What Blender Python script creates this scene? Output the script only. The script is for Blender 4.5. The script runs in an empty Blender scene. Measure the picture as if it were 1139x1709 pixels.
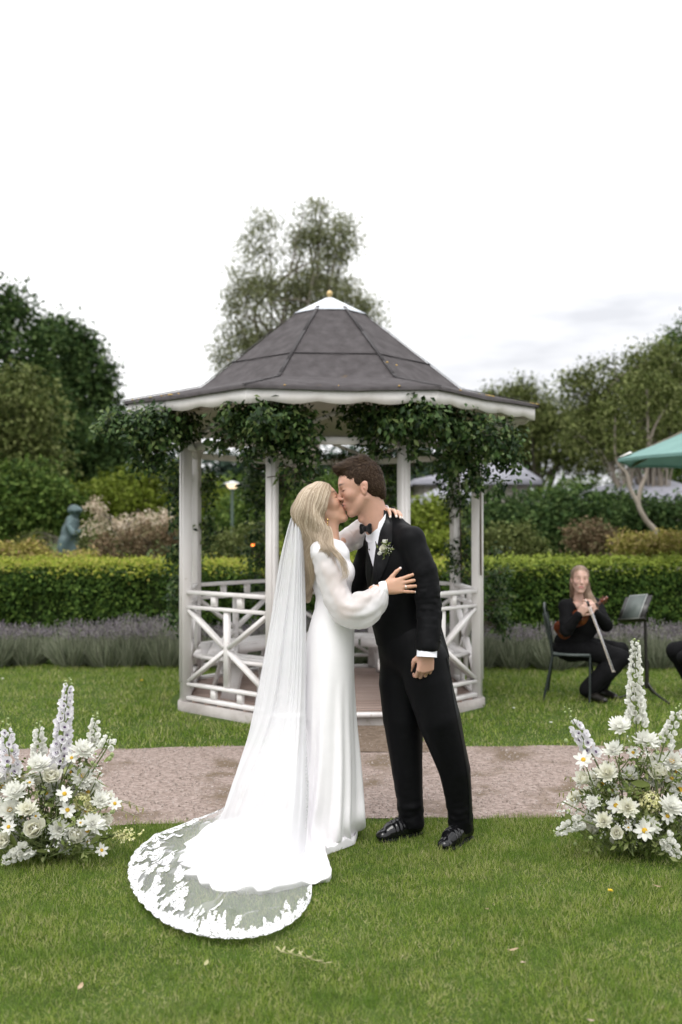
import bpy, math, random
import numpy as np
from mathutils import Vector, Matrix

# ------------------------------------------------------------------ camera, sky, light
scene = bpy.context.scene
col = scene.collection
CAM_H = 1.48
PITCH = math.radians(0.88)
FPX = 1661.0                                   # focal length in photograph pixels (35 mm lens, portrait)
cam_data = bpy.data.cameras.new('camera')
cam = bpy.data.objects.new('camera', cam_data)
col.objects.link(cam)
cam.location = (0, 0, CAM_H)
cam.rotation_euler = (math.pi / 2 + PITCH, 0, 0)
cam_data.sensor_fit = 'VERTICAL'
cam_data.sensor_height = 36.0
cam_data.sensor_width = 24.0
cam_data.lens = 35.0
cam_data.clip_start = 0.05
cam_data.clip_end = 2000
cam_data.dof.use_dof = True
cam_data.dof.focus_distance = 4.68
cam_data.dof.aperture_fstop = 1.8
scene.camera = cam

SUN_EL, SUN_AZ = math.radians(58), math.radians(200)
world = bpy.data.worlds.new('World')
scene.world = world
world.use_nodes = True
wn, wl = world.node_tree.nodes, world.node_tree.links
wn.clear()
w_out = wn.new('ShaderNodeOutputWorld')
w_bg = wn.new('ShaderNodeBackground')
w_sky = wn.new('ShaderNodeTexSky')
w_sky.sky_type = 'NISHITA'
w_sky.sun_disc = False
w_sky.sun_elevation = SUN_EL
w_sky.sun_rotation = SUN_AZ
w_sky.air_density = 1.0
w_sky.dust_density = 4.0
w_hsv = wn.new('ShaderNodeHueSaturation')      # thick cloud: hardly any blue left
w_hsv.inputs['Saturation'].default_value = 0.12
w_hsv.inputs['Value'].default_value = 1.0
wl.new(w_sky.outputs[0], w_hsv.inputs['Color'])
# even cloud cover over the whole dome with faint grey streaks
w_tc = wn.new('ShaderNodeTexCoord')
w_map = wn.new('ShaderNodeMapping')
w_map.inputs['Scale'].default_value = (1.3, 1.3, 5.0)
w_map.inputs['Location'].default_value = (0.7, 0.0, 0.35)
wl.new(w_tc.outputs['Generated'], w_map.inputs['Vector'])
w_noi = wn.new('ShaderNodeTexNoise')
w_noi.inputs['Scale'].default_value = 1.6
w_noi.inputs['Detail'].default_value = 5
w_noi.inputs['Roughness'].default_value = 0.55
wl.new(w_map.outputs[0], w_noi.inputs['Vector'])
w_ramp = wn.new('ShaderNodeValToRGB')
w_ramp.color_ramp.elements[0].position = 0.34
w_ramp.color_ramp.elements[0].color = (7.0, 7.15, 7.6, 1)
w_ramp.color_ramp.elements[1].position = 0.52
w_ramp.color_ramp.elements[1].color = (12.4, 12.4, 12.5, 1)
wl.new(w_noi.outputs['Fac'], w_ramp.inputs['Fac'])
w_mix = wn.new('ShaderNodeMixRGB')
w_mix.inputs['Fac'].default_value = 0.86
wl.new(w_hsv.outputs[0], w_mix.inputs['Color1'])
wl.new(w_ramp.outputs[0], w_mix.inputs['Color2'])
w_bg.inputs["Strength"].default_value = 0.12
# overcast dome: brighter overhead than at the horizon
w_sep = wn.new('ShaderNodeSeparateXYZ')
wl.new(w_tc.outputs['Generated'], w_sep.inputs[0])
w_rng = wn.new('ShaderNodeMapRange')
w_rng.inputs['From Min'].default_value = 0.0
w_rng.inputs['From Max'].default_value = 1.0
w_rng.inputs['To Min'].default_value = 0.66
w_rng.inputs['To Max'].default_value = 1.42
wl.new(w_sep.outputs['Z'], w_rng.inputs['Value'])
w_mul = wn.new('ShaderNodeMixRGB')
w_mul.blend_type = 'MULTIPLY'
w_mul.inputs['Fac'].default_value = 1.0
wl.new(w_mix.outputs[0], w_mul.inputs['Color1'])
wl.new(w_rng.outputs[0], w_mul.inputs['Color2'])
wl.new(w_mul.outputs[0], w_bg.inputs['Color'])
wl.new(w_bg.outputs[0], w_out.inputs['Surface'])

sun_d = bpy.data.lights.new('sun', 'SUN')
sun_d.energy = 1.1
sun_d.angle = math.radians(25)
sun_d.color = (1.0, 0.97, 0.92)
sun = bpy.data.objects.new('sun', sun_d)
col.objects.link(sun)
# light comes from above, a little behind the camera and from the left
_sd = Vector((math.sin(SUN_AZ) * math.cos(SUN_EL), math.cos(SUN_AZ) * math.cos(SUN_EL), math.sin(SUN_EL)))
sun.rotation_euler = (-_sd).to_track_quat('-Z', 'Y').to_euler()
scene.view_settings.view_transform = 'Standard'
scene.view_settings.look = 'None'
scene.view_settings.exposure = 0.40
scene.view_settings.gamma = 1.0
scene.cycles.max_bounces = 8
scene.cycles.transparent_max_bounces = 24
scene.cycles.use_adaptive_sampling = True
scene.cycles.adaptive_threshold = 0.02
scene.cycles.use_denoising = True

# ------------------------------------------------------------------ helpers
rng = np.random.default_rng(7)
random.seed(7)

def P(px, py, depth):
    """point of the garden seen at photograph pixel (px, py) at that distance along +Y"""
    u = (px - 569.5) / FPX
    v = (854.5 - py) / FPX
    y = math.cos(PITCH) - math.sin(PITCH) * v
    z = math.sin(PITCH) + math.cos(PITCH) * v
    s = depth / y
    return np.array([u * s, depth, CAM_H + z * s])

def G(px, py, h=0.0):
    """point on the ground (height h) under that pixel"""
    v = (854.5 - py) / FPX
    y = math.cos(PITCH) - math.sin(PITCH) * v
    z = math.sin(PITCH) + math.cos(PITCH) * v
    s = (h - CAM_H) / z
    return np.array([(px - 569.5) / FPX * s, y * s, h])

def vnoise(p, f=1.0, seed=0):
    """cheap smooth 3-D noise, about -1..1"""
    r = np.random.default_rng(seed)
    p = np.asarray(p, float) * f
    o = 0
    for i in range(6):
        d = r.normal(size=3); d /= np.linalg.norm(d)
        w = 1.0 + 0.9 * i * 0.5
        o = o + np.sin(p @ d * w * 2.1 + r.uniform(0, 6.28) + 1.3 * np.sin(p @ np.roll(d, 1) * w * 1.3)) / (1 + .35 * i)
    return o / 2.6

def props(o, label=None, cat=None, group=None, kind=None):
    if label: o['label'] = label
    if cat: o['category'] = cat
    if group: o['group'] = group
    if kind: o['kind'] = kind
    return o

def empty(name, loc=(0, 0, 0), label=None, cat=None, group=None, parent=None, kind=None):
    o = bpy.data.objects.new(name, None)
    o.empty_display_size = 0.1
    col.objects.link(o)
    if parent is not None:
        o.parent = parent
        o.matrix_parent_inverse = Matrix.Translation(-root_loc(parent))
    o.location = loc
    return props(o, label, cat, group, kind)

def root_loc(p):
    v = Vector((0, 0, 0))
    while p is not None:
        # every parent here is only translated; children store world coordinates
        if p.parent is None:
            return Vector(p.location)
        v = Vector(p.location)
        return v
    return v

def link(name, me, mats, parent=None, smooth=True, loc=None):
    if not isinstance(mats, (list, tuple)): mats = [mats]
    for m in mats: me.materials.append(m)
    if smooth and len(me.polygons):
        me.polygons.foreach_set('use_smooth', np.ones(len(me.polygons), bool))
    o = bpy.data.objects.new(name, me)
    col.objects.link(o)
    if parent is not None:
        o.parent = parent
        # geometry is written in world coordinates: cancel the parent's offset
        o.matrix_parent_inverse = Matrix.Translation(-root_loc(parent))
    if loc is not None: o.location = loc
    return o

def npmesh(name, V, faces, colors=None, midx=None):
    """faces: list of (M,k) int arrays"""
    V = np.asarray(V, np.float32)
    me = bpy.data.meshes.new(name)
    faces = [np.asarray(f, np.int32) for f in faces if len(f)]
    nl = sum(f.size for f in faces); npoly = sum(len(f) for f in faces)
    me.vertices.add(len(V)); me.vertices.foreach_set('co', V.ravel())
    me.loops.add(nl)
    me.loops.foreach_set('vertex_index', np.concatenate([f.ravel() for f in faces]))
    me.polygons.add(npoly)
    tot = np.concatenate([np.full(len(f), f.shape[1], np.int32) for f in faces])
    st = np.concatenate([[0], np.cumsum(tot)[:-1]]).astype(np.int32)
    me.polygons.foreach_set('loop_start', st)
    me.polygons.foreach_set('loop_total', tot)
    if midx is not None: me.polygons.foreach_set('material_index', np.asarray(midx, np.int32))
    me.update(calc_edges=True)
    if colors is not None:
        a = me.color_attributes.new('tint', 'FLOAT_COLOR', 'POINT')
        c = np.ones((len(V), 4), np.float32); c[:, :3] = colors
        a.data.foreach_set('color', c.ravel())
    me.validate()
    return me

def obj(name, V, faces, mats, parent=None, smooth=True, colors=None, midx=None):
    return link(name, npmesh(name, V, faces, colors, midx), mats, parent, smooth)

class MB:
    """collects boxes, bars, tubes and lathes into one mesh"""
    def __init__(s): s.V = []; s.F = {}; s.n = 0
    def add(s, V, *Fs):
        V = np.asarray(V, float)
        for F in Fs:
            F = np.asarray(F, int)
            if len(F): s.F.setdefault(F.shape[1], []).append(F + s.n)
        s.V.append(V); s.n += len(V); return s
    def frame_box(s, c, ax, ay, az, hx, hy, hz, bev=0.0):
        c = np.asarray(c, float); A = np.array([ax, ay, az], float)
        if bev <= 0:
            L = np.array([[i, j, k] for i in (-1, 1) for j in (-1, 1) for k in (-1, 1)], float) * [hx, hy, hz]
            F = [[0, 1, 3, 2], [4, 6, 7, 5], [0, 4, 5, 1], [2, 3, 7, 6], [0, 2, 6, 4], [1, 5, 7, 3]]
            return s.add(c + L @ A, F)
        b = min(bev, hx * .9, hy * .9)      # bevel the four long edges (along az)
        R = [(hx - b, hy), (hx, hy - b), (hx, -hy + b), (hx - b, -hy), (-hx + b, -hy), (-hx, -hy + b), (-hx, hy - b), (-hx + b, hy)]
        L = np.array([[x, y, z] for z in (-hz, hz) for x, y in R])
        F = [[i, (i + 1) % 8, 8 + (i + 1) % 8, 8 + i] for i in range(8)]
        return s.add(c + L @ A, F, [list(range(7, -1, -1)), list(range(8, 16))])
    def box(s, x0, y0, z0, x1, y1, z1):
        return s.frame_box(((x0 + x1) / 2, (y0 + y1) / 2, (z0 + z1) / 2), (1, 0, 0), (0, 1, 0), (0, 0, 1), abs(x1 - x0) / 2, abs(y1 - y0) / 2, abs(z1 - z0) / 2)
    def bar(s, a, b, w, h, up=(0, 0, 1), bev=0.0):
        """bar from a to b, w wide across, h high along up"""
        a = np.asarray(a, float); b = np.asarray(b, float)
        d = b - a; L = np.linalg.norm(d); d /= L
        up = np.asarray(up, float); sd = np.cross(d, up); n = np.linalg.norm(sd)
        if n < 1e-6: sd = np.array([1., 0, 0]); n = 1
        sd /= n; u = np.cross(sd, d)
        return s.frame_box((a + b) / 2, sd, u, d, w / 2, h / 2, L / 2, bev)
    def tube(s, pts, rad, n=8, cap=True):
        pts = np.asarray(pts, float); m = len(pts)
        rad = np.broadcast_to(np.asarray(rad, float), (m,))
        T = np.gradient(pts, axis=0); T /= np.linalg.norm(T, axis=1)[:, None] + 1e-12
        u = np.cross(T[0], [0, 0, 1.]); 
        if np.linalg.norm(u) < 1e-3: u = np.cross(T[0], [0, 1., 0])
        u /= np.linalg.norm(u); V = []
        ang = np.arange(n) * 2 * math.pi / n
        for i in range(m):
            u = u - T[i] * (u @ T[i]); u /= np.linalg.norm(u); w = np.cross(T[i], u)
            V.append(pts[i] + rad[i] * (np.cos(ang)[:, None] * u + np.sin(ang)[:, None] * w))
        V = np.concatenate(V)
        F = [[i * n + j, i * n + (j + 1) % n, (i + 1) * n + (j + 1) % n, (i + 1) * n + j] for i in range(m - 1) for j in range(n)]
        s.add(V, F)
        if cap:
            s.add(V[:n], [list(range(n - 1, -1, -1))]); s.add(V[-n:], [list(range(n))])
        return s
    def lathe(s, c, prof, n=24, ax=(0, 0, 1), phase=0.0):
        c = np.asarray(c, float); ax = np.asarray(ax, float); ax /= np.linalg.norm(ax)
        u = np.cross(ax, [0, 1., 0]); 
        if np.linalg.norm(u) < 1e-3: u = np.array([1., 0, 0])
        u /= np.linalg.norm(u); w = np.cross(ax, u)
        ang = phase + np.arange(n) * 2 * math.pi / n
        ring = np.cos(ang)[:, None] * u + np.sin(ang)[:, None] * w
        V = np.concatenate([c + ring * r + ax * z for r, z in prof]); m = len(prof)
        F = [[i * n + j, i * n + (j + 1) % n, (i + 1) * n + (j + 1) % n, (i + 1) * n + j] for i in range(m - 1) for j in range(n)]
        return s.add(V, F)
    def build(s, name, mats, parent=None, smooth=False):
        return obj(name, np.concatenate(s.V), [np.concatenate(f) for f in s.F.values()], mats, parent, smooth)

def catmull(K, n):
    """smooth curve through key points K (m,d), n samples"""
    K = np.asarray(K, float); m = len(K)
    t = np.linspace(0, m - 1, n); i = np.clip(t.astype(int), 0, m - 2); f = (t - i)[:, None]
    p0 = K[np.clip(i - 1, 0, m - 1)]; p1 = K[i]; p2 = K[i + 1]; p3 = K[np.clip(i + 2, 0, m - 1)]
    return .5 * ((2 * p1) + (p2 - p0) * f + (2 * p0 - 5 * p1 + 4 * p2 - p3) * f ** 2 + (3 * p1 - p0 - 3 * p2 + p3) * f ** 3)

def unit(v):
    v = np.asarray(v, float); return v / (np.linalg.norm(v, axis=-1, keepdims=True) + 1e-12)

# ------------------------------------------------------------------ materials
def newmat(name):
    m = bpy.data.materials.new(name); m.use_nodes = True
    n, l = m.node_tree.nodes, m.node_tree.links
    n.clear(); out = n.new('ShaderNodeOutputMaterial')
    return m, n, l, out

def ramp(n, l, src, cols, lo=0.0, hi=1.0, interp='LINEAR'):
    r = n.new('ShaderNodeValToRGB'); cr = r.color_ramp; cr.interpolation = interp
    while len(cr.elements) < len(cols): cr.elements.new(0.5)
    for i, c in enumerate(cols):
        cr.elements[i].position = lo + (hi - lo) * i / max(1, len(cols) - 1)
        cr.elements[i].color = (*c, 1)
    l.new(src, r.inputs['Fac']); return r.outputs[0]

def noise(n, l, scale, detail=4, rough=.55, vec=None, stretch=None):
    t = n.new('ShaderNodeTexNoise'); t.inputs['Scale'].default_value = scale
    t.inputs['Detail'].default_value = detail; t.inputs['Roughness'].default_value = rough
    tc = n.new('ShaderNodeTexCoord'); v = tc.outputs['Object']
    if stretch:
        mp = n.new('ShaderNodeMapping'); mp.inputs['Scale'].default_value = stretch
        l.new(v, mp.inputs['Vector']); v = mp.outputs[0]
    l.new(v, t.inputs['Vector']); return t.outputs['Fac']

def surf(name, cols, scale=8, rough=.6, bump=0.0, bscale=None, metal=0, spec=.5, sheen=0, coat=0, stretch=None, lo=.3, hi=.7, transl=0, island=False, detail=5, alpha=None, spots=None, rough2=None):
    """procedural principled surface: noise ramp through cols, optional bump, translucency, second spot colour"""
    m, n, l, out = newmat(name)
    b = n.new('ShaderNodeBsdfPrincipled')
    if island:
        g = n.new('ShaderNodeNewGeometry'); src = g.outputs['Random Per Island']; lo, hi = 0, 1
    else:
        src = noise(n, l, scale, detail, stretch=stretch)
    c = ramp(n, l, src, cols, lo, hi)
    if spots:                                   # (colour, scale, threshold, softness)
        sf = noise(n, l, spots[1], 4, .6)
        f = ramp(n, l, sf, [(0, 0, 0), (1, 1, 1)], spots[2], spots[2] + spots[3])
        mx = n.new('ShaderNodeMixRGB'); l.new(f, mx.inputs['Fac']); l.new(c, mx.inputs['Color1'])
        mx.inputs['Color2'].default_value = (*spots[0], 1); c = mx.outputs[0]
    l.new(c, b.inputs['Base Color'])
    b.inputs['Roughness'].default_value = rough
    b.inputs['Metallic'].default_value = metal
    b.inputs['Specular IOR Level'].default_value = spec
    b.inputs['Sheen Weight'].default_value = sheen
    b.inputs['Coat Weight'].default_value = coat
    if bump:
        bn = noise(n, l, bscale or scale * 6, 4, stretch=stretch)
        bp = n.new('ShaderNodeBump'); bp.inputs['Strength'].default_value = bump
        bp.inputs['Distance'].default_value = 0.01
        l.new(bn, bp.inputs['Height']); l.new(bp.outputs[0], b.inputs['Normal'])
    sh = b.outputs[0]
    if transl:
        t = n.new('ShaderNodeBsdfTranslucent'); l.new(c, t.inputs['Color'])
        mx = n.new('ShaderNodeMixShader'); mx.inputs[0].default_value = transl
        l.new(sh, mx.inputs[1]); l.new(t.outputs[0], mx.inputs[2]); sh = mx.outputs[0]
    if alpha is not None:
        t = n.new('ShaderNodeBsdfTransparent')
        mx = n.new('ShaderNodeMixShader'); mx.inputs[0].default_value = alpha
        l.new(t.outputs[0], mx.inputs[1]); l.new(sh, mx.inputs[2]); sh = mx.outputs[0]
    l.new(sh, out.inputs['Surface'])
    return m

def leafmat(name, cols, transl=.3, rough=.5, patch=None, spec=.10):
    """leaf colours vary from leaf to leaf, with a slow drift across the plant"""
    m, n, l, out = newmat(name)
    b = n.new('ShaderNodeBsdfPrincipled'); b.inputs['Roughness'].default_value = rough
    b.inputs['Specular IOR Level'].default_value = spec
    g = n.new('ShaderNodeNewGeometry')
    c = ramp(n, l, g.outputs['Random Per Island'], cols)
    if patch:
        f = noise(n, l, patch[1], 3, .5)
        f = ramp(n, l, f, [(0, 0, 0), (1, 1, 1)], patch[2], patch[3])
        mx = n.new('ShaderNodeMixRGB'); l.new(f, mx.inputs['Fac']); l.new(c, mx.inputs['Color1'])
        mx.inputs['Color2'].default_value = (*patch[0], 1); c = mx.outputs[0]
    l.new(c, b.inputs['Base Color'])
    t = n.new('ShaderNodeBsdfTranslucent'); l.new(c, t.inputs['Color'])
    mx = n.new('ShaderNodeMixShader'); mx.inputs[0].default_value = transl
    l.new(b.outputs[0], mx.inputs[1]); l.new(t.outputs[0], mx.inputs[2])
    l.new(mx.outputs[0], out.inputs['Surface'])
    return m

def tintmat(name, rough=.5, spec=.4, sss=0.0, sheen=0, bump=0, bscale=200):
    """colour from the mesh's own tint attribute (skin, lips, brows, nails)"""
    m, n, l, out = newmat(name)
    b = n.new('ShaderNodeBsdfPrincipled')
    a = n.new('ShaderNodeAttribute'); a.attribute_name = 'tint'
    v = noise(n, l, 60, 3)
    hs = n.new('ShaderNodeHueSaturation'); l.new(a.outputs['Color'], hs.inputs['Color'])
    mr = n.new('ShaderNodeMapRange'); mr.inputs['To Min'].default_value = .93; mr.inputs['To Max'].default_value = 1.07
    l.new(v, mr.inputs['Value']); l.new(mr.outputs[0], hs.inputs['Value'])
    l.new(hs.outputs[0], b.inputs['Base Color'])
    b.inputs['Roughness'].default_value = rough; b.inputs['Specular IOR Level'].default_value = spec
    b.inputs['Sheen Weight'].default_value = sheen
    if sss:
        b.inputs['Subsurface Weight'].default_value = sss
        b.inputs['Subsurface Radius'].default_value = (.012, .004, .002)
        b.inputs['Subsurface Scale'].default_value = 1.0
    if bump:
        bn = noise(n, l, bscale, 3); bp = n.new('ShaderNodeBump'); bp.inputs['Strength'].default_value = bump
        bp.inputs['Distance'].default_value = .002
        l.new(bn, bp.inputs['Height']); l.new(bp.outputs[0], b.inputs['Normal'])
    l.new(b.outputs[0], out.inputs['Surface'])
    return m

# ------------------------------------------------------------------ leaves and blades
def leaf_cloud(pts, nrm, size, aspect=.5, fold=.25, droop=0.0, r=rng):
    """one small folded leaf (two triangles) at every point"""
    N = len(pts); nrm = unit(nrm)
    t = r.normal(size=(N, 3)); t[:, 2] -= droop
    t = unit(t - nrm * np.sum(t * nrm, 1, keepdims=True)); w = np.cross(nrm, t)
    s = np.broadcast_to(np.asarray(size, float), (N,))[:, None]
    a = pts; b = pts + t * s * .45 + w * s * aspect * .5 + nrm * s * fold * .3
    c = pts + t * s; d = pts + t * s * .45 - w * s * aspect * .5 + nrm * s * fold * .3
    V = np.stack([a, b, c, d], 1).reshape(-1, 3); i = np.arange(N)[:, None] * 4
    return V, np.concatenate([i + [0, 1, 2], i + [0, 2, 3]])

def clumps(ells, n_clump, per, spread, r=rng, shell=.55):
    """points gathered in clumps inside a list of ellipsoids (cx,cy,cz,rx,ry,rz,weight)"""
    E = np.array([e[:6] for e in ells], float); w = np.array([e[6] if len(e) > 6 else e[3] * e[5] for e in ells], float)
    k = r.choice(len(E), n_clump, p=w / w.sum())
    d = unit(r.normal(size=(n_clump, 3))); rad = r.uniform(shell, 1.0, n_clump) ** .6
    cc = E[k, :3] + d * rad[:, None] * E[k, 3:]
    sp = spread * r.uniform(.6, 1.4, n_clump)
    off = np.clip(r.normal(size=(n_clump, per, 3)), -1.7, 1.7) * sp[:, None, None] * [1, 1, .8]
    pts = (cc[:, None] + off).reshape(-1, 3)
    out = unit(np.repeat(pts.reshape(n_clump, per, 3).mean(1) - E[k, :3], per, 0))
    nrm = unit(out * .6 + r.normal(size=pts.shape) * .7 + [0, 0, .45])
    return pts, nrm, cc

def blades(x, y, z, length, width, lean, r=rng):
    """grass: one narrow leaning blade at every point"""
    N = len(x); a = r.uniform(0, 6.283, N); b = r.uniform(0, 6.283, N)
    wx, wy = np.cos(a) * width / 2, np.sin(a) * width / 2
    ln = lean * r.uniform(.2, 1.3, N) * length
    dx, dy = np.cos(b) * ln, np.sin(b) * ln
    h = np.sqrt(np.maximum(length ** 2 - ln ** 2, (length * .25) ** 2))
    base = np.stack([x, y, z], 1)
    w = np.stack([wx, wy, np.zeros(N)], 1)
    mid = base + np.stack([dx * .35, dy * .35, h * .6], 1)
    tip = base + np.stack([dx, dy, h], 1)
    V = np.stack([base - w, base + w, tip + w * .25, tip - w * .25], 1).reshape(-1, 3)
    i = np.arange(N)[:, None] * 4
    return V, i + [0, 1, 2, 3], []

# ------------------------------------------------------------------ soft solids (bodies, heads, hands, cloth)
class Soft:
    """signed-distance modelling on a grid, meshed with surface nets"""
    def __init__(s, lo, hi, h):
        s.lo = np.array(lo, float); s.h = h
        s.n = np.ceil((np.array(hi, float) - s.lo) / h).astype(int) + 1
        s.D = np.full(s.n, 1.0, np.float32)
    def _grid(s, lo, hi):
        i0 = np.clip(np.floor((lo - s.lo) / s.h).astype(int), 0, s.n - 1)
        i1 = np.clip(np.ceil((hi - s.lo) / s.h).astype(int) + 1, 1, s.n)
        if np.any(i1 <= i0): return None
        g = [(s.lo[a] + s.h * np.arange(i0[a], i1[a])).astype(np.float32) for a in range(3)]
        return tuple(slice(i0[a], i1[a]) for a in range(3)), g[0][:, None, None], g[1][None, :, None], g[2][None, None, :]
    def _mix(s, sl, d, k, cut):
        a = s.D[sl]
        if cut: d = -d; m = np.maximum(a, d); sg = 1
        else: m = np.minimum(a, d); sg = -1
        if k > 0:
            q = np.maximum(k - np.abs(a - d), 0) / k
            m = m + sg * q * q * k * .25
        s.D[sl] = m
    def cone(s, a, b, ra, rb, k=.02, cut=False, flat=None):
        """round cone; flat=(axis, factor) squeezes it along a direction"""
        a = np.asarray(a, float); b = np.asarray(b, float); R = max(ra, rb) + k + 2 * s.h
        g = s._grid(np.minimum(a, b) - R, np.maximum(a, b) + R)
        if g is None: return s
        sl, X, Y, Z = g; ba = b - a; L2 = max(ba @ ba, 1e-9)
        px, py, pz = X - a[0], Y - a[1], Z - a[2]
        t = np.clip((px * ba[0] + py * ba[1] + pz * ba[2]) / L2, 0, 1)
        qx, qy, qz = px - t * ba[0], py - t * ba[1], pz - t * ba[2]
        q2 = qx * qx + qy * qy + qz * qz
        if flat is not None:
            ax = unit(flat[0]); f = flat[1]
            c = qx * ax[0] + qy * ax[1] + qz * ax[2]
            q2 = q2 + c * c * (1 / f ** 2 - 1)
        d = np.sqrt(q2) - (ra + (rb - ra) * t)
        s._mix(sl, d, k, cut); return s
    def chain(s, pts, rads, k=.02, **kw):
        for i in range(len(pts) - 1): s.cone(pts[i], pts[i + 1], rads[i], rads[i + 1], k if i == 0 else min(k, .005), **kw)
        return s
    def ell(s, c, r, A=None, k=.02, cut=False):
        c = np.asarray(c, float); r = np.asarray(r, float); R = r.max() + k + 2 * s.h
        g = s._grid(c - R, c + R)
        if g is None: return s
        sl, X, Y, Z = g; p = [X - c[0], Y - c[1], Z - c[2]]
        A = np.eye(3) if A is None else np.asarray(A, float)
        k0 = 0; k1 = 0
        for i in range(3):
            q = p[0] * A[i, 0] + p[1] * A[i, 1] + p[2] * A[i, 2]
            k0 = k0 + (q / r[i]) ** 2; k1 = k1 + (q / r[i] ** 2) ** 2
        k0 = np.sqrt(k0); k1 = np.sqrt(k1) + 1e-9
        s._mix(sl, k0 * (k0 - 1) / k1, k, cut); return s
    def halfspace(s, c, n, k=.004):
        """keep only the side n points away from"""
        g = s._grid(s.lo - 1, s.lo + s.n * s.h + 1); sl, X, Y, Z = g; n = unit(n); c = np.asarray(c, float)
        d = -((X - c[0]) * n[0] + (Y - c[1]) * n[1] + (Z - c[2]) * n[2])
        s._mix(sl, d, k, True); return s
    def mesh(s, relax=1):
        D = s.D; S = D < 0; n = D.shape
        cs = np.zeros((n[0] - 1, n[1] - 1, n[2] - 1), np.int8)
        for i in (0, 1):
            for j in (0, 1):
                for k in (0, 1): cs += S[i:n[0] - 1 + i, j:n[1] - 1 + j, k:n[2] - 1 + k]
        mask = (cs > 0) & (cs < 8)
        idx = np.full(mask.shape, -1, np.int32); cells = np.argwhere(mask); idx[mask] = np.arange(len(cells))
        corner = [(i, j, k) for i in (0, 1) for j in (0, 1) for k in (0, 1)]
        val = {c: D[cells[:, 0] + c[0], cells[:, 1] + c[1], cells[:, 2] + c[2]] for c in corner}
        acc = np.zeros((len(cells), 3)); cnt = np.zeros(len(cells))
        for a in corner:
            for ax in range(3):
                if a[ax]: continue
                b = list(a); b[ax] = 1; b = tuple(b)
                va, vb = val[a], val[b]; x = (va < 0) != (vb < 0)
                t = np.where(x, va / np.where(x, va - vb, 1), 0)
                p = np.tile(np.array(a, float), (len(cells), 1)); p[:, ax] = t
                acc += p * x[:, None]; cnt += x
        V = s.lo + s.h * (cells + acc / np.maximum(cnt, 1)[:, None])
        Fs = []
        for ax in range(3):
            sl0 = [slice(None)] * 3; sl1 = [slice(None)] * 3
            sl0[ax] = slice(0, n[ax] - 1); sl1[ax] = slice(1, n[ax])
            A, B = S[tuple(sl0)], S[tuple(sl1)]
            e = np.argwhere(A != B); o = [q for q in range(3) if q != ax]
            ok = (e[:, o[0]] > 0) & (e[:, o[1]] > 0) & (e[:, o[0]] < n[o[0]] - 1) & (e[:, o[1]] < n[o[1]] - 1); e = e[ok]
            if not len(e): continue
            ins = A[e[:, 0], e[:, 1], e[:, 2]]
            def ci(d0, d1):
                q = e.copy(); q[:, o[0]] -= d0; q[:, o[1]] -= d1
                return idx[q[:, 0], q[:, 1], q[:, 2]]
            f = np.stack([ci(1, 1), ci(0, 1), ci(0, 0), ci(1, 0)], 1)
            if ax == 1: ins = ~ins
            f[~ins] = f[~ins][:, ::-1]; Fs.append(f)
        F = np.concatenate(Fs)
        for _ in range(relax): V = relaxed(V, F)
        return V, F

def relaxed(V, F, w=.5):
    s = np.zeros_like(V); c = np.zeros(len(V))
    for i in range(4):
        a, b = F[:, i], F[:, (i + 1) % 4]
        for q in range(3):
            s[:, q] += np.bincount(a, V[b, q], len(V)) + np.bincount(b, V[a, q], len(V))
        c += np.bincount(a, minlength=len(V)) + np.bincount(b, minlength=len(V))
    return V * (1 - w) + w * s / np.maximum(c, 1)[:, None]

def normals(V, F):
    n = np.cross(V[F[:, 2]] - V[F[:, 0]], V[F[:, 3]] - V[F[:, 1]]); o = np.zeros_like(V)
    for i in range(4):
        for q in range(3): o[:, q] += np.bincount(F[:, i], n[:, q], len(V))
    return unit(o)

def sheet(nu, nv, closed=False):
    """quad faces of a (nv rows, nu columns) point sheet"""
    j = np.arange(nu if closed else nu - 1); i = np.arange(nv - 1)
    I, J = np.meshgrid(i, j, indexing='ij'); I, J = I.ravel(), J.ravel(); K = (J + 1) % nu
    return np.stack([I * nu + J, I * nu + K, (I + 1) * nu + K, (I + 1) * nu + J], 1)

# ------------------------------------------------------------------ ground, path
def path_front(x): return 5.03 + .035 * x + .03 * np.sin(x * 1.7 + .5) + .018 * np.sin(x * 6.1) + .01 * np.sin(x * 17)
def path_back(x): return 6.72 + .03 * x + .03 * np.sin(x * 1.3 + 2) + .02 * np.sin(x * 5.3) + .01 * np.sin(x * 15)
GX, GY, GTH = -0.10, 8.67, math.radians(3.8)       # gazebo centre and turn

def in_path(x, y):
    a = (y > path_front(x)) & (y < path_back(x))
    # trodden earth from the path to the gazebo step
    w = .60 + .12 * np.sin(y * 9) + .05 * np.sin(y * 31 + x * 20)
    b = (np.abs(x - .10) < w) & (y >= 6.5) & (y < 7.5)
    return a | b

m_ground = surf('lawn soil', [(.04, .062, .013), (.055, .088, .018), (.08, .10, .032)], scale=1.3, rough=.95, bump=.6, bscale=40, spec=.1)
S = 700
gx = np.concatenate([[-S, -60], np.linspace(-14, 14, 57), [60, S]]); gy = np.concatenate([[-40], np.linspace(0, 22, 45), [60, 200, S * 1.6]])
XX, YY = np.meshgrid(gx, gy)
o = obj('ground', np.stack([XX.ravel(), YY.ravel(), np.zeros(XX.size)], 1), [sheet(len(gx), len(gy))], m_ground)
props(o, 'green lawn ground stretching back to the hedge and beyond', kind='structure')

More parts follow.
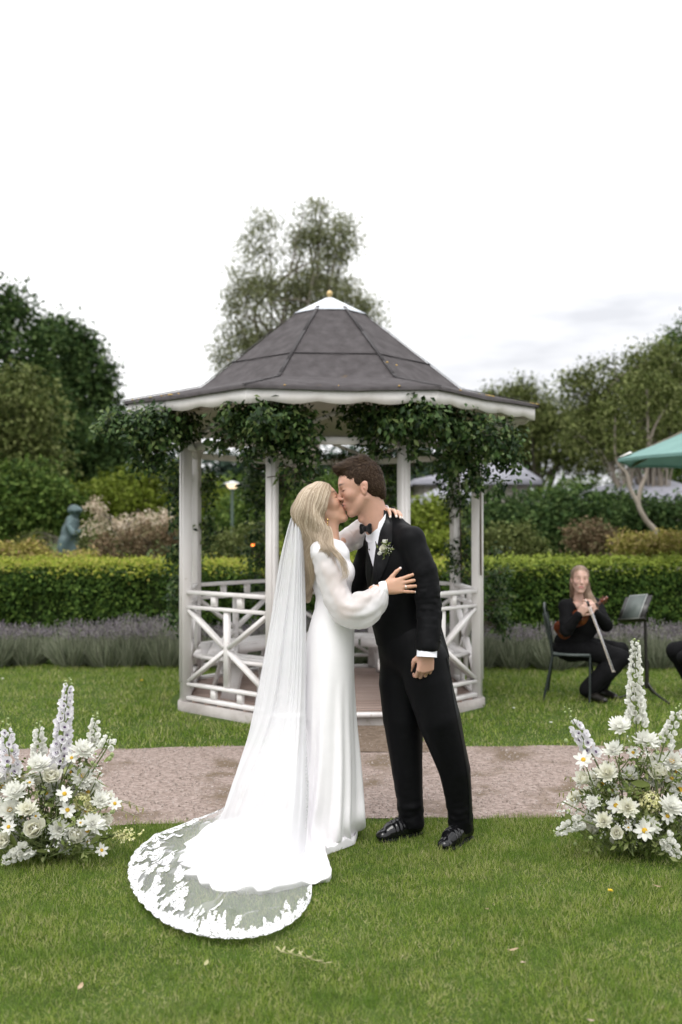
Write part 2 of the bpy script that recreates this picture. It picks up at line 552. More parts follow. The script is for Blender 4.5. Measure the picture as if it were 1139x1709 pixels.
m_path = surf('gravel', [(.19, .145, .122), (.29, .228, .20), (.39, .32, .285)], scale=34, rough=.95, bump=.9, bscale=90, spec=.15, detail=8, spots=((.16, .12, .085), 2.2, .52, .12))
xs = np.linspace(-12, 12, 241); rows = []
for f in np.linspace(0, 1, 12):
    yy = path_front(xs) * (1 - f) + path_back(xs) * f
    rows.append(np.stack([xs, yy, np.full_like(xs, .004)], 1))
o = obj('gravel_path', np.concatenate(rows), [sheet(241, 12)], m_path)
props(o, 'pinkish gravel path crossing between the two lawns', kind='structure')
m_earth = surf('trodden earth', [(.10, .072, .05), (.16, .12, .09), (.21, .165, .13)], scale=22, rough=.95, bump=.9, bscale=80, spec=.1, detail=8)
ys = np.linspace(6.55, 7.42, 30); rows = []
for y in ys:
    w = .60 + .12 * math.sin(y * 9)
    rows.append([[.10 - w + f * 2 * w, y, .008] for f in np.linspace(0, 1, 12)])
o = obj('earth_path', np.array(rows).reshape(-1, 3), [sheet(12, 30)], m_earth)
props(o, 'bare trodden earth in front of the gazebo step', kind='structure')

# loose stones on the gravel
n = 17000
x = rng.uniform(-3.2, 3.2, n * 2); y = rng.uniform(4.95, 7.4, n * 2); k = in_path(x, y); x, y = x[k][:n], y[k][:n]
s = rng.uniform(.0025, .007, len(x)) * np.where(rng.random(len(x)) < .04, 1.7, 1)
base = np.array([[1, 0, 0], [-1, 0, 0], [0, 1, 0], [0, -1, 0], [0, 0, 1]], float)
ang = rng.uniform(0, 6.28, len(x)); el = rng.uniform(.5, 1, len(x))
V = np.stack([np.stack([(b[0] * np.cos(ang) - b[1] * np.sin(ang) * el) * s, (b[0] * np.sin(ang) + b[1] * np.cos(ang) * el) * s, b[2] * s * .8], 1) for b in base], 1)
V += np.stack([x, y, np.full_like(x, .006)], 1)[:, None]; V = V.reshape(-1, 3)
i = np.arange(len(x))[:, None] * 5
F = np.concatenate([i + [0, 2, 4], i + [2, 1, 4], i + [1, 3, 4], i + [3, 0, 4]])
m_stone = surf('loose stone', [(.13, .10, .08), (.21, .165, .14), (.28, .23, .20), (.38, .33, .30)], island=True, rough=.9)
o = obj('loose_gravel', V, [F], m_stone, smooth=False); props(o, 'loose small stones lying on the gravel path', 'gravel', kind='stuff')

# ------------------------------------------------------------------ grass
GRASS = [(.062, .112, .014), (.125, .195, .025), (.195, .278, .040), (.275, .345, .070), (.36, .38, .14), (.50, .45, .26)]
m_grass = leafmat('grass blade', GRASS, transl=.35, rough=.55, patch=((.10, .19, .025), 5.0, .42, .80))
def lawn(name, label, n, x0, x1, y0, y1, L, W, lean, seed, keep=None):
    r = np.random.default_rng(seed)
    x = r.uniform(x0, x1, n); y = r.uniform(y0, y1, n)
    pth = in_path(x, y); near = np.minimum(np.abs(y - path_front(x)), np.abs(y - path_back(x)))
    k = ~pth | ((near < .05) & (r.random(n) < .25) & (np.abs(x - .1) > .7))
    if keep is not None: k &= keep(x, y)
    x, y = x[k], y[k]
    tuft = .75 + .35 * vnoise(np.stack([x, y, 0 * x], 1), 3.0, 3) + .22 * vnoise(np.stack([x, y, 0 * x], 1), 14, 4)
    L = L * np.clip(tuft, .35, 1.5) * r.uniform(.55, 1.3, len(x))
    V, Q, T = blades(x, y, np.zeros(len(x)), L, W * r.uniform(.6, 1.3, len(x)), lean, r)
    o = obj(name, V, [Q, T], m_grass, smooth=False); props(o, label, 'grass', kind='stuff')
def off_gazebo(x, y): return (x - GX) ** 2 + (y - GY) ** 2 > 1.36 ** 2
lawn('front_lawn_grass', 'short green grass of the front lawn under the couple', 225000, -1.75, 1.75, 2.55, 5.12, .028, .0030, .85, 11)
lawn('back_lawn_grass', 'mown grass between the gravel path and the lavender', 105000, -5.0, 5.0, 6.6, 10.6, .042, .008, .7, 12, off_gazebo)

# ------------------------------------------------------------------ gazebo
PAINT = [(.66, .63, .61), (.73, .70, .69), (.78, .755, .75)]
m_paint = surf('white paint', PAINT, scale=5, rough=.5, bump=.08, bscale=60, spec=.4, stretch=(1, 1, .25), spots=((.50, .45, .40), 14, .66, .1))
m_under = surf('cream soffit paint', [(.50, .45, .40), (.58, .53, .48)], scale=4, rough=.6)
m_felt = surf('roof felt', [(.055, .049, .050), (.072, .065, .067), (.092, .084, .086)], scale=11, rough=.92, bump=.35, bscale=220, spec=.2, detail=8, spots=((.12, .085, .05), 9, .7, .08))
m_seam = surf('roof felt seam', [(.038, .034, .036), (.055, .05, .052)], scale=8, rough=.9, bump=.3, bscale=150)
m_lead = surf('pale lead sheet', [(.50, .53, .58), (.62, .65, .70)], scale=3, rough=.45, spec=.5)
m_gold = surf('gilded finial', [(.45, .32, .14), (.58, .43, .22)], scale=12, rough=.45, metal=.7)
m_conc = surf('concrete', [(.27, .245, .225), (.36, .33, .31), (.43, .40, .38)], scale=6, rough=.9, bump=.4, bscale=70, spots=((.20, .19, .14), 5, .58, .12))
m_deck = surf('deck board', [(.25, .175, .145), (.32, .235, .20), (.38, .29, .25)], scale=4, rough=.75, bump=.25, bscale=60, stretch=(.25, 3, 3))
m_lichen = surf('ochre lichen', [(.26, .16, .04), (.36, .23, .06), (.16, .15, .05)], island=True, rough=.95)

def oct_pt(phi, r, z):
    a = math.radians(phi) + GTH
    return np.array([GX + r * math.sin(a), GY - r * math.cos(a), z])
CORN = [-22.5, 22.5, 67.5, 112.5, 157.5, 202.5, 247.5, 292.5]
RP = 1.294; BASE = .085
gz = empty('gazebo', (GX, GY, 0), 'white octagonal wooden gazebo with dark felt roof and star-braced railings', 'gazebo')

# concrete ring under it, deck boards, step
b = MB(); Rb = 1.36
ring0 = [oct_pt(p, Rb, 0) for p in CORN]; ring1 = [oct_pt(p, Rb, BASE - .012) for p in CORN]; rin = [oct_pt(p, Rb - .16, BASE - .012) for p in CORN]
V = np.array(ring0 + ring1 + rin)
b.add(V, [[i, (i + 1) % 8, 8 + (i + 1) % 8, 8 + i] for i in range(8)] + [[8 + i, 8 + (i + 1) % 8, 16 + (i + 1) % 8, 16 + i] for i in range(8)])
b.build('concrete_base', m_conc, gz)
ax = unit(oct_pt(0, 1, 0) - oct_pt(0, 0, 0)); sx = np.array([-ax[1], ax[0], 0])
apo = Rb * math.cos(math.pi / 8) - .02; bw = .105; k = 0
d = apo
while d > -apo + .05:
    def half(dd):
        dd = abs(dd); a0 = apo; s2 = a0 * math.tan(math.pi / 8)
        return s2 if dd > a0 - 1e-6 else min(a0, s2 + (a0 - dd))
    hw = min(half(d), half(d - bw)) - .01
    c = np.array([GX, GY, 0]) + ax * (d - bw / 2)
    MB().frame_box(c + [0, 0, BASE - .002], sx, ax, (0, 0, 1), hw, bw / 2 - .004, .012).build('floor_board', m_deck, gz)
    d -= bw
MB().frame_box(np.array([GX, GY, BASE + .004]) + ax * (apo + .035), sx, ax, (0, 0, 1), .50, .022, .016).build('step_edge', m_paint, gz)

# posts, each a square shaft with a raised strip and chamfers
for i, p in enumerate(CORN):
    a = oct_pt(p, RP, BASE - .015); rad = unit(oct_pt(p, 1, 0) - oct_pt(p, 0, 0)); tan = np.array([-rad[1], rad[0], 0])
    b = MB(); b.frame_box(a + [0, 0, 1.18], tan, rad, (0, 0, 1), .038, .038, 1.18, .003)
    b.frame_box(a + [0, 0, 1.18] + rad * .044, tan, rad, (0, 0, 1), .016, .008, 1.02, .002)
    b.build('post', m_paint, gz)

# railings on seven sides (the front one is the entrance)
def railing(i):
    p0, p1 = CORN[i], CORN[(i + 1) % 8]
    if p1 < p0: p1 += 360
    A, B = oct_pt(p0, RP, 0), oct_pt(p1, RP, 0); t = unit(B - A); L = np.linalg.norm(B - A); A = A + t * .042; B = B - t * .042; L -= .084
    out = np.array([t[1], -t[0], 0]) 
    mid = (A + B) / 2
    rl = empty('railing', mid, parent=gz)
    Z = lambda q, z: q + np.array([0, 0, z])
    MB().bar(Z(A, .955), Z(B, .955), .060, .030, bev=.003).build('rail', m_paint, rl)
    MB().bar(Z(A, .835), Z(B, .835), .056, .026, bev=.003).build('rail', m_paint, rl)
    MB().bar(Z(A, .215), Z(B, .215), .056, .026, bev=.003).build('rail', m_paint, rl)
    MB().bar(Z(A, .105), Z(B, .105), .060, .030, bev=.003).build('rail', m_paint, rl)
    for f in (.335, .67):
        q = A + (B - A) * f
        MB().bar(Z(q, .853), Z(q, .936), .055, .034, out, .003).build('baluster', m_paint, rl)
        MB().bar(Z(q, .124), Z(q, .197), .055, .034, out, .003).build('baluster', m_paint, rl)
    q = mid
    MB().bar(Z(q, .233), Z(q, .817), .054, .034, out, .003).build('mullion', m_paint, rl)
    c = Z(q, .525)
    for s in (-1, 1):
        for z in (.24, .812):
            e = Z(q + t * s * (L / 2 - .008), z); st = c + unit(e - c) * .03
            MB().bar(st, e, .028, .050, out, .002).build('brace', m_paint, rl)
for i in range(1, 8): railing(i)

# bench inside along seven sides: slats, skirt, two legs
def bench(i):
    p0, p1 = CORN[i], CORN[(i + 1) % 8]
    if p1 < p0: p1 += 360
    be = empty('bench', (oct_pt(p0, 1.0, .43) + oct_pt(p1, 1.0, .43)) / 2, parent=gz)
    for j, (r0, r1) in enumerate(((1.235, 1.125), (1.115, 1.005), (.995, .885))):
        V = [oct_pt(p0 + .15, r0, z) for z in (.415, .44)] + [oct_pt(p1 - .15, r0, z) for z in (.415, .44)] + [oct_pt(p1 - .15, r1, z) for z in (.415, .44)] + [oct_pt(p0 + .15, r1, z) for z in (.415, .44)]
        MB().add(V, [[1, 3, 5, 7], [0, 6, 4, 2], [0, 2, 3, 1], [2, 4, 5, 3], [4, 6, 7, 5], [6, 0, 1, 7]]).build('slat', m_paint, be)
    MB().bar(oct_pt(p0 + 1, .872, .385), oct_pt(p1 - 1, .872, .385), .022, .075).build('skirt', m_paint, be)
    pm = (p0 + p1) / 2
    for f in (-.8, .8):
        q0 = oct_pt(pm + f * 14, 1.02, .085); q1 = oct_pt(pm + f * 14, .93, .41)
        MB().bar(q0, q1, .16, .03, unit(oct_pt(pm, 1, 0) - oct_pt(pm, 0, 0))).build('leg', m_paint, be)
for i in range(1, 8): bench(i)

# lintels, diagonal struts, curved brackets, rafters
for i in range(8):
    p0, p1 = CORN[i], CORN[(i + 1) % 8]
    if p1 < p0: p1 += 360
    A, B = oct_pt(p0, RP, 2.13), oct_pt(p1, RP, 2.13); t = unit(B - A)
    MB().bar(A + t * .048, B - t * .048, .05, .055, bev=.005).build('lintel', m_paint, gz)
    A2, B2 = oct_pt(p0, RP - .05, 2.20), oct_pt(p1, RP - .05, 2.34); 
    MB().bar(A + t * .05 + [0, 0, .04], (A + B) / 2 + [0, 0, .22], .03, .03).build('strut', m_paint, gz)
    MB().bar(B - t * .05 + [0, 0, .04], (A + B) / 2 + [0, 0, .22], .03, .03).build('strut', m_paint, gz)
    # bracket: a quarter-round wooden corbel from post head to eaves corner
    rad = unit(oct_pt(p0, 1, 0) - oct_pt(p0, 0, 0)); tan = np.array([-rad[1], rad[0], 0]); o0 = oct_pt(p0, RP + .05, 2.08)
    n = 12; Vb = []
    for j in range(n + 1):
        a = j / n * math.pi / 2
        r_lo = (1 - math.cos(a)) * .36; z_lo = math.sin(a) * .27
        thick = .065
        Vb += [o0 + rad * r_lo + [0, 0, z_lo], o0 + rad * max(0, r_lo - thick * math.sin(a) - .0) + [0, 0, min(z_lo + thick, .30)]]
    Vb = np.array(Vb); m2 = len(Vb)
    V = np.concatenate([Vb + tan * .022, Vb - tan * .022]); F = []
    for j in range(n):
        q = 2 * j
        F += [[q, q + 2, q + 3, q + 1], [m2 + q, m2 + q + 1, m2 + q + 3, m2 + q + 2], [q, m2 + q, m2 + q + 2, q + 2], [q + 1, q + 3, m2 + q + 3, m2 + q + 1]]
    MB().add(V, F).build('bracket', m_paint, gz)
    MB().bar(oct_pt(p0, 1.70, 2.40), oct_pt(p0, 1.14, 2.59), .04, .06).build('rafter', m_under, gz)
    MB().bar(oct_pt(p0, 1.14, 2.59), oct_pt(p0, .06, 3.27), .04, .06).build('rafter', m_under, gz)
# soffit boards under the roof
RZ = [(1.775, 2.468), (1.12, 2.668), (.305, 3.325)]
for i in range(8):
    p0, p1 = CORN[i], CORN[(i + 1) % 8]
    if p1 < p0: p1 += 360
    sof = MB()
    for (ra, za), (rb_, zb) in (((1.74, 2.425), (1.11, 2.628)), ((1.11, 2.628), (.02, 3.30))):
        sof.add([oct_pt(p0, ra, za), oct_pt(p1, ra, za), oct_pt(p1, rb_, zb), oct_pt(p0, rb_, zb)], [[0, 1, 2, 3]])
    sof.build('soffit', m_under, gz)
    # felt panel of this side: flared skirt and steep slope
    pan = MB(); nU = 8
    prof = [(RZ[0][0] + .03, RZ[0][1] - .012), (RZ[0][0] + .03, RZ[0][1] + .012), (1.5, 2.551), (1.17, 2.629), (1.13, 2.657), (.98, 2.780), (.62, 3.075), (.29, 3.345)]
    rows = []
    for r, z in prof:
        a, c = oct_pt(p0, r, z), oct_pt(p1, r, z)
        f = np.linspace(0, 1, nU)[:, None]
        q = a + (c - a) * f; q[:, 2] += .004 * np.sin(f[:, 0] * 9 + i) * np.sin(np.pi * f[:, 0]) - (.010 * np.sin(np.pi * f[:, 0]) if z < 2.5 else 0)
        rows.append(q)
    pan.add(np.concatenate(rows), sheet(nU, len(prof)))
    pn = pan.build('roof_panel', m_felt, gz, smooth=False)
    # overlapping strip on the hip and lap line across the panel
    hp = MB(); pts = [oct_pt(p0, r + .006, z + .006) for r, z in prof[1:]]
    for a, c in zip(pts[:-1], pts[1:]): hp.bar(a, c, .028, .004)
    hp.build('hip_strip', m_seam, gz)
    lap = MB(); rr = .894
    lap.bar(oct_pt(p0, rr + .005, 2.856), oct_pt(p1, rr + .005, 2.856), .010, .005); lap.build('lap_seam', m_seam, pn)
    # scalloped fascia board
    n = 49; A, B = oct_pt(p0, 1.775, 0), oct_pt(p1, 1.775, 0); nrm = unit(oct_pt((p0 + p1) / 2, 1, 0) - oct_pt((p0 + p1) / 2, 0, 0))
    V = []
    for j in range(n):
        f = j / (n - 1); q = A + (B - A) * f
        w = abs(math.cos(f * math.pi * 4))          # rounded lobes
        zb = 2.352 + .020 * (1 - w ** 1.2) if 0 < j < n - 1 else 2.352
        V += [q + nrm * .0 + [0, 0, zb], q + [0, 0, 2.46], q - nrm * .022 + [0, 0, zb], q - nrm * .022 + [0, 0, 2.46]]
    F = []
    for j in range(n - 1):
        q = 4 * j
        F += [[q, q + 4, q + 5, q + 1], [q + 2, q + 3, q + 7, q + 6], [q, q + 2, q + 6, q + 4], [q + 1, q + 5, q + 7, q + 3]]
    MB().add(V, F).build('fascia_board', m_paint, gz)
# metal cap, gilded ball
cap = MB(); cp = [(.335, 3.318), (.335, 3.326), (.18, 3.405), (.035, 3.482), (.0, 3.49)]
rows = [np.array([oct_pt(p, r, z) for p in CORN]) for r, z in cp]
cap.add(np.concatenate(rows), sheet(8, 5, True)); cap.build('metal_cap', m_lead, gz)
MB().lathe((GX, GY, 3.475), [(.0, -.0), (.014, 0), (.012, .012), (.020, .022), (.026, .036), (.027, .046), (.024, .060), (.014, .070), (.005, .076), (0, .08)], 16).build('finial', m_gold, gz, True)
# lichen on the eaves and hips
V = []; F = []; r = np.random.default_rng(5)
for q in range(330):
    if q < 230:
        s = r.integers(0, 8); f = r.random() ** (1.0); p0 = CORN[s]; p1 = CORN[(s + 1) % 8]; p1 = p1 + 360 if p1 < p0 else p1
        c = oct_pt(p0, 1.80, 2.478) * (1 - f) + oct_pt(p1, 1.80, 2.478) * f
        if vnoise(c[None] , 2.6, 9)[0] < .25 and r.random() < .93: continue
    else:
        s = r.integers(0, 8); f = r.random() ** 2; c = oct_pt(CORN[s] + r.normal() * 3, 1.12 - .8 * f, 2.71 + .64 * f)
        if r.random() < .9: continue
    h = r.uniform(.004, .013); n = len(V)
    a = r.uniform(0, 6.28)
    for t in range(5): V.append(c + [h * 1.3 * math.cos(a + t * 1.257) * r.uniform(.6, 1.3), h * 1.3 * math.sin(a + t * 1.257), 0])
    V.append(c + [0, 0, h * .6 + .006])
    F += [[n + t, n + (t + 1) % 5, n + 5] for t in range(5)]
o = obj('lichen', V, [F], m_lichen, gz); o['kind'] = 'stuff'

# ------------------------------------------------------------------ trees and shrubs
m_bark = surf('bark', [(.05, .04, .03), (.09, .075, .058), (.14, .12, .10)], scale=4, rough=.9, bump=.6, bscale=18, stretch=(1, 1, .2))
m_bark_pale = surf('pale bark', [(.15, .125, .10), (.23, .195, .16), (.30, .26, .22)], scale=3, rough=.85, bump=.4, bscale=14, stretch=(1, 1, .3))
LEAF = {
    'dark': [(.018, .036, .012), (.034, .066, .02), (.068, .115, .034), (.12, .175, .058)],
    'mid': [(.02, .04, .009), (.045, .085, .016), (.09, .145, .028), (.15, .205, .05)],
    'olive': [(.04, .055, .015), (.085, .108, .03), (.145, .172, .055), (.21, .23, .09)],
    'birch': [(.10, .118, .055), (.165, .185, .085), (.235, .25, .125), (.31, .315, .18)],
    'lime': [(.08, .115, .012), (.13, .175, .02), (.19, .24, .035), (.25, .29, .06)],
    'blue': [(.03, .055, .04), (.05, .08, .058), (.07, .105, .075)],
    'gold': [(.17, .16, .03), (.26, .245, .055), (.35, .31, .09), (.38, .27, .14)],
    'rust': [(.10, .07, .04), (.16, .11, .065), (.20, .15, .09), (.15, .15, .07)],
    'blush': [(.42, .33, .25), (.55, .45, .35), (.62, .55, .44), (.40, .34, .22)],
    'vine': [(.008, .02, .006), (.018, .042, .011), (.038, .078, .02), (.075, .13, .036), (.14, .18, .06)],
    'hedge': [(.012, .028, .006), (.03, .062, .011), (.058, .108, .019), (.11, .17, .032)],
    'newgrowth': [(.13, .18, .018), (.20, .25, .026), (.27, .29, .04), (.31, .28, .07)],
    'lav': [(.14, .165, .11), (.22, .245, .165), (.30, .325, .23), (.37, .38, .29)],
    'lavtip': [(.14, .12, .15), (.20, .175, .205), (.26, .235, .245), (.24, .24, .19)],
}
ML = {k: leafmat('leaf ' + k, v, transl=.38 if k == 'birch' else .24, rough=.45 if k == 'vine' else .6, spec=.22 if k == 'vine' else .08) for k, v in LEAF.items()}

def E(px, py, rx, ry, d, thick=1.0, w=None):
    c = P(px, py, d); a = rx * d / FPX; b_ = ry * d / FPX
    e = (c[0], c[1], c[2], a, max(a, b_) * .6 * thick, b_)
    return e + ((w,) if w else ())

def tree(name, label, ells, leaf, n_clump, per, spread, size, base, trunk=.16, bark=None, cat='tree', seed=0, limbs=26, top=None, droop=.3, group=None, lean=None, aspect=.55, stems=None):
    r = np.random.default_rng(seed)
    root = empty(name, (base[0], base[1], 0), label, cat, group)
    rag = []
    for e_ in ells:                               # ragged outline: small boughs pushing out of the crown
        for _ in range(7):
            d_ = unit(r.normal(size=3)); d_[2] = abs(d_[2]) * (1 if r.random() < .75 else -1); f_ = r.uniform(.16, .30)
            rag.append((*(np.array(e_[:3]) + d_ * np.array(e_[3:6]) * r.uniform(.85, 1.12)), e_[3] * f_, e_[4] * f_, e_[5] * f_ * 1.2, e_[3] * e_[5] * .055))
    pts, nrm, cc = clumps([tuple(e_[:6]) + ((e_[6] if len(e_) > 6 else e_[3] * e_[5]),) for e_ in ells] + rag, n_clump, per, spread, r)
    s = size * r.uniform(.6, 1.35, len(pts))
    keep = pts[:, 2] > .05
    V, F = leaf_cloud(pts[keep], nrm[keep], s[keep], aspect, .3, droop, r)
    o = obj('crown', V, [F], ML[leaf], root, smooth=False); o['kind'] = 'stuff'
    c0 = np.average([e[:3] for e in ells], axis=0, weights=[e[3] * e[5] for e in ells])
    b = MB(); tops = []
    st = stems or [(0, 0)]
    for q, (dx, dy) in enumerate(st):
        t0 = np.array([base[0] + dx * .15, base[1] + dy * .15, -.05]); t1 = np.array([c0[0] + dx, c0[1] + dy, c0[2] + (top or 0)])
        mid = (t0 + t1) / 2 + r.normal(size=3) * [.15, .15, 0] * np.linalg.norm(t1 - t0) * .15
        cv = catmull([t0, t0 * .7 + mid * .3, mid, t1], 14); rad = trunk / math.sqrt(len(st)) * np.linspace(1, .35, 14); rad[0] *= 1.3
        b.tube(cv, rad, 8); tops.append(cv)
    b.build('trunk', bark or m_bark, root, True)
    b = MB()
    for c in cc[r.choice(len(cc), min(limbs, len(cc)), replace=False)]:
        cv = tops[r.integers(len(tops))]; a = cv[r.integers(6, 14)]
        if c[2] < a[2] - .3: a = cv[4]
        m = (a + c) / 2 + [0, 0, .12 * np.linalg.norm(c - a)]
        b.tube(catmull([a, m, c], 8), trunk * .32 * np.linspace(1, .2, 8), 5, False)
    b.build('branches', bark or m_bark, root, True)
    return root

D = 27
tree('broadleaf_tree', 'tall dark broadleaf tree at the left edge behind the statue',
     [E(10, 600, 75, 105, D), E(-60, 640, 90, 170, D), E(40, 720, 90, 110, D), E(-30, 810, 120, 90, D), E(30, 512, 20, 28, D), E(72, 575, 24, 34, D), E(-5, 505, 18, 24, D)], 'dark', 1500, 27, .24, .15, P(0, 0, D), .28, seed=1)
tree('broadleaf_tree', 'dark tree with ragged sloping top between left edge and gazebo',
     [E(95, 590, 40, 50, 29), E(140, 640, 45, 75, 29), E(120, 720, 85, 100, 29), E(160, 800, 65, 80, 29), E(190, 790, 40, 90, 29), E(140, 582, 14, 30, 29), E(105, 552, 14, 22, 29), E(172, 650, 14, 34, 29), E(190, 705, 14, 26, 29)], 'dark', 1200, 27, .22, .15, P(135, 0, 29), .24, seed=2)
tree('feathery_tree', 'olive green feathery tree in front of the dark trees, left edge',
     [E(20, 690, 80, 75, 21), E(-20, 760, 90, 90, 21), E(50, 780, 55, 60, 21)], 'olive', 420, 34, .20, .12, P(10, 0, 21), .14, seed=3, droop=1.5)
tree('garden_bush', 'rounded mid green bush left of the bronze statue', [E(50, 850, 70, 60, 19), E(-20, 870, 70, 60, 19), E(95, 850, 35, 45, 19)], 'mid', 330, 32, .15, .10, P(40, 0, 19), .07, cat='bush', seed=4)
tree('garden_bush', 'yellow green bush between the statue and the gazebo', [E(215, 835, 60, 45, 22), E(270, 825, 45, 42, 22), E(160, 850, 40, 40, 22), E(320, 840, 50, 40, 22)], 'lime', 360, 30, .16, .10, P(230, 0, 22), .08, cat='bush', seed=5)
tree('birch_tree', 'tall loose grey green birch rising behind the gazebo roof',
     [E(437, 385, 18, 40, 32), E(430, 450, 38, 50, 32), E(515, 375, 30, 40, 32), E(520, 440, 50, 60, 32), E(565, 405, 26, 45, 32), E(450, 530, 55, 70, 32), E(545, 520, 60, 65, 32), E(610, 525, 26, 30, 32), E(400, 590, 40, 40, 32), E(480, 610, 90, 60, 32), E(365, 610, 16, 16, 32), E(372, 548, 8, 14, 32), E(395, 505, 18, 30, 32)],
     'birch', 1050, 38, .24, .115, P(500, 0, 32), .2, m_bark_pale, seed=6, droop=1.6, aspect=.4, limbs=60, stems=[(-1.2, 0), (.3, .2), (1.1, -.1)])
tree('willow_tree', 'broad olive willow behind the right end of the gazebo roof',
     [E(860, 700, 70, 55, 34), E(920, 720, 80, 60, 34), E(800, 730, 60, 60, 34), E(880, 650, 25, 18, 34), E(980, 740, 60, 60, 34)], 'olive', 900, 38, .24, .125, P(890, 0, 34), .2, seed=7, droop=2)
tree('slender_tree', 'loose tree with thin pale stems beside the parasol',
     [E(1010, 640, 42, 40, 22), E(960, 640, 26, 14, 22, w=.2), E(1090, 620, 50, 50, 22), E(1050, 700, 80, 60, 22), E(1120, 680, 60, 70, 22), E(1000, 720, 60, 50, 22)], 'olive', 560, 38, .17, .085, P(1085, 0, 22), .1, m_bark_pale, seed=8, droop=1.2, limbs=70, stems=[(-.9, 0), (.1, .2), (.8, 0)])
tree('broadleaf_tree', 'tall green tree at the right edge above the parasol',
     [E(1145, 560, 22, 32, 30), E(1150, 620, 60, 55, 30), E(1100, 640, 55, 40, 30), E(1170, 720, 110, 110, 30)], 'mid', 700, 36, .23, .125, P(1150, 0, 30), .26, seed=9)
tree('dark_shrub', 'large dark evergreen shrub in front of the grey roof, right of gazebo', [E(880, 872, 75, 42, 18), E(960, 866, 70, 44, 18), E(830, 880, 50, 50, 18), E(920, 890, 90, 40, 18)], 'dark', 620, 32, .14, .09, P(900, 0, 18), .08, cat='shrub', seed=10)
tree('dark_shrub', 'shadowy evergreen shrub under the parasol at the right edge', [E(1060, 872, 70, 36, 19), E(1140, 872, 70, 36, 19), E(1020, 862, 40, 35, 19)], 'dark', 420, 32, .15, .095, P(1080, 0, 19), .08, cat='shrub', seed=11)
# woodland far behind, seen between the posts
r = np.random.default_rng(21)
ells = [E(x, y, 70, 60, 46) for x, y in zip(range(250, 860, 45), [800, 820, 805, 830, 800, 815, 830, 805, 790, 800, 815, 790, 800, 810])]
pts, nrm, cc = clumps(ells, 900, 26, .38, r)
V, F = leaf_cloud(pts, nrm, .28 * r.uniform(.6, 1.3, len(pts)), .55, .3, .4, r)
o = obj('distant_woodland', V, [F], ML['blue'], smooth=False); props(o, 'bluish distant woodland seen through the gazebo posts', 'woodland', kind='stuff')
ells = [E(x, 850 + 8 * math.sin(x), 60, 45, 30) for x in range(-60, 1260, 60)]
pts, nrm, cc = clumps(ells, 1100, 26, .28, r)
V, F = leaf_cloud(pts, nrm, .18 * r.uniform(.6, 1.3, len(pts)), .55, .3, .3, r)
o = obj('garden_thicket', V, [F], ML['mid'], smooth=False); props(o, 'dense green thicket closing the garden behind the shrubs', 'thicket', kind='stuff')
for nm_, x0_, x1_, lab_ in (('treeline', -1150, -90, 'line of green trees closing the garden beyond the left edge'), ('treeline', 1240, 2300, 'line of green trees closing the garden beyond the right edge')):
    ells = [E(x, 800 + 25 * math.sin(x * .013), 110, 110 + 25 * math.sin(x * .031), 38) for x in range(x0_, x1_, 90)]
    pts, nrm, cc = clumps(ells, 620, 20, .40, r)
    V, F = leaf_cloud(pts, nrm, .32 * r.uniform(.6, 1.3, len(pts)), .55, .3, .3, r)
    o = obj(nm_, V, [F], ML['mid'], smooth=False); props(o, lab_, 'trees', kind='stuff')
tree('garden_bush', 'light green bush seen through the right half of the gazebo', [E(720, 880, 60, 50, 20), E(690, 900, 50, 40, 20)], 'lime', 260, 30, .14, .09, P(715, 0, 20), .06, cat='bush', seed=13)
tree('garden_bush', 'dark green bush seen between the two left gazebo posts', [E(400, 880, 60, 45, 20), E(470, 860, 60, 60, 20), E(560, 860, 60, 60, 20)], 'mid', 420, 30, .15, .09, P(450, 0, 20), .06, cat='bush', seed=14)

# flowering and coloured shrubs just behind the hedge
def shrub(label, ells, leaf, seed, n=130, per=26, size=.055, spread=.07, name='garden_shrub', cat='shrub'):
    e = ells[0]
    return tree(name, label, ells, leaf, n, per, spread, size, (e[0], e[1], 0), .03, cat=cat, seed=seed, limbs=16)
shrub('golden yellow low shrub along the hedge at the left edge', [E(20, 930, 60, 18, 13.6), E(110, 938, 50, 12, 13.6)], 'gold', 31, 170)
shrub('pale cream flowering shrub between statue and gazebo', [E(215, 880, 28, 18, 15.5), E(262, 872, 28, 18, 15.5), E(160, 870, 14, 30, 15.5)], 'blush', 32, 90, 22, .05)
shrub('brownish shrub under the cream blossoms left of the gazebo', [E(255, 905, 60, 28, 14.8), E(200, 915, 40, 22, 14.8)], 'rust', 33, 170)
shrub('grey green shrub right behind the bronze statue', [E(165, 905, 35, 30, 16.5), E(60, 910, 30, 24, 18.5)], 'olive', 34, 120)
shrub('yellowish shrub seen through the left side of the gazebo', [E(385, 915, 50, 26, 14.5), E(430, 900, 40, 26, 14.5)], 'olive', 35, 150)
shrub('golden shrub seen through the gazebo behind the couple', [E(500, 925, 60, 20, 13.6), E(620, 925, 60, 20, 13.6)], 'lime', 36, 150)
shrub('yellow olive shrub just right of the gazebo', [E(850, 905, 40, 28, 14.2), E(815, 910, 40, 28, 14.2), E(890, 918, 30, 18, 14.2)], 'olive', 37, 150)
shrub('pinkish brown airy shrub above the violinist', [E(985, 893, 34, 26, 14.6), E(1000, 915, 42, 20, 14.6)], 'rust', 38, 120)
shrub('golden pink shrub along the hedge at the right edge', [E(1070, 912, 50, 18, 13.8), E(1130, 910, 50, 22, 13.8)], 'gold', 39, 170)
shrub('bright green shrub seen behind the right rail of the gazebo', [E(745, 915, 45, 24, 14)], 'lime', 40, 110)

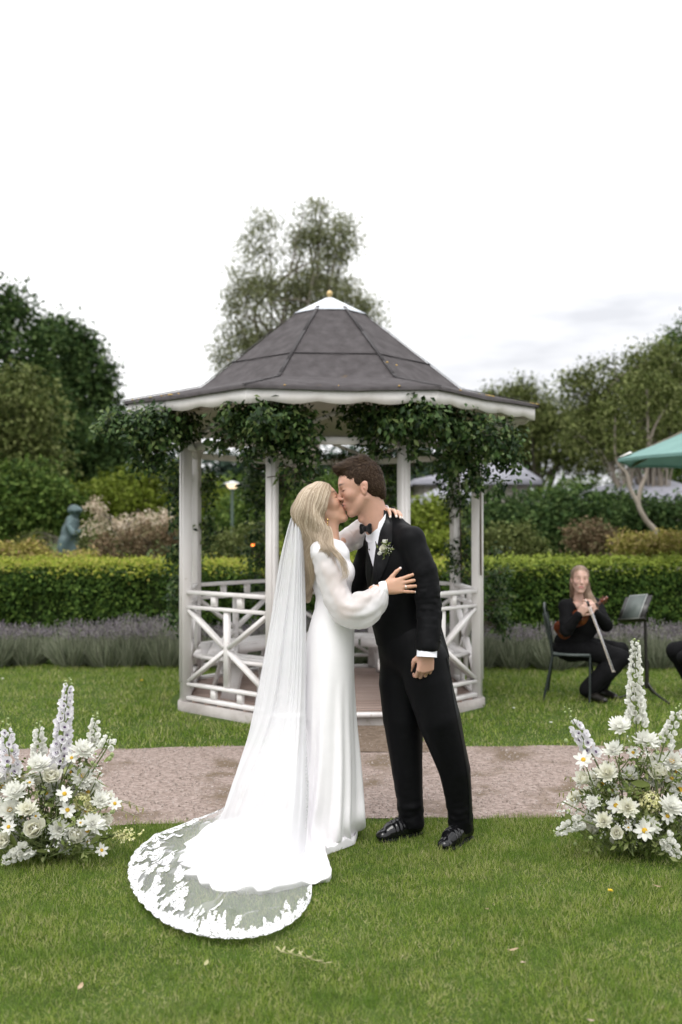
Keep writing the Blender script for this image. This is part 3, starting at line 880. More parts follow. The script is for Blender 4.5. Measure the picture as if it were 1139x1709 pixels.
# ------------------------------------------------------------------ clipped hedge and lavender
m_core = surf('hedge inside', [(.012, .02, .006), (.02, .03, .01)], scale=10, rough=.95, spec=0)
def hedge(label, x0, x1, h, seed, gold):
    r = np.random.default_rng(seed); y0, y1 = 11.25, 12.9
    root = empty('clipped_hedge', ((x0 + x1) / 2, (y0 + y1) / 2, 0), label, 'hedge')
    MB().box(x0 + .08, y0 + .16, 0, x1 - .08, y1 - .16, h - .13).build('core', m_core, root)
    L = x1 - x0
    n = int(L * 3600); x = r.uniform(x0, x1, n); z = r.uniform(.02, h, n) ** 1.0
    bump = .07 * vnoise(np.stack([x, z * 0, z], 1), 3.2, seed) + .05 * vnoise(np.stack([x, z * 0, z], 1), 9, seed + 1)
    y = y0 + .08 - bump + np.abs(r.normal(size=n)) * .05 + np.clip(z - h + .15, 0, 1) * .6
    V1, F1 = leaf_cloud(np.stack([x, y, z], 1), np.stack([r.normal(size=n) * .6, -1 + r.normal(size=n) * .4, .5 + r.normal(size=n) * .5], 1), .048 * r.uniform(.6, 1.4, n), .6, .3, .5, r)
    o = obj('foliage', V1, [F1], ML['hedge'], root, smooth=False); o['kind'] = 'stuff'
    n = int(L * 3000); x = r.uniform(x0, x1, n); y = r.uniform(y0 + .02, y1, n)
    z = h + .035 * vnoise(np.stack([x, y, 0 * x], 1), 4, seed + 2) + r.normal(size=n) * .028 + np.where(r.random(n) < .05, .06, 0) - .10 * (y < y0 + .12) * r.random(n)
    V2, F2 = leaf_cloud(np.stack([x, y, z], 1), np.stack([r.normal(size=n) * .6, -.3 + r.normal(size=n) * .6, 1 + 0 * x], 1), .045 * r.uniform(.6, 1.4, n), .55, .3, -.6, r)
    o = obj('new_growth', V2, [F2], ML['newgrowth' if gold else 'lime'], root, smooth=False); o['kind'] = 'stuff'
hedge('clipped green hedge with yellow top left of and behind the gazebo', -6.2, 1.4, 1.03, 51, True)
hedge('clipped green hedge behind the violinist, right of the gazebo', 1.44, 6.2, 1.05, 52, False)

def lavender(label, x0, x1, seed):
    r = np.random.default_rng(seed); V = []; Q = []; T = []; mi = []; off = 0
    cx = np.arange(x0 + .2, x1, .36); cx = cx + r.normal(size=len(cx)) * .06
    xs, ys, zs, ln, wd, tips = [], [], [], [], [], []
    for c in cx:
        cy = 10.62 + r.normal() * .06; R = r.uniform(.26, .36); H = r.uniform(.36, .50)
        n = 950; a = r.uniform(0, 6.28, n); q = np.sqrt(r.random(n)) * R
        bx, by = c + np.cos(a) * q * .55, cy + np.sin(a) * q * .6
        tx, ty = c + np.cos(a) * q * 1.15 + r.normal(size=n) * .03, cy + np.sin(a) * q * 1.1
        top = H * (1 - .35 * (q / R) ** 2) * r.uniform(.55, 1.08, n)
        bs = np.stack([bx, by, 0 * a], 1); tp = np.stack([tx, ty, top], 1)
        xs.append(bs); zs.append(tp)
    B_, T_ = np.concatenate(xs), np.concatenate(zs); n = len(B_)
    a = r.uniform(0, 6.28, n); w = np.stack([np.cos(a), np.sin(a), 0 * a], 1) * (.0045 * r.uniform(.6, 1.4, n))[:, None]
    md = B_ * .35 + T_ * .65 + r.normal(size=(n, 3)) * .015
    V1 = np.stack([B_ - w, B_ + w, md + w, md - w, T_], 1).reshape(-1, 3); i = np.arange(n)[:, None] * 5
    root = empty('lavender_border', ((x0 + x1) / 2, 10.6, 0), label, 'lavender', kind='stuff')
    obj('stems', V1, [i + [0, 1, 2, 3], i + [3, 2, 4]], ML['lav'], root, smooth=False)
    k = T_[:, 2] > .30; tp = T_[k]; m = len(tp)
    pts = np.repeat(tp, 3, 0) + np.tile(np.array([[0, 0, 0], [0, 0, .022], [0, 0, .044]]), (m, 1))
    V2, F2 = leaf_cloud(pts, r.normal(size=pts.shape) + [0, -.6, 0], .022, .55, .3, -2, r)
    obj('flower_spikes', V2, [F2], ML['lavtip'], root, smooth=False)
lavender('grey green lavender bed below the hedge left of and behind the gazebo', -4.9, 1.3, 61)
lavender('grey lavender bed behind the violinist', 1.35, 5.2, 62)

# ------------------------------------------------------------------ climbing plants on the gazebo
m_vstem = surf('vine stem', [(.06, .045, .03), (.11, .085, .055)], scale=20, rough=.85)
def vine(label, ells, stem, seed, n=60, per=18, size=.052, spread=.045, tips=None):
    r = np.random.default_rng(seed)
    root = empty('climbing_vine', stem[0], label, 'vine', 'vines climbing on the gazebo')
    pts, nrm, cc = clumps(ells, n, per, spread, r, shell=.1)
    nrm = unit(nrm + [0, -.5, .1])
    V, F = leaf_cloud(pts, nrm, size * r.uniform(.55, 1.3, len(pts)), .52, .35, 1.3, r)
    o = obj('leaves', V, [F], ML['vine'], root, smooth=False); o['kind'] = 'stuff'
    b = MB(); b.tube(catmull(stem, 24), .008, 6, False)
    sp = catmull(stem, 24)
    for c in cc[::2]:
        a = sp[np.argmin(np.linalg.norm(sp - c, axis=1))]
        b.tube(catmull([a, (a + c) / 2 + r.normal(size=3) * .03, c], 6), .0035, 4, False)
    b.build('stems', m_vstem, root, True)
EV = lambda px, py, rx, ry, d, t=1.0: E(px, py, rx, ry, d, t)
q = lambda *a: [P(*t) for t in a]
vine('dense dark vine hanging off the left eaves corner of the gazebo', [EV(205, 705, 40, 24, 7.6), EV(255, 715, 45, 34, 7.55), EV(240, 745, 14, 34, 7.75), EV(300, 715, 30, 26, 7.9), EV(275, 700, 60, 15, 7.7), EV(232, 772, 7, 22, 7.7), EV(262, 765, 8, 20, 7.7), EV(170, 712, 12, 12, 7.7)], q((312, 900, 8.15), (312, 760, 8.1), (280, 712, 7.9), (200, 705, 7.7)), 71, 165, size=.056, spread=.052)
vine('bushy vine around the head of the front left gazebo post', [EV(430, 712, 40, 32, 7.2), EV(490, 715, 42, 40, 7.25), EV(505, 760, 14, 34, 7.3), EV(395, 702, 36, 20, 7.3), EV(370, 735, 26, 14, 7.6), EV(450, 685, 80, 14, 7.15), EV(462, 745, 26, 16, 7.25), EV(440, 700, 24, 24, 7.0), EV(415, 755, 7, 22, 7.25), EV(520, 795, 7, 18, 7.3), EV(480, 790, 7, 16, 7.3)], q((452, 960, 7.56), (450, 760, 7.54), (460, 710, 7.5), (530, 700, 7.6)), 72, 210, size=.056, spread=.052)
vine('leafy vine on the lintel above the groom', [EV(615, 705, 30, 28, 7.5), EV(660, 692, 36, 24, 7.25), EV(590, 690, 30, 14, 7.5), EV(700, 685, 30, 18, 7.1), EV(640, 725, 14, 20, 7.45), EV(680, 712, 26, 24, 7.2), EV(625, 748, 7, 18, 7.5), EV(690, 750, 8, 20, 7.3)], q((678, 900, 7.62), (676, 745, 7.62), (650, 700, 7.6), (590, 690, 7.65)), 73, 140, size=.056, spread=.052)
vine('thick vine spilling over the right corner of the gazebo', [EV(745, 715, 40, 38, 7.4), EV(800, 720, 46, 42, 7.6), EV(715, 700, 30, 26, 7.2), EV(842, 735, 18, 36, 7.85), EV(770, 760, 24, 26, 7.8), EV(810, 775, 10, 34, 7.9), EV(850, 760, 14, 24, 7.9), EV(730, 685, 50, 18, 7.6), EV(690, 735, 14, 14, 7.6), EV(742, 775, 8, 26, 7.5), EV(858, 790, 7, 20, 7.9), EV(785, 800, 9, 24, 7.8), EV(828, 800, 7, 22, 7.9)], q((803, 960, 8.2), (800, 770, 8.2), (790, 720, 8.0), (720, 690, 7.8)), 74, 200, size=.056, spread=.055)
vine('vine twined down the back left gazebo post', [EV(300, 830, 18, 60, 9.1), EV(285, 790, 24, 34, 9.1), EV(345, 880, 12, 60, 9.2), EV(350, 800, 12, 40, 9.2), EV(300, 915, 16, 30, 9.1), EV(296, 1000, 14, 60, 9.2)], q((338, 1080, 9.2), (330, 960, 9.2), (335, 860, 9.2), (320, 770, 9.2)), 75, 110)
vine('dark vine covering the rear post behind the bride', [EV(425, 820, 26, 50, 9.9), EV(430, 900, 20, 50, 9.9), EV(480, 800, 30, 40, 9.9), EV(425, 970, 18, 40, 9.9), EV(520, 780, 40, 26, 9.9), EV(560, 760, 50, 12, 9.9), EV(440, 760, 40, 22, 9.9)], q((470, 1080, 9.9), (468, 960, 9.9), (466, 860, 9.9), (500, 770, 9.9)), 76, 150)
vine('vine climbing the rear right gazebo post', [EV(760, 830, 16, 50, 9.2), EV(745, 790, 24, 24, 9.2), EV(782, 900, 12, 60, 9.2), EV(790, 980, 16, 50, 9.2), EV(835, 960, 22, 50, 9.3), EV(830, 1030, 20, 40, 9.3), EV(755, 940, 10, 40, 9.2)], q((768, 1080, 9.2), (770, 960, 9.2), (768, 860, 9.2), (765, 770, 9.2)), 77, 120)
vine('vine hanging under the rear lintel right of the groom', [EV(650, 830, 20, 40, 9.9), EV(660, 780, 34, 22, 9.9), EV(610, 770, 40, 14, 9.9), EV(700, 765, 40, 12, 9.9)], q((655, 1080, 9.9), (655, 960, 9.9), (655, 860, 9.9), (640, 770, 9.9)), 78, 80)

# ------------------------------------------------------------------ buildings behind the trees
m_slate = surf('grey slate', [(.18, .18, .21), (.24, .24, .275), (.29, .29, .33)], scale=3, rough=.7, bump=.3, bscale=20)
m_wall = surf('pale render', [(.42, .38, .33), (.5, .46, .41)], scale=2, rough=.85)
m_glass = surf('dark glass', [(.02, .025, .03), (.04, .045, .05)], scale=1, rough=.1)
def pavilion(name, label, px0, px1, py_eave, px_apex, py_apex, d, depth):
    a = P(px0, py_eave, d); c = P(px1, py_eave, d); t = P(px_apex, py_apex, d + depth / 2); e = a[2]
    root = empty(name, ((a[0] + c[0]) / 2, d, 0), label, 'building')
    w = MB(); w.box(a[0] + .3, d + .3, 0, c[0] - .3, d + depth - .3, e); w.build('wall', m_wall, root)
    rf = MB(); V = [[a[0], d, e], [c[0], d, e], [c[0], d + depth, e], [a[0], d + depth, e], [t[0] - .1, t[1], t[2]], [t[0] + .1, t[1], t[2]]]
    V += [[v[0], v[1], v[2] - .12] for v in V[:4]]
    rf.add(V, [[0, 1, 5, 4], [2, 3, 4, 5], [0, 6, 7, 1], [1, 7, 8, 2], [2, 8, 9, 3], [3, 9, 6, 0]], [[1, 2, 5], [3, 0, 4], ])
    rf.build('roof', m_slate, root)
    n = 4; L = (c[0] - a[0]) / n
    for i in range(n):
        x = a[0] + L * (i + .5)
        f = MB().box(x - .45, d + .24, .9, x + .45, d + .31, e - .5).build('window', m_wall, root)
        MB().box(x - .38, d + .22, .97, x + .38, d + .245, e - .57).build('pane', m_glass, f)
pavilion('garden_house', 'low garden house with grey hipped roof right of the gazebo', 690, 905, 800, 850, 768, 24, 5)
pavilion('garden_house', 'small pale roofed house seen through the gazebo beside the groom', 676, 800, 838, 772, 800, 22, 3.5)
pavilion('long_building', 'long low building with pale grey roof behind the parasol', 955, 1230, 834, 1080, 792, 21, 4)

# pale leaning stems in front of the dark shrubs on the right
ls = empty('leaning_tree', P(1098, 900, 17.2) * [1, 1, 0], 'small tree with pale bent stems leaning left below the parasol', 'tree')
b = MB(); f0 = P(1100, 905, 17.2); b.tube(catmull([f0 * [1, 1, 0], f0, P(1078, 868, 17.2), P(1066, 842, 17.2), P(1070, 815, 17.2), P(1080, 785, 17.3), P(1082, 740, 17.3), P(1080, 650, 17.4)], 40), np.linspace(.06, .02, 40), 8)
b.tube(catmull([P(1066, 842, 17.2), P(1052, 815, 17.2), P(1046, 790, 17.2), P(1028, 765, 17.3), P(1027, 690, 17.4)], 24), np.linspace(.042, .014, 24), 8)
b.tube(catmull([P(1081, 760, 17.3), P(1092, 715, 17.3), P(1115, 675, 17.3)], 14), np.linspace(.035, .012, 14), 6); b.build('trunk', m_bark_pale, ls, True)
pts, nrm, cc = clumps([E(1080, 650, 45, 30, 17.4), E(1027, 690, 30, 26, 17.4), E(1115, 675, 30, 26, 17.3), E(1045, 735, 26, 18, 17.3)], 120, 24, .13, np.random.default_rng(91))
V, F = leaf_cloud(pts, nrm, .085 * rng.uniform(.6, 1.3, len(pts)), .45, .3, 1.2); o = obj('crown', V, [F], ML['olive'], ls, smooth=False); o['kind'] = 'stuff'

# ------------------------------------------------------------------ people
from mathutils.bvhtree import BVHTree
m_skin = tintmat('skin', .48, .45, sss=.12)
m_suit = surf('black wool', [(.0018, .0019, .0026), (.0030, .0031, .0040)], scale=60, rough=.6, bump=.05, bscale=900, spec=.11, sheen=.008)
m_satin = surf('black satin', [(.005, .0052, .0065), (.008, .0085, .010)], scale=30, rough=.4, spec=.22)
m_velvet = surf('black velvet', [(.004, .004, .005), (.007, .007, .008)], scale=60, rough=.8, spec=.2, sheen=.1)
m_patent = surf('patent leather', [(.004, .004, .0045), (.006, .006, .007)], scale=20, rough=.12, spec=.35, coat=.15)
m_shirt = surf('white shirt cotton', [(.72, .72, .78), (.78, .78, .83)], scale=20, rough=.75, bump=.05, bscale=300)
m_dress = surf('ivory crepe', [(.81, .79, .81), (.85, .83, .85)], scale=12, rough=.55, sheen=.1, bump=.03, bscale=400)
m_sheer = surf('sheer white organza', [(.82, .81, .82), (.86, .85, .86)], scale=12, rough=.5, transl=.25, alpha=.70, bump=.08, bscale=120)
m_lace = surf('white lace', [(.84, .84, .85), (.88, .88, .89)], scale=30, rough=.7, bump=.6, bscale=220)
_n, _l = m_lace.node_tree.nodes, m_lace.node_tree.links      # open-work: fine holes between the threads
_f = ramp(_n, _l, noise(_n, _l, 130, 2, .5), [(.12, .12, .12), (1, 1, 1)], .40, .50)
_o = [q for q in _n if q.type == 'OUTPUT_MATERIAL'][0]; _s = _o.inputs['Surface'].links[0].from_socket
_t = _n.new('ShaderNodeBsdfTransparent'); _m = _n.new('ShaderNodeMixShader')
_l.new(_f, _m.inputs[0]); _l.new(_t.outputs[0], _m.inputs[1]); _l.new(_s, _m.inputs[2]); _l.new(_m.outputs[0], _o.inputs['Surface'])
m_black = surf('black cloth', [(.0035, .0035, .004), (.006, .006, .007)], scale=30, rough=.85, spec=.15)
m_goldj = surf('gold jewellery', [(.7, .5, .2), (.8, .6, .28)], scale=50, rough=.25, metal=1)
m_pearl = surf('pearl', [(.75, .7, .66), (.82, .78, .74)], scale=50, rough=.25)

def frame(F, side_hint=None, U=None):
    F = unit(F); U = unit(np.asarray(U, float) - F * (np.asarray(U, float) @ F)); S = np.cross(U, F)
    return np.array([F, S, U])       # forward, left, up

def head(sf, O, A, s, female=False):
    L = lambda f, l, u: O + s * (f * A[0] + l * A[1] + u * A[2])
    c = lambda a, b, ra, rb, k=.012, cut=False: sf.cone(L(*a), L(*b), ra * s, rb * s, k * s, cut)
    e = lambda a, r, k=.012, cut=False, B=None: sf.ell(L(*a), np.array(r) * s, A if B is None else B, k * s, cut)
    e((-.008, 0, .045), (.098, .075, .083))
    e((.030, 0, .035), (.070, .066, .066), .02)
    e((.036, 0, -.012), (.058, .058, .078), .025)
    e((.030, 0, -.055), (.058, .047, .046), .02)
    jw = .046 if female else .051
    for q in (-1, 1):
        c((.002, jw * q, -.045), (.066, .017 * q, -.098), .017, .016, .022)
        e((.062, .037 * q, -.014), (.026, .026, .026), .02)
        e((.094, .031 * q, .016), (.014, .017, .011), .010, True)           # eye socket
        e((.079, .031 * q, .014), (.0140, .0165, .0120), .007)               # closed lid over the eye
    c((.082, .028, .036), (.082, -.028, .036), .012 if female else .0145, .012 if female else .0145, .014)
    e((.078, 0, -.101), (.019, .020, .017), .016)
    e((.078, 0, -.058), (.024, .028, .028), .02)
    c((.090, 0, .028), (.1135, 0, -.018), .0075, .0095, .012)               # nose
    e((.1175, 0, -.021), (.0095, .0095, .0088), .008)
    for q in (-1, 1): e((.1035, .0115 * q, -.026), (.0095, .0065, .0075), .006)
    e((.1005, 0, -.0505), (.0075, .019, .0062), .006); e((.0985, 0, -.0635), (.0080, .018, .0070), .006)
    c((.104, .02, -.0565), (.104, -.02, -.0565), .0022, .0022, .004, True)
    for q in (-1, 1):                                                          # ears
        B = np.array([unit(A[0] * .95 + A[2] * .25 - A[1] * q * .25), A[1], A[2]]); B[1] = unit(np.cross(B[2], B[0]))
        e((-.006, .073 * q, -.002), (.017, .0075, .029), .004, False, B)
        e((-.010, .072 * q, .012), (.016, .0085, .016), .004, False, B)
        e((.000, .071 * q, -.026), (.0085, .007, .010), .004)
        e((.002, .0815 * q, .002), (.0095, .0065, .017), .003, True); e((-.004, .0795 * q, -.004), (.004, .004, .007), .002)
    return L

def head_tint(V, O, A, s, skin, lip, brow, flush, lash=True):
    q = ((V - O) @ A.T) / s; f, l, u = q.T; al = np.abs(l)
    col_ = np.tile(np.array(skin, float), (len(V), 1))
    def blend(w, c): 
        w = np.clip(w, 0, 1)[:, None]; col_[:] = col_ * (1 - w) + np.array(c) * w
    blend(.5 * np.exp(-(((f - .07) / .03) ** 2 + ((al - .042) / .02) ** 2 + ((u + .02) / .022) ** 2)), flush)
    blend(.5 * np.exp(-(((f + .005) / .02) ** 2 + ((al - .075) / .012) ** 2 + ((u) / .03) ** 2)), flush)
    blend(.35 * np.exp(-(((f - .115) / .015) ** 2 + ((u + .022) / .014) ** 2)), flush)
    blend(1.3 * np.exp(-(((u + .057) / .0095) ** 4 + (al / .021) ** 4)) * (f > .088), lip)
    blend(1.2 * np.exp(-(((u - (.0405 - .12 * (al - .03) ** 2 * 10)) / .0048) ** 2 + ((al - .032) / .018) ** 4)) * (f > .06), brow)
    if lash: blend(1.2 * np.exp(-(((u - .0085 - .12 * np.abs(al - .032)) / .0030) ** 2 + ((al - .034) / .016) ** 4)) * (f > .065), (.025, .016, .012))
    return col_

def hand(sf, W, d, n, t, s, curl, spread, thumb, tips=None):
    """wrist W, d towards fingers, n out of the back of the hand, t towards the thumb side"""
    d = unit(d); n = unit(n - d * (np.asarray(n) @ d)); t = unit(np.asarray(t) - d * (np.asarray(t) @ d)); t = unit(t - n * (t @ n))
    lens = [(.042, .026, .021), (.047, .030, .022), (.043, .028, .022), (.034, .021, .019)]
    offs = [.029, .0095, -.0105, -.0285]; fwd = [.088, .091, .086, .078]; out = []
    for i in range(4):
        base = W + s * (d * .012 + t * offs[i] * .55); kn = W + s * (d * fwd[i] + t * offs[i])
        sf.cone(base, kn, .0145 * s, .0112 * s, .014 * s)
        p = kn; a = 0; sp = math.radians(spread[i]); dd = unit(d * math.cos(sp) + t * math.sin(sp))
        for j in range(3):
            a += math.radians(curl[i][j]); q = p + s * lens[i][j] * (dd * math.cos(a) - n * math.sin(a))
            r0 = (.0098, .0088, .0078)[j] * s * (.88 if i == 3 else 1); r1 = (.0088, .0078, .0064)[j] * s * (.88 if i == 3 else 1)
            sf.cone(p, q, r0, r1, .0035 * s); 
            if j == 2: out.append((q, dd * math.cos(a) - n * math.sin(a), n * math.cos(a) + dd * math.sin(a)))
            p = q
    sf.ell(W + s * (d * .045 - n * .004), s * np.array([.045, .034, .013]), np.array([d, t, n]), .014 * s)
    # thumb leaves the side of the palm
    b0 = W + s * (d * .022 + t * .022 - n * .006); th = [np.asarray(x, float) for x in thumb]; p = b0
    for j, (v, L) in enumerate(zip(th, (.040, .031, .026))):
        v = unit(v[0] * d + v[1] * t + v[2] * n); q = p + v * L * s
        sf.cone(p, q, (.0145, .0105, .0092)[j] * s, (.0105, .0095, .0068)[j] * s, (.014 if j == 0 else .004) * s); p = q
        if j == 2: out.append((q, v, unit(n + t * .3)))
    return out

def ribbons(name, paths, width, out, mat, parent, taper=True):
    """many flat hair strands: paths (S,K,3), out = outward normals (S,K,3)"""
    S, K = paths.shape[:2]; T = np.gradient(paths, axis=1); w = unit(np.cross(T, out))
    wd = np.broadcast_to(np.asarray(width, float).reshape(-1, 1), (S, K)).copy()
    if taper: wd *= np.clip(np.linspace(1.25, .15, K) * 1.0, 0, 1)[None]
    a = paths - w * wd[..., None] / 2; b = paths + w * wd[..., None] / 2
    V = np.stack([a, b], 2).reshape(-1, 3)
    i = (np.arange(S)[:, None] * K + np.arange(K - 1)[None]).ravel() * 2
    return obj(name, V, [np.stack([i, i + 1, i + 3, i + 2], 1)], mat, parent)

def bvh(o_V, o_F): return BVHTree.FromPolygons([Vector(v) for v in o_V], [list(map(int, f)) for f in o_F])
def cast(tree_, px, py, lift=0.0):
    """where the sight line through that pixel meets a garment"""
    o0 = Vector((0, 0, CAM_H)); d0 = (Vector(P(px, py, 4.7)) - o0).normalized()
    h, nn, _, _ = tree_.ray_cast(o0, d0)
    if h is None:
        h, nn, _, _ = tree_.find_nearest(Vector(P(px, py, 4.62)))
    return np.array(h), np.array(nn)

def merge(parts):
    V = []; F = []; C = []; n = 0
    for v, f, c in parts: V.append(v); F.append(f + n); C.append(np.broadcast_to(np.asarray(c, float), (len(v), 3))); n += len(v)
    return np.concatenate(V), np.concatenate(F), np.concatenate(C)

def soft(pts_list, pad, h):
    a = np.array(pts_list, float); return Soft(a.min(0) - pad, a.max(0) + pad, h)

# ============================================================ groom
GR = empty('person', P(700, 1395, 4.7) * [1, 1, 0], 'person in black tuxedo and patent shoes kissing the person in white', 'person')
SK_G = (.55, .315, .235); SK_B = (.56, .325, .225)
Og = P(604, 815, 4.728)
Ag = frame((-.962, -.06, -.265), U=(-.27, .0, .962)); sg = 1.02
nk = P(634, 876, 4.765)
fv = unit([-.82, -.57, 0]); lv = unit([.57, -.82, 0])
sf = Soft(Og - [.17, .14, .27], Og + [.17, .14, .20], .0029)
Lg = head(sf, Og, Ag, sg)
sf.cone(Lg(-.03, 0, -.03), nk + [.005, 0, -.02], .052, .056, .03)
sf.cone(Lg(.0, 0, -.06), nk + fv * .02 + [0, 0, -.03], .043, .05, .03)
sf.ell(Lg(.042, 0, -.14) + [0, 0, .0], (.013, .012, .014), None, .02)
V, F = sf.mesh(1)
parts = [(V, F, head_tint(V, Og, Ag, sg, SK_G, (.50, .22, .19), (.09, .06, .045), (.56, .25, .19)))]
# torso, arms and legs of the body under the clothes
chest = P(661, 945, 4.77); belly = P(668, 1035, 4.77); pelvis = P(684, 1090, 4.74)
shL = P(692, 902, 4.605); elL = P(717, 1005, 4.565); wrL = P(713, 1086, 4.51)
shR = P(627, 900, 4.93); elR = P(588, 1000, 5.0); wrR = P(572, 1012, 4.95)
hipL = P(712, 1112, 4.66); knL = P(745, 1250, 4.64); anL = P(771, 1372, 4.70)
hipR = P(664, 1112, 4.80); knR = P(676, 1250, 4.78); anR = P(692, 1370, 4.79)
sf = soft([nk, chest, pelvis, shL, shR, wrL, elR, wrR, anL, anR, elL], .17, .009)
sf.ell(chest, (.140, .085, .19), np.array([lv, fv, [0, 0, 1]]), .03); sf.ell(belly, (.115, .08, .15), np.array([lv, fv, [0, 0, 1]]), .05)
sf.cone(nk + [0, 0, -.03], chest, .045, .07, .03); sf.cone(nk + [0, 0, -.10], shL, .035, .04, .03); sf.cone(nk + [0, 0, -.10], shR, .035, .04, .03)
sf.chain([shL, elL, wrL], [.040, .034, .026], .03); sf.chain([shR, elR, wrR], [.048, .042, .028], .03)
sf.cone(belly, pelvis, .09, .09, .05); sf.chain([hipL, knL, anL], [.058, .040, .030], .05); sf.chain([hipR, knR, anR], [.058, .040, .030], .05)
V, F = sf.mesh(1); parts.append((V, F, SK_G))
# near hand, relaxed, back of the hand to the camera
sf = soft([wrL, wrL + [0, 0, -.17]], .07, .0022)
sf.cone(wrL + [.005, 0, .05], wrL, .027, .025, .01)
tipsG = hand(sf, wrL, (-.10, .05, -1), (.18, -1, 0), (-1, -.12, 0), 1.02, [(38, 42, 25), (44, 46, 26), (46, 48, 28), (48, 48, 28)], [3, 0, -2, -5], [(.7, .62, -.35), (.93, .2, -.4), (.95, .0, -.5)])
V, F = sf.mesh(1); cG = np.tile(np.array([.52, .30, .225]), (len(V), 1))
for tp, td, tn in tipsG:
    w = np.exp(-(np.linalg.norm(V - (tp - td * .004 + tn * .006), axis=1) / .0065) ** 4)[:, None]; cG = cG * (1 - w) + w * np.array([.66, .44, .38])
parts.append((V, F, cG))
# far hand on the bride's back
sf = soft([wrR, wrR + [-.1, -.1, 0]], .12, .004)
hand(sf, wrR, (-.6, -.75, 0), (-.75, .6, 0), (0, 0, 1), 1.0, [(15, 20, 15)] * 4, [4, 1, -2, -6], [(.6, .7, -.3), (.8, .4, -.3), (.9, .1, -.3)])
V, F = sf.mesh(1); parts.append((V, F, SK_G))
V, F, C = merge(parts); obj('body', V, [F], m_skin, GR, True, C)

# hair: a thick cap swept up and forward into a quiff, with strands on it
m_hairG = surf('brown hair', [(.020, .011, .007), (.042, .025, .015), (.066, .041, .025), (.10, .066, .041)], island=True, rough=.5, spec=.14)
m_hairGb = surf('brown hair base', [(.022, .013, .009), (.038, .023, .015)], scale=60, rough=.8, spec=.1, bump=.6, bscale=200)
sf = Soft(Og - [.18, .14, .2], Og + [.17, .14, .22], .0032)
e = lambda a, r, k=.015, cut=False: sf.ell(Lg(*a), np.array(r) * sg, Ag, k, cut)
e((-.010, 0, .050), (.104, .080, .086)); e((-.045, 0, .005), (.068, .074, .075)); e((-.078, 0, -.03), (.028, .048, .05))
e((.030, 0, .108), (.062, .055, .028), .02); e((.058, 0, .110), (.038, .052, .022), .015); e((.078, .005, .108), (.018, .042, .014), .012)
e((-.02, 0, .125), (.05, .05, .02), .02)
e((.108, 0, .010), (.070, .11, .082), .006, True); e((.10, 0, -.10), (.13, .12, .09), .006, True)
for s_ in (-1, 1): e((-.003, .085 * s_, -.008), (.019, .03, .034), .006, True); e((.03, .085 * s_, -.072), (.06, .04, .055), .006, True)
e((-.06, 0, -.125), (.10, .10, .052), .006, True)
V, F = sf.mesh(1); N = normals(V, F); q = ((V - Og) @ Ag.T) / sg
V = V + N * (.003 * vnoise(q * [6, 2, 6], 14, 3) + .0025 * vnoise(q, 70, 4))[:, None] * np.clip((q[:, 2] - .0) / .06, .15, 1)[:, None]
hb = obj('hair', V, [F], m_hairGb, GR)
r = np.random.default_rng(3); k = r.choice(len(V), 7500); p0, n0, q0 = V[k], N[k], q[k]
top = np.clip((q0[:, 2] - .07) / .04, 0, 1)[:, None]
fl = unit(-.55 * Ag[0] - .9 * Ag[2] + 0 * n0) * (1 - top) + top * unit((.75 * Ag[0])[None] + .35 * Ag[2] + r.normal(size=(len(k), 3)) * .28)
fl = unit(fl - n0 * np.sum(fl * n0, 1, keepdims=True) * .8); ln = (.011 + .019 * top[:, 0]) * r.uniform(.6, 1.3, len(k))
tt = np.linspace(0, 1, 5)[None, :, None]
paths = p0[:, None] - n0[:, None] * .001 + fl[:, None] * tt * ln[:, None, None] + n0[:, None] * (np.sin(tt * 2.6) * (.0018 + .005 * top[:, None]) * r.uniform(.3, 1.5, (len(k), 1, 1)))
front = np.clip((q0[:, 0] - .05) / .05, 0, 1)[:, None, None] * top[:, None]
paths += (Ag[2] * .9 - Ag[0] * .5) * front * tt ** 2 * .012
ribbons('hair_strands', paths, .0019, np.repeat(n0[:, None], 5, 1), m_hairG, hb)

# jacket
AX = np.array([lv, fv, [0, 0, 1]])
sf = soft([shL, shR, elL, wrL, elR, wrR, P(755, 1088, 4.72), P(610, 930, 4.7), nk], .13, .0065)
sf.ell(P(662, 948, 4.77), (.185, .128, .23), AX, .03)
sf.ell(P(668, 1030, 4.77), (.155, .125, .20), AX, .06); sf.ell(P(686, 1092, 4.76), (.172, .14, .16), AX, .06)
sf.cone(nk + [.01, .02, -.05], shL + [-.008, .01, .016], .055, .050, .035); sf.cone(nk + [.01, .02, -.05], shR, .06, .062, .05)
sf.cone(nk + [.03, .03, -.01], P(665, 930, 4.83), .055, .10, .05); sf.cone(P(641, 858, 4.775), P(650, 885, 4.79), .062, .075, .04)
sf.cone(P(706, 990, 4.83), P(741, 1098, 4.80), .05, .028, .06)                     # back vent kicks out
sf.cone(P(700, 1060, 4.70), P(738, 1100, 4.70), .05, .03, .05)
sf.halfspace(P(690, 1090, 4.74), (-.17, 0, -1), .004); Vu, Fu = sf.mesh(1); jt_u = bvh(Vu, Fu)
sf.cone(P(640, 1095, 4.62), P(618, 1100, 4.66), .03, .05, .02, True)                # cutaway front
op0 = P(618, 882, 4.69); op1 = P(619, 988, 4.69)
sf.cone(op0, op1, .078, .004, .006, True)
sf.cone(nk + fv * .03 + [0, 0, .06], nk + fv * .03 + [0, 0, -.03], .075, .066, .006, True); sf.cone(Lg(-.02, 0, -.02), nk + [0, 0, -.01], .069, .069, .004, True); sf.halfspace(P(645, 852, 4.78), (-.55, .1, 1), .003)
sf.chain([shL + [-.012, .012, -.004], P(707, 952, 4.58), elL, P(714, 1080, 4.515)], [.062, .063, .059, .057], .03)
sf.halfspace(P(713, 1083, 4.51), (-.27, -.1, -1), .003) if False else None
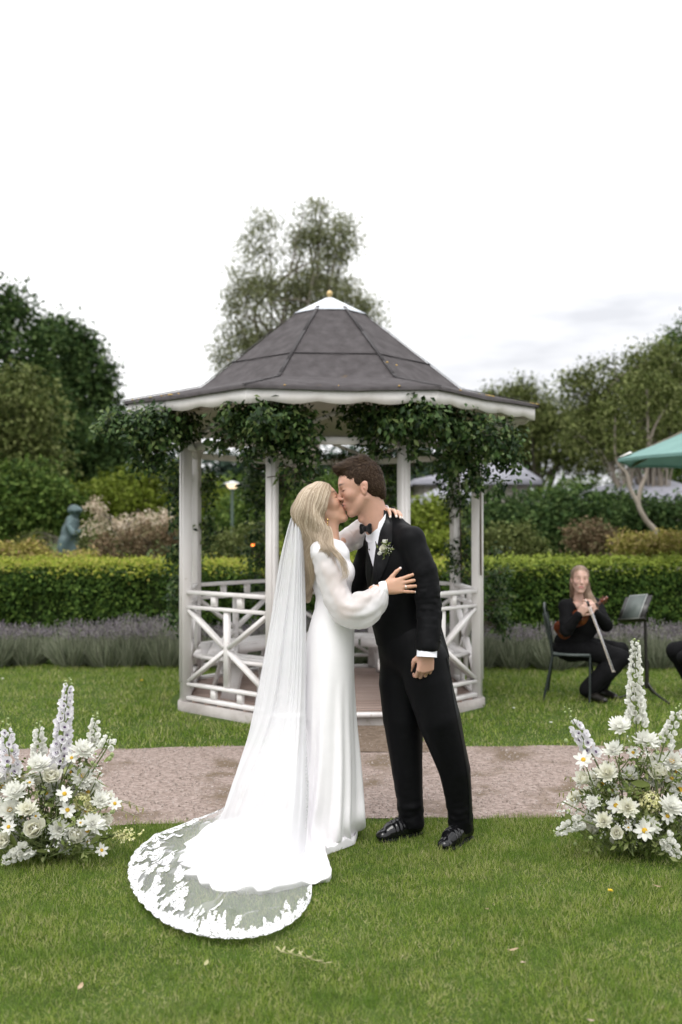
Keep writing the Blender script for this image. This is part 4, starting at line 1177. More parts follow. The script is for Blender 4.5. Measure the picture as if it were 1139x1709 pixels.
sf.chain([shR, elR, P(574, 1011, 4.96)], [.066, .056, .05], .022)
sf.ell(P(713, 1083, 4.515) + [0, 0, -.041], (.10, .085, .04), None, .002, True)
V, F = sf.mesh(6); N = normals(V, F)
# sleeve creases gathered at elbow and forearm, soft drape elsewhere
arm = catmull([shL, P(708, 952, 4.575), elL, P(714, 1080, 4.515)], 60)
da = np.linalg.norm(V[:, None] - arm[None, ::3], axis=2); ai = da.argmin(1); on = np.clip(1 - (da.min(1) - .075) / .02, 0, 1); tz = ai / 19.
side = (V - arm[::3][ai]) @ np.array([1., 0, 0])
qa = np.stack([tz * 7 + side * 9, side * 7 - tz * 1.5, 0 * tz], 1); cre = 1.2 * vnoise(qa, 1.1, 15) + .7 * np.abs(vnoise(qa * [1, -1, 1], 1.6, 25)) - .3
V = V + N * (on * cre * .0055 * np.exp(-((tz - .66) / .3) ** 2) + (1 - on) * .0022 * vnoise(V * [1, 1, .5], 16, 6) + on * .0018 * vnoise(V, 22, 8))[:, None]
jk = obj('jacket', V, [F], m_suit, GR); jt = bvh(V, F)

def strip(name, edge_a, edge_b, tree_, lift, mat, parent, n=28, m=6, thick=.003):
    """cloth strip lying on a garment between two pixel outlines"""
    a = catmull(edge_a, n); c = catmull(edge_b, n); V = []
    for i in range(n):
        for j in range(m):
            f = j / (m - 1); px = a[i] * (1 - f) + c[i] * f; h, nn = cast(tree_, *px)
            V.append(h + nn * (lift + thick * math.sin(math.pi * f)))
    V = np.array(V).reshape(n, m, 3)
    for _ in range(3): V[1:-1, :, :] = .5 * V[1:-1] + .25 * (V[:-2] + V[2:])
    # never let the smoothed strip sink into the cloth
    W = []
    for v in V.reshape(-1, 3):
        h, nn, _, dist = tree_.find_nearest(Vector(v)); s_ = (Vector(v) - h).dot(nn)
        W.append(v if s_ > lift * .6 else np.array(h + nn * lift))
    return obj(name, np.array(W), [sheet(m, n)], mat, parent)
strip('lapel', [(639, 850), (634, 880), (628, 920), (624, 950), (619, 985)], [(651, 858), (657, 885), (652, 925), (640, 958), (623, 990)], jt_u, .005, m_satin, jk)
strip('lapel', [(602, 893), (601, 915), (604, 945), (611, 970), (617, 985)], [(598, 894), (594, 915), (597, 945), (604, 972), (614, 988)], jt_u, .005, m_satin, jk, m=4)
b = MB()
for py in (1052, 1058, 1064, 1070):
    h, nn = cast(jt, 737 - (py - 1052) * .12, py); b.lathe(h, [(.0, .003), (.005, .003), (.006, .001), (.006, 0)], 10, nn)
b.build('sleeve_buttons', m_satin, jk, True)

# shirt: chest, collar, cuff
sf = soft([nk, chest, P(620, 990, 4.68)], .19, .006)
sf.ell(P(660, 948, 4.77), (.172, .117, .21), AX, .03); sf.ell(P(664, 1010, 4.77), (.14, .112, .15), AX, .04)
sf.cone(nk + [0, 0, -.03], chest, .07, .09, .04)
V, F = sf.mesh(1)
sh = obj('shirt', V, [F], m_shirt, GR); st = bvh(V, F)
nt = unit(Lg(-.02, 0, -.06) - nk); 
ca = unit(nt * .75 + np.array([0, 0, 1]) * .6); u1 = unit(np.cross(ca, [0, 1, 0])); u2 = np.cross(ca, u1); cc0 = nk + np.array([.002, 0, -.012])
n = 40; V = []
for j, (rr, hz) in enumerate(((.068, -.035), (.0655, -.01), (.063, .02), (.0635, .033), (.066, .034), (.071, .012), (.077, -.012), (.080, -.02))):
    for i in range(n):
        a = 2 * math.pi * i / n; dirv = u1 * math.cos(a) + u2 * math.sin(a)
        fr = max(0, dirv @ fv); back = (1 - dirv @ fv) / 2
        V.append(cc0 + dirv * (rr - .006 * back) + ca * (hz + .062 * back * (hz + .035) / .069 - .020 * fr - (.016 * fr ** 3 if j > 4 else 0)))
obj('collar', np.array(V), [sheet(n, 8, True)], m_shirt, sh)
def cuff(name, a, c, r0, r1, mat, parent, n=28, flare=0):
    b = MB(); ax_ = unit(c - a); L = np.linalg.norm(c - a)
    b.lathe(a, [(r0 * .9, 0), (r0, 0), ((r0 + r1) / 2, L * .5), (r1, L), (r1 + .0015, L + .0015), (r1 - .004, L + .002), (r1 - .006, L - .01)], n, ax_)
    return b.build(name, mat, parent, True)
cuff('cuff', P(713.5, 1072, 4.515), P(712.5, 1096, 4.505), .046, .046, m_shirt, sh)
b = MB(); h, _ = cast(st, 617, 917); b.lathe(h, [(0, .004), (.004, .003), (.0045, 0)], 10, fv)
h, _ = cast(st, 616.5, 940); b.lathe(h, [(0, .004), (.004, .003), (.0045, 0)], 10, fv)
b.build('shirt_stud', m_patent, sh, True)
# bow tie: two pinched wings and a knot
bt = nk + fv * .083 + np.array([0, 0, -.018]); bl = unit(lv + [0, 0, .02]); bu = unit(np.cross(fv, bl)) ; bu = bu if bu[2] > 0 else -bu
sf = Soft(bt - .09, bt + .09, .0026)
for s_ in (-1, 1):
    sf.cone(bt, bt + bl * s_ * .030 + bu * .010, .010, .013, .006, flat=(fv, .6)); sf.cone(bt, bt + bl * s_ * .032 - bu * .011, .010, .013, .006, flat=(fv, .6))
    sf.cone(bt + bl * s_ * .036 + bu * .014, bt + bl * s_ * .036 - bu * .016, .010, .010, .006, flat=(fv, .7))
sf.ell(bt + fv * .006, (.011, .009, .014), np.array([bl, fv, bu]), .002)
V, F = sf.mesh(1); N = normals(V, F); V = V + N * (.0012 * vnoise(V, 90, 3))[:, None]
obj('bow_tie', V, [F], m_velvet, GR)

# trousers
sf = soft([P(690, 1040, 4.76), hipL, hipR, knL, anL, anR, P(690, 1385, 4.7)], .15, .007)
sf.ell(P(680, 1075, 4.75), (.165, .128, .15), AX, .03); 
sf.chain([P(672, 1105, 4.80), P(669, 1140, 4.80), P(673, 1200, 4.79), P(680, 1285, 4.785), P(685, 1340, 4.785), P(688, 1376, 4.79)], [.108, .104, .096, .0735, .064, .060], .03)
sf.chain([P(708, 1105, 4.68), P(715, 1140, 4.66), P(733, 1200, 4.645), P(759, 1285, 4.665), P(766, 1335, 4.69), P(769, 1378, 4.705)], [.115, .110, .100, .0735, .062, .057], .03)
sf.halfspace(P(690, 1381, 4.79), (0, 0, -1), .004)
V, F = sf.mesh(5); N = normals(V, F); z = V[:, 2]
low = np.exp(-((z - .12) / .10) ** 2); kn_ = np.exp(-((z - .50) / .16) ** 2)
V = V + N * (low * .0045 * vnoise(V * [.7, .7, 1.6], 24, 2) + kn_ * .0012 * vnoise(V, 20, 5) + .0012 * vnoise(V * [2, 2, .6], 9, 11))[:, None]
tr = obj('trousers', V, [F], m_suit, GR); tt_ = bvh(V, F)
strip('side_stripe', [(748, 1098), (754, 1150), (763, 1200), (773, 1250), (780.5, 1300), (783, 1340), (783, 1376)], [(753.5, 1096), (760, 1148), (769, 1198), (778.5, 1248), (785.5, 1300), (787.5, 1340), (787.5, 1376)], tt_, .002, m_satin, tr, n=60, m=4, thick=.001)

# patent shoes
def shoe(toe, heel, up_z=.0):
    toe = np.array(toe) + [0, 0, 0]; heel = np.array(heel); d = unit((toe - heel) * [1, 1, 0]); s_ = np.array([-d[1], d[0], 0]); L = np.linalg.norm((toe - heel)[:2])
    Q = lambda a, b, c: heel + d * (a * L) + s_ * b + np.array([0, 0, c])
    sf = soft([toe, heel, Q(.2, 0, .13)], .06, .0036)
    Af = np.array([d, s_, [0, 0, 1]])
    sf.chain([Q(.10, 0, .042), Q(.45, 0, .040), Q(.72, .0, .036), Q(.90, 0, .028)], [.034, .037, .042, .028], .02)
    sf.cone(Q(.10, 0, .05), Q(.14, 0, .105), .036, .037, .03); sf.cone(Q(.2, 0, .09), Q(.62, 0, .048), .036, .034, .03)
    sf.ell(Q(.93, 0, .026), (.030, .032, .022), Af, .015)
    sf.halfspace(Q(.5, 0, .012), (0, 0, -1), .003); sf.halfspace(Q(.15, 0, .125), (0, 0, 1), .004)
    V, F = sf.mesh(1)
    N = normals(V, F); a = ((V - heel) @ d) / L
    V = V + N * (.0022 * np.sin(a * 60) * np.exp(-((a - .66) / .09) ** 2) * (V[:, 2] > .03))[:, None]
    o = obj('shoe', V, [F], m_patent, GR); tb = bvh(V, F)
    b = MB(); out = []
    for a_, w in ((-.0, .034), (.12, .036), (.3, .032), (.5, .034), (.7, .044), (.85, .042), (.96, .032), (1.03, .014)): out.append((a_, w))
    up = [Q(a_, w, 0) for a_, w in out] + [Q(a_, -w, 0) for a_, w in out[::-1]]
    n = len(up); V = np.array([u_ + [0, 0, .002] for u_ in up] + [u_ + [0, 0, .014] for u_ in up])
    b.add(V, [[i, (i + 1) % n, n + (i + 1) % n, n + i] for i in range(n)], [list(range(n - 1, -1, -1)), list(range(n, 2 * n))])
    b.build('sole', m_velvet, o)
    b = MB()
    for k_ in range(5):
        f = .26 + k_ * .075; pts = []
        for w in np.linspace(-.016, .016, 7):
            h, nn, _, _ = tb.ray_cast(Vector(Q(f, w, .3)), Vector((0, 0, -1)))
            pts.append(np.array(h if h else Q(f, w, .08)) + [0, 0, .003])
        b.tube(pts, .0016, 5)
    c = pts[3]; c = Q(.24, 0, .115)
    for s1 in (-1, 1): b.tube(catmull([c, c + s_ * s1 * .02 + d * .02 + [0, 0, .022], c + s_ * s1 * .042 + d * .02 + [0, 0, .006], c + s_ * s1 * .02 + d * .006]  , 14), .0014, 5)
    b.build('shoelace', m_velvet, o, True)
shoe(G(634, 1405), G(700, 1391)); shoe(G(739, 1421), G(781, 1398))

# ring, boutonniere
b = MB(); rc = tipsG[2][0]
kn_r = wrL + 1.02 * (unit([-.10, .05, -1]) * .086 + np.array([1, .12, 0]) * .0105); ang = math.radians(46)
pr = kn_r + 1.02 * .024 * (unit([-.10, .05, -1]) * math.cos(ang) + np.array([0, 1., 0]) * math.sin(ang)); axr = unit([-.10, .05 + math.tan(ang), -1])
b.lathe(pr - axr * .002, [(.0112, 0), (.0118, .002), (.0112, .004)], 16, axr); b.build('ring', m_goldj, GR, True)
m_petal = surf('white petal', [(.80, .80, .74), (.86, .86, .81), (.89, .89, .86)], island=True, rough=.55, transl=.45)
m_cream = surf('cream petal', [(.80, .79, .66), (.86, .85, .75), (.88, .87, .81)], island=True, rough=.55, transl=.45)
m_yellow = surf('yellow flower centre', [(.62, .34, .02), (.75, .46, .03), (.80, .56, .08)], scale=120, rough=.8, bump=.8, bscale=600)
m_green = leafmat('bouquet green', [(.06, .09, .02), (.12, .16, .04), (.20, .24, .08), (.30, .33, .15)], .3, .5)
m_stemg = surf('green stem', [(.08, .11, .03), (.13, .17, .05)], scale=40, rough=.6)
def petal(L, W, cup, n=4, curl=.0, point=.5):
    """petal along +x, curved up"""
    V = []; 
    for i in range(n + 1):
        f = i / n; w = W * math.sin(math.pi * min(1, f * .92 + .06)) ** point * .5; z = cup * f * f * L
        V += [[L * f, -w, z + .12 * w], [L * f, 0, z - .05 * w], [L * f, w, z + .12 * w]]
    F = []
    for i in range(n): F += [[3 * i, 3 * i + 1, 3 * i + 4, 3 * i + 3], [3 * i + 1, 3 * i + 2, 3 * i + 5, 3 * i + 4]]
    return np.array(V), np.array(F)
def rosette(rings, seed=0):
    """rings: (count, length, width, tilt deg, cup, radius0, z0)"""
    r = np.random.default_rng(seed); b = MB(); k = 0
    for cnt, L, W, tilt, cup, r0, z0 in rings:
        for i in range(cnt):
            V, F = petal(L * r.uniform(.85, 1.12), W * r.uniform(.85, 1.1), cup * r.uniform(.6, 1.4))
            t = math.radians(tilt + r.normal() * 6); V = np.stack([V[:, 0] * math.cos(t) - V[:, 2] * math.sin(t) + r0, V[:, 1], V[:, 0] * math.sin(t) + V[:, 2] * math.cos(t) + z0], 1)
            a = 2 * math.pi * (i + .5 * (k % 2)) / cnt + r.normal() * .08
            V = np.stack([V[:, 0] * math.cos(a) - V[:, 1] * math.sin(a), V[:, 0] * math.sin(a) + V[:, 1] * math.cos(a), V[:, 2]], 1); b.add(V, F)
        k += 1
    return b
def aim(o, loc, direction, roll=0.0, s=1.0):
    q_ = Vector(direction).to_track_quat('Z', 'Y'); o.rotation_mode = 'QUATERNION'; o.rotation_quaternion = q_ @ Matrix.Rotation(roll, 3, 'Z').to_quaternion(); o.location = loc; o.scale = (s, s, s)
h, nn = cast(jt, 644, 917); bo = empty('boutonniere', h, parent=GR)
def sub(name, builder, mat, loc, d, s, parent, roll=0):
    o = builder.build(name, mat, None, True); o.parent = parent; o.matrix_parent_inverse = Matrix.Translation(-root_loc(parent)); aim(o, loc, d, roll, s); return o
rose = [(5, .026, .026, 75, .3, .002, 0), (6, .028, .028, 60, .2, .006, 0), (7, .026, .028, 38, .3, .008, -.003)]
out = unit(nn + np.array([-.2, -.6, .1]))
sub('rose', rosette(rose, 1), m_cream, h + out * .014, out, .80, bo); sub('rosebud', rosette(rose[:2], 2), m_petal, P(643, 906.5, h[1] - .012), unit([-.1, -.4, 1]), .65, bo); sub('rosebud', rosette(rose[:2], 3), m_petal, P(637, 922, h[1] - .014), unit([-.7, -.6, -.2]), .6, bo)
r = np.random.default_rng(8); pts = np.array([P(645 + r.normal() * 5 + 2, 916 + r.normal() * 6, h[1] - .016 + r.normal() * .004) for _ in range(60)])
Vv, Ff = leaf_cloud(pts, r.normal(size=pts.shape) + [0, -1, 0], .021 * r.uniform(.6, 1.3, len(pts)), .5, .3, .3, r)
obj('greenery', Vv, [Ff], m_green, bo, smooth=False)
pts = np.array([P(652 + r.normal() * 3.5, 915 + r.normal() * 4, h[1] - .022 + r.normal() * .004) for _ in range(34)])
Vv, Ff = leaf_cloud(pts, r.normal(size=pts.shape) + [0, -1, 0], .006, .9, .3, .3, r); obj('filler_flowers', Vv, [Ff], m_petal, bo, smooth=False)

# ============================================================ bride
BR = empty('person', P(560, 1410, 4.68) * [1, 1, 0], 'person in long white dress and veil with loose blonde hair, embracing the tuxedo wearer', 'person')
Ob = P(536.5, 847, 4.740); Ab = frame((.889, .05, .457), U=(-.457, .02, .889)); sb = .95
nb = P(547, 898, 4.712)
shr = P(540, 921, 4.575); elr = P(577, 1022, 4.525); wrr = P(641, 982, 4.535)
shl = P(552, 915, 4.865); ell_ = P(592, 897, 4.955); wrl = P(634, 862, 4.875)
sf = Soft(Ob - [.15, .13, .22], Ob + [.16, .13, .17], .0029)
Lb = head(sf, Ob, Ab, sb, True)
sf.cone(Lb(-.02, 0, -.04), nb + [0, 0, -.02], .044, .046, .03); sf.cone(Lb(.012, 0, -.07), nb + [.012, 0, -.03], .036, .044, .03)
V, F = sf.mesh(1)
parts = [(V, F, head_tint(V, Ob, Ab, sb, SK_B, (.55, .20, .19), (.20, .13, .08), (.60, .27, .20)))]
rib = P(552, 942, 4.71); wai = P(560, 1015, 4.71)
sf = soft([nb, rib, wai, shr, shl, elr, wrr, wrl, P(552, 1400, 4.7)], .15, .009)
sf.ell(rib, (.070, .11, .12), None, .03); sf.ell(P(573, 955, 4.71), (.035, .08, .04), None, .03); sf.cone(rib, wai, .07, .07, .03); sf.cone(nb, rib, .042, .05, .03)
sf.cone(nb + [0, 0, -.05], shr, .03, .035, .02); sf.cone(nb + [0, 0, -.05], shl, .03, .035, .02)
sf.chain([shr, elr, wrr], [.042, .034, .023], .02); sf.chain([shl, ell_, wrl], [.042, .034, .023], .02)
hp_ = P(551, 1080, 4.71); sf.cone(wai, hp_, .08, .11, .05)
for y_ in (4.65, 4.78): sf.chain([hp_ * [1, 0, 1] + [0, y_, 0], P(556, 1240, y_), P(562, 1385, y_)], [.085, .055, .036], .04)
V, F = sf.mesh(1); parts.append((V, F, SK_B))
sf = soft([wrr, P(702, 970, 4.5)], .07, .0021)
dh = unit(P(684, 974, 4.535) - wrr); sf.cone(wrr - dh * .05, wrr, .023, .021, .01)
tipsB = hand(sf, wrr, dh, (0, -1, .12), (.1, 0, 1), .94, [(2, 6, 4), (4, 4, 2), (5, 6, 4), (6, 8, 4)], [10, 2, -5, -13], [(.75, .72, .05), (.78, .62, .02), (.85, .5, -.05)])
V, F = sf.mesh(1); cB = np.tile(np.array([.52, .30, .205]), (len(V), 1))
def nails(V, C, tips, c, s_=1.0):
    for tp, td, tn in tips:
        p = V - (tp + td * .002); w = np.exp(-(np.linalg.norm(p - tn * .004, axis=1) / (.0072 * s_)) ** 4)[:, None]; C = C * (1 - w) + w * np.array(c)
    return C
parts.append((V, F, nails(V, cB, tipsB, (.84, .74, .72))))
sf = soft([wrl, P(680, 858, 4.7)], .09, .0024)
wl2 = P(640, 857, 4.83); sf.cone(wrl, wl2, .022, .022, .01)
tipsL = hand(sf, wl2, (.42, -.88, .16), (.1, .2, 1), (-.85, -.42, 0), .94, [(18, 30, 20), (12, 28, 22), (14, 26, 20), (16, 26, 20)], [6, 1, -5, -12], [(.8, .35, -.5), (.8, .1, -.6), (.8, .0, -.6)])
V, F = sf.mesh(1); cL = np.tile(np.array([.56, .36, .27]), (len(V), 1)); parts.append((V, F, nails(V, cL, tipsL, (.84, .76, .72))))
V, F, C = merge(parts); obj('body', V, [F], m_skin, BR, True, C)
b = MB(); t_ = unit([.1, 0, 1]); kn3 = wrr + .94 * (dh * .086 - t_ * .0105); sp = math.radians(-5); d3 = unit(dh * math.cos(sp) + t_ * math.sin(sp)); pr = kn3 + d3 * .020
b.lathe(pr, [(.0098, 0), (.0104, .0015), (.0098, .003)], 16, d3); b.lathe(pr + [0, -.0105, 0] + d3 * .0015, [(0, -.004), (.0035, -.002), (.0035, 0), (0, .003)], 8, (0, 1, 0)); b.build('ring', m_pearl, BR, True)
b = MB(); ear = P(547, 866, 4.63)
for dz, rr in ((0, .006), (-.014, .0045), (-.024, .004)): b.lathe(ear + [0, 0, dz - .004], [(0, -rr), (rr * .7, -rr * .7), (rr, 0), (rr * .7, rr * .7), (0, rr)], 10)
b.tube([ear + [0, 0, .006], ear + [0, 0, -.03]], .001, 5); b.build('earring', m_goldj, BR, True)

# bodice, sleeves
sf = soft([P(520, 900, 4.55), P(596, 1030, 4.9), shr, shl], .10, .005)
sf.ell(P(551, 945, 4.71), (.090, .138, .135), None, .03); sf.ell(P(572, 955, 4.66), (.058, .065, .058), None, .03); sf.ell(P(572, 955, 4.77), (.058, .065, .058), None, .03)
sf.cone(P(553, 960, 4.71), P(560, 1012, 4.71), .082, .083, .05); sf.ell(P(560, 1015, 4.71), (.090, .118, .07), None, .04); sf.ell(P(556, 1045, 4.71), (.1, .135, .06), None, .05)
sf.cone(nb + [-.01, 0, -.05], shr + [0, 0, -.005], .045, .052, .03); sf.cone(nb + [-.01, 0, -.05], shl + [0, 0, -.005], .045, .052, .03)
sf.cone(nb + [-.012, 0, -.0], nb + [-.012, 0, -.05], .047, .055, .03)
sf.ell(P(560, 917, 4.71), (.052, .11, .050), None, .03); sf.cone(nb + [.004, -.035, -.03], P(568, 925, 4.66), .038, .045, .02); sf.cone(nb + [.004, .035, -.03], P(568, 925, 4.77), .038, .045, .02)
sf.halfspace(nb + [-.01, 0, .010], (.30, 0, 1), .003); sf.cone(nb + [.02, 0, .03], P(583, 918, 4.71), .045, .006, .008, True)
V, F = sf.mesh(1); N = normals(V, F); V = V + N * (.0016 * vnoise(V, 22, 3))[:, None]
dr = obj('dress', V, [F], m_dress, BR)
b = MB(); n = 48
for k_ in range(3):
    pass
V = []
for hz, f_ in ((-.018, 1.0), (-.016, 1.025), (.016, 1.025), (.018, 1.0)):
    for i in range(n):
        a = 2 * math.pi * i / n; c = P(560, 1017, 4.71); V.append(c + [f_ * (.0925 * math.cos(a)), f_ * .122 * math.sin(a), hz])
obj('waistband', np.array(V), [sheet(n, 4, True)], m_dress, dr)

def sleeve(pts, rads, cuff_a, cuff_b, seed, seg=90, nn=56):
    c = catmull(pts, seg); rd = catmull(np.array(rads)[:, None], seg)[:, 0]
    T = unit(np.gradient(c, axis=0)); u = unit(np.cross(T[0], [0, 1, .1])); V = []
    for i in range(seg):
        u = unit(u - T[i] * (u @ T[i])); w = np.cross(T[i], u); f = i / (seg - 1); a = np.arange(nn) * 2 * math.pi / nn
        puff = np.exp(-((f - .72) / .22) ** 2); gath = np.exp(-((f - 1) / .10) ** 2) + .6 * np.exp(-((f - .0) / .08) ** 2)
        ph = seed + 3 * f
        rr = rd[i] * (1 + puff * (.07 * np.sin(3 * a + ph * 2) + .05 * np.sin(5 * a - ph * 3 + 1) + .03 * np.sin(9 * a + 7 * f) + .02 * np.sin(13 * a - 9 * f)) + gath * .085 * np.sin(17 * a + 2 * np.sin(3 * a)))
        ring = c[i] + np.cos(a)[:, None] * u * rr[:, None] + np.sin(a)[:, None] * w * rr[:, None]
        ring[:, 2] -= puff * .012; nz = .0045 * vnoise(ring * [1, 1, .6], 17, int(seed * 10)) + .003 * vnoise(ring, 38, int(seed * 10) + 1); ring += unit(ring - c[i]) * nz[:, None]
        V.append(ring)
    o = obj('sleeve', np.concatenate(V), [sheet(nn, seg, True)], m_sheer, BR)
    b = MB(); ax_ = unit(cuff_b - cuff_a); L = np.linalg.norm(cuff_b - cuff_a); r0 = .0325
    b.lathe(cuff_a, [(r0 - .004, -.004), (r0, 0), (r0 + .002, L * .5), (r0, L), (r0 - .005, L + .002), (r0 - .007, L * .5)], 32, ax_); b.build('cuff', m_dress, o, True)
sleeve([shr + [-.015, .06, -.01], shr + [-.008, .012, .002], P(546, 945, 4.555), P(561, 990, 4.535), P(580, 1013, 4.52), P(603, 1013, 4.515), P(624, 1001, 4.525), wrr - dh * .012], [.030, .052, .059, .063, .073, .081, .067, .034], wrr - dh * .016, wrr + dh * .014, 1.0)
sleeve([shl + [-.01, -.06, -.01], shl + [-.01, -.015, .005], P(566, 910, 4.91), P(582, 900, 4.945), P(596, 893, 4.95), P(612, 882, 4.93), P(624, 870, 4.895), wrl], [.03, .046, .054, .058, .064, .064, .052, .03], wrl - [.004, 0, .0], wl2 - (wl2 - wrl) * .6, 2.3)

# skirt with its train: loft of rings from hip to floor and out over the grass
nu, cy = 140, 4.71
th = np.arange(nu) * 2 * math.pi / nu
rings = [(1003, 530, 591, .118), (1030, 521, 592, .135), (1060, 513.5, 592, .150), (1090, 510, 591.5, .158), (1140, 508.5, 591.5, .163), (1200, 506, 593, .166), (1260, 502, 596, .166), (1320, 494, 598, .166), (1365, 486, 598, .165)]
K = []
for py, xl, xr, ry in rings:
    a, c = P(xl, py, cy), P(xr, py, cy); m_ = (a + c) / 2; rx = (c[0] - a[0]) / 2
    K.append(np.stack([m_[0] + rx * np.cos(th), cy + ry * np.sin(th), np.full(nu, m_[2])], 1))
def ground_ring(tab, h):
    tab = sorted(tab); A_ = np.radians([t[0] for t in tab]); Q = np.array([G(t[1], t[2]) for t in tab])
    A2 = np.concatenate([A_ - 2 * math.pi, A_, A_ + 2 * math.pi]); Q2 = np.concatenate([Q, Q, Q]); t = np.where(th > math.pi, th - 2 * math.pi, th)
    o = np.stack([np.interp(t, A2, Q2[:, i]) for i in range(3)], 1)
    k_ = np.array([.25, .5, .25]); 
    for _ in range(2): o = sum(w * np.roll(o, s_, 0) for w, s_ in zip(k_, (-1, 0, 1)))
    o[:, 2] = h; return o
floor_tab = [(0, 597, 1392), (-35, 592, 1409), (-60, 572, 1416), (-80, 552, 1423), (-95, 541, 1428), (-110, 530, 1436), (-130, 500, 1440), (-150, 470, 1432), (-170, 445, 1415), (170, 440, 1395), (150, 450, 1375), (120, 490, 1362), (90, 530, 1360), (45, 580, 1368)]
train_tab = [(0, 598, 1394), (-35, 593, 1411), (-60, 573, 1419), (-80, 552, 1426), (-92, 541, 1432), (-99, 553, 1467), (-107, 553, 1472), (-118, 506, 1484), (-130, 440, 1494), (-150, 360, 1490), (-165, 312, 1462), (178, 308, 1425), (160, 350, 1388), (140, 410, 1367), (120, 470, 1360), (90, 528, 1358), (45, 580, 1366)]
fl_ = ground_ring(floor_tab, .026); tn_ = ground_ring(train_tab, .012)
tw = np.clip(np.linalg.norm(tn_ - fl_, axis=1) / .25, 0, 1); tn_[:, :2] += ((tn_ - fl_)[:, :2]) * (tw * (.10 * vnoise(tn_, 14, 41) + .06 * vnoise(tn_, 34, 42)))[:, None]
K += [fl_, .55 * fl_ + .45 * tn_ + np.array([0, 0, .012]) * np.clip(np.linalg.norm(tn_ - fl_, axis=1) / .15, -1, 1)[:, None], tn_, tn_ * [1, 1, 0] + [0, 0, .004]]
K = np.array(K); nv = 110
# denser sampling along the fall
V = np.stack([catmull(K[:, j], nv) for j in range(nu)], 1)            # (nv, nu, 3)
f = np.linspace(0, 1, nv)[:, None]; fall = np.clip((f - .30) / .4, 0, 1); flat = np.clip((f - .72) / .1, 0, 1); cen = V.mean(1, keepdims=True)
rip = .015 * np.sin(7 * th + 1.2 + 1.5 * f) + .012 * np.sin(11 * th + 4 * f) + .008 * np.sin(17 * th + 1 + 2 * f) + .006 * np.sin(5 * th - 6 * f)
rad = unit((V - cen) * [1, 1, 0]); V = V + rad * (rip * fall * (1 - flat))[..., None]
gv = V.reshape(-1, 3); bumpz = np.abs(vnoise(gv * [1.6, 1, 0], 6, 4)) * .030 + np.abs(vnoise(gv * [1, 1.8, 0], 11, 6)) * .014
V[..., 2] = np.maximum(V[..., 2] + bumpz.reshape(nv, nu) * flat * np.clip((1 - f) / .06, 0, 1), .006)
hem = np.clip(1 - np.abs(f - .745) / .03, 0, 1)
obj('skirt', V.reshape(-1, 3), [sheet(nu, nv, True)], m_dress, dr)

# veil: gathered at the back of the head, falling behind her and spread over the grass
m_tulle, n_, l_, out_ = newmat('tulle')
pb = n_.new('ShaderNodeBsdfDiffuse'); pb.inputs['Color'].default_value = (.84, .84, .86, 1)
tb_ = n_.new('ShaderNodeBsdfTranslucent'); tb_.inputs['Color'].default_value = (.84, .84, .86, 1)
m1 = n_.new('ShaderNodeMixShader'); m1.inputs[0].default_value = .35; l_.new(pb.outputs[0], m1.inputs[1]); l_.new(tb_.outputs[0], m1.inputs[2])
at = n_.new('ShaderNodeAttribute'); at.attribute_name = 'tint'; tp_ = n_.new('ShaderNodeBsdfTransparent'); m2 = n_.new('ShaderNodeMixShader')
l_.new(at.outputs['Fac'], m2.inputs[0]); l_.new(tp_.outputs[0], m2.inputs[1]); l_.new(m1.outputs[0], m2.inputs[2]); l_.new(m2.outputs[0], out_.inputs['Surface'])
EDGE = [(521, 1488), (517, 1518), (492, 1550), (445, 1574), (385, 1581), (330, 1574), (280, 1556), (243, 1526), (222, 1495), (216, 1462), (228, 1432), (262, 1405), (310, 1385), (355, 1368), (380, 1359)]
GRD = [(512, 1440), (500, 1462), (480, 1470), (455, 1474), (425, 1470), (400, 1462), (375, 1450), (362, 1440), (352, 1428), (350, 1415), (352, 1402), (358, 1390), (365, 1378), (374, 1368), (382, 1358)]
MID = [(512, 1190, 4.62), (509, 1190, 4.56), (503, 1190, 4.52), (495, 1190, 4.50), (486, 1190, 4.50), (476, 1190, 4.52), (466, 1190, 4.55), (456, 1190, 4.59), (448, 1190, 4.63), (440, 1190, 4.68), (434, 1190, 4.73), (430, 1190, 4.78), (426, 1190, 4.83), (424, 1190, 4.88), (423, 1190, 4.92)]
nu, nv = 181, 150; us = np.linspace(0, 1, nu)
Eg = catmull([G(*e_) for e_ in EDGE], nu); Gr = catmull([G(*e_) for e_ in GRD], nu); Md = catmull([P(*e_) for e_ in MID], nu)
TOP = [(506, 860, 4.665), (503, 858, 4.655), (499, 857, 4.66), (495, 858, 4.68), (492, 860, 4.70), (490, 862, 4.72), (490, 863, 4.75)]
SHO = [(508, 930, 4.63), (503, 930, 4.60), (496, 930, 4.60), (488, 930, 4.63), (480, 930, 4.68), (473, 930, 4.73), (468, 930, 4.78)]
Tp = catmull([P(*e_) for e_ in TOP], nu); Sh = catmull([P(*e_) for e_ in SHO], nu)
Tp0 = Tp + np.array([.012, .0, .006])
K = np.array([Tp0, Tp + [-.006, -.004, -.006], Sh, Sh * .55 + Md * .45 + [.006, 0, 0], Md, Md * .45 + Gr * .55 + [.012, 0, .03], Gr * .8 + Md * .2 + np.array([0, 0, -.02]), Gr + [0, 0, .05], .5 * Gr + .5 * Eg + [0, 0, .034], Eg + [0, 0, .03]])
V = np.stack([catmull(K[:, j], nv) for j in range(nu)], 1); f = np.linspace(0, 1, nv)[:, None]; u = us[None]
pl = np.clip(f / .06, .25, 1) * np.clip((.80 - f) / .25, 0, 1)
uf = np.stack([u * 15 + .8 * f, f * 2.0 + 0 * u, 0 * u + 0 * f], -1).reshape(-1, 3); wig = (.013 * vnoise(uf, 1.0, 71) + .004 * vnoise(uf * [2.3, 1, 1], 1.0, 72)).reshape(nv, nu)
V[..., 1] -= wig * pl * 1.3; V[..., 0] += .45 * wig * pl * np.cos(u * 31)
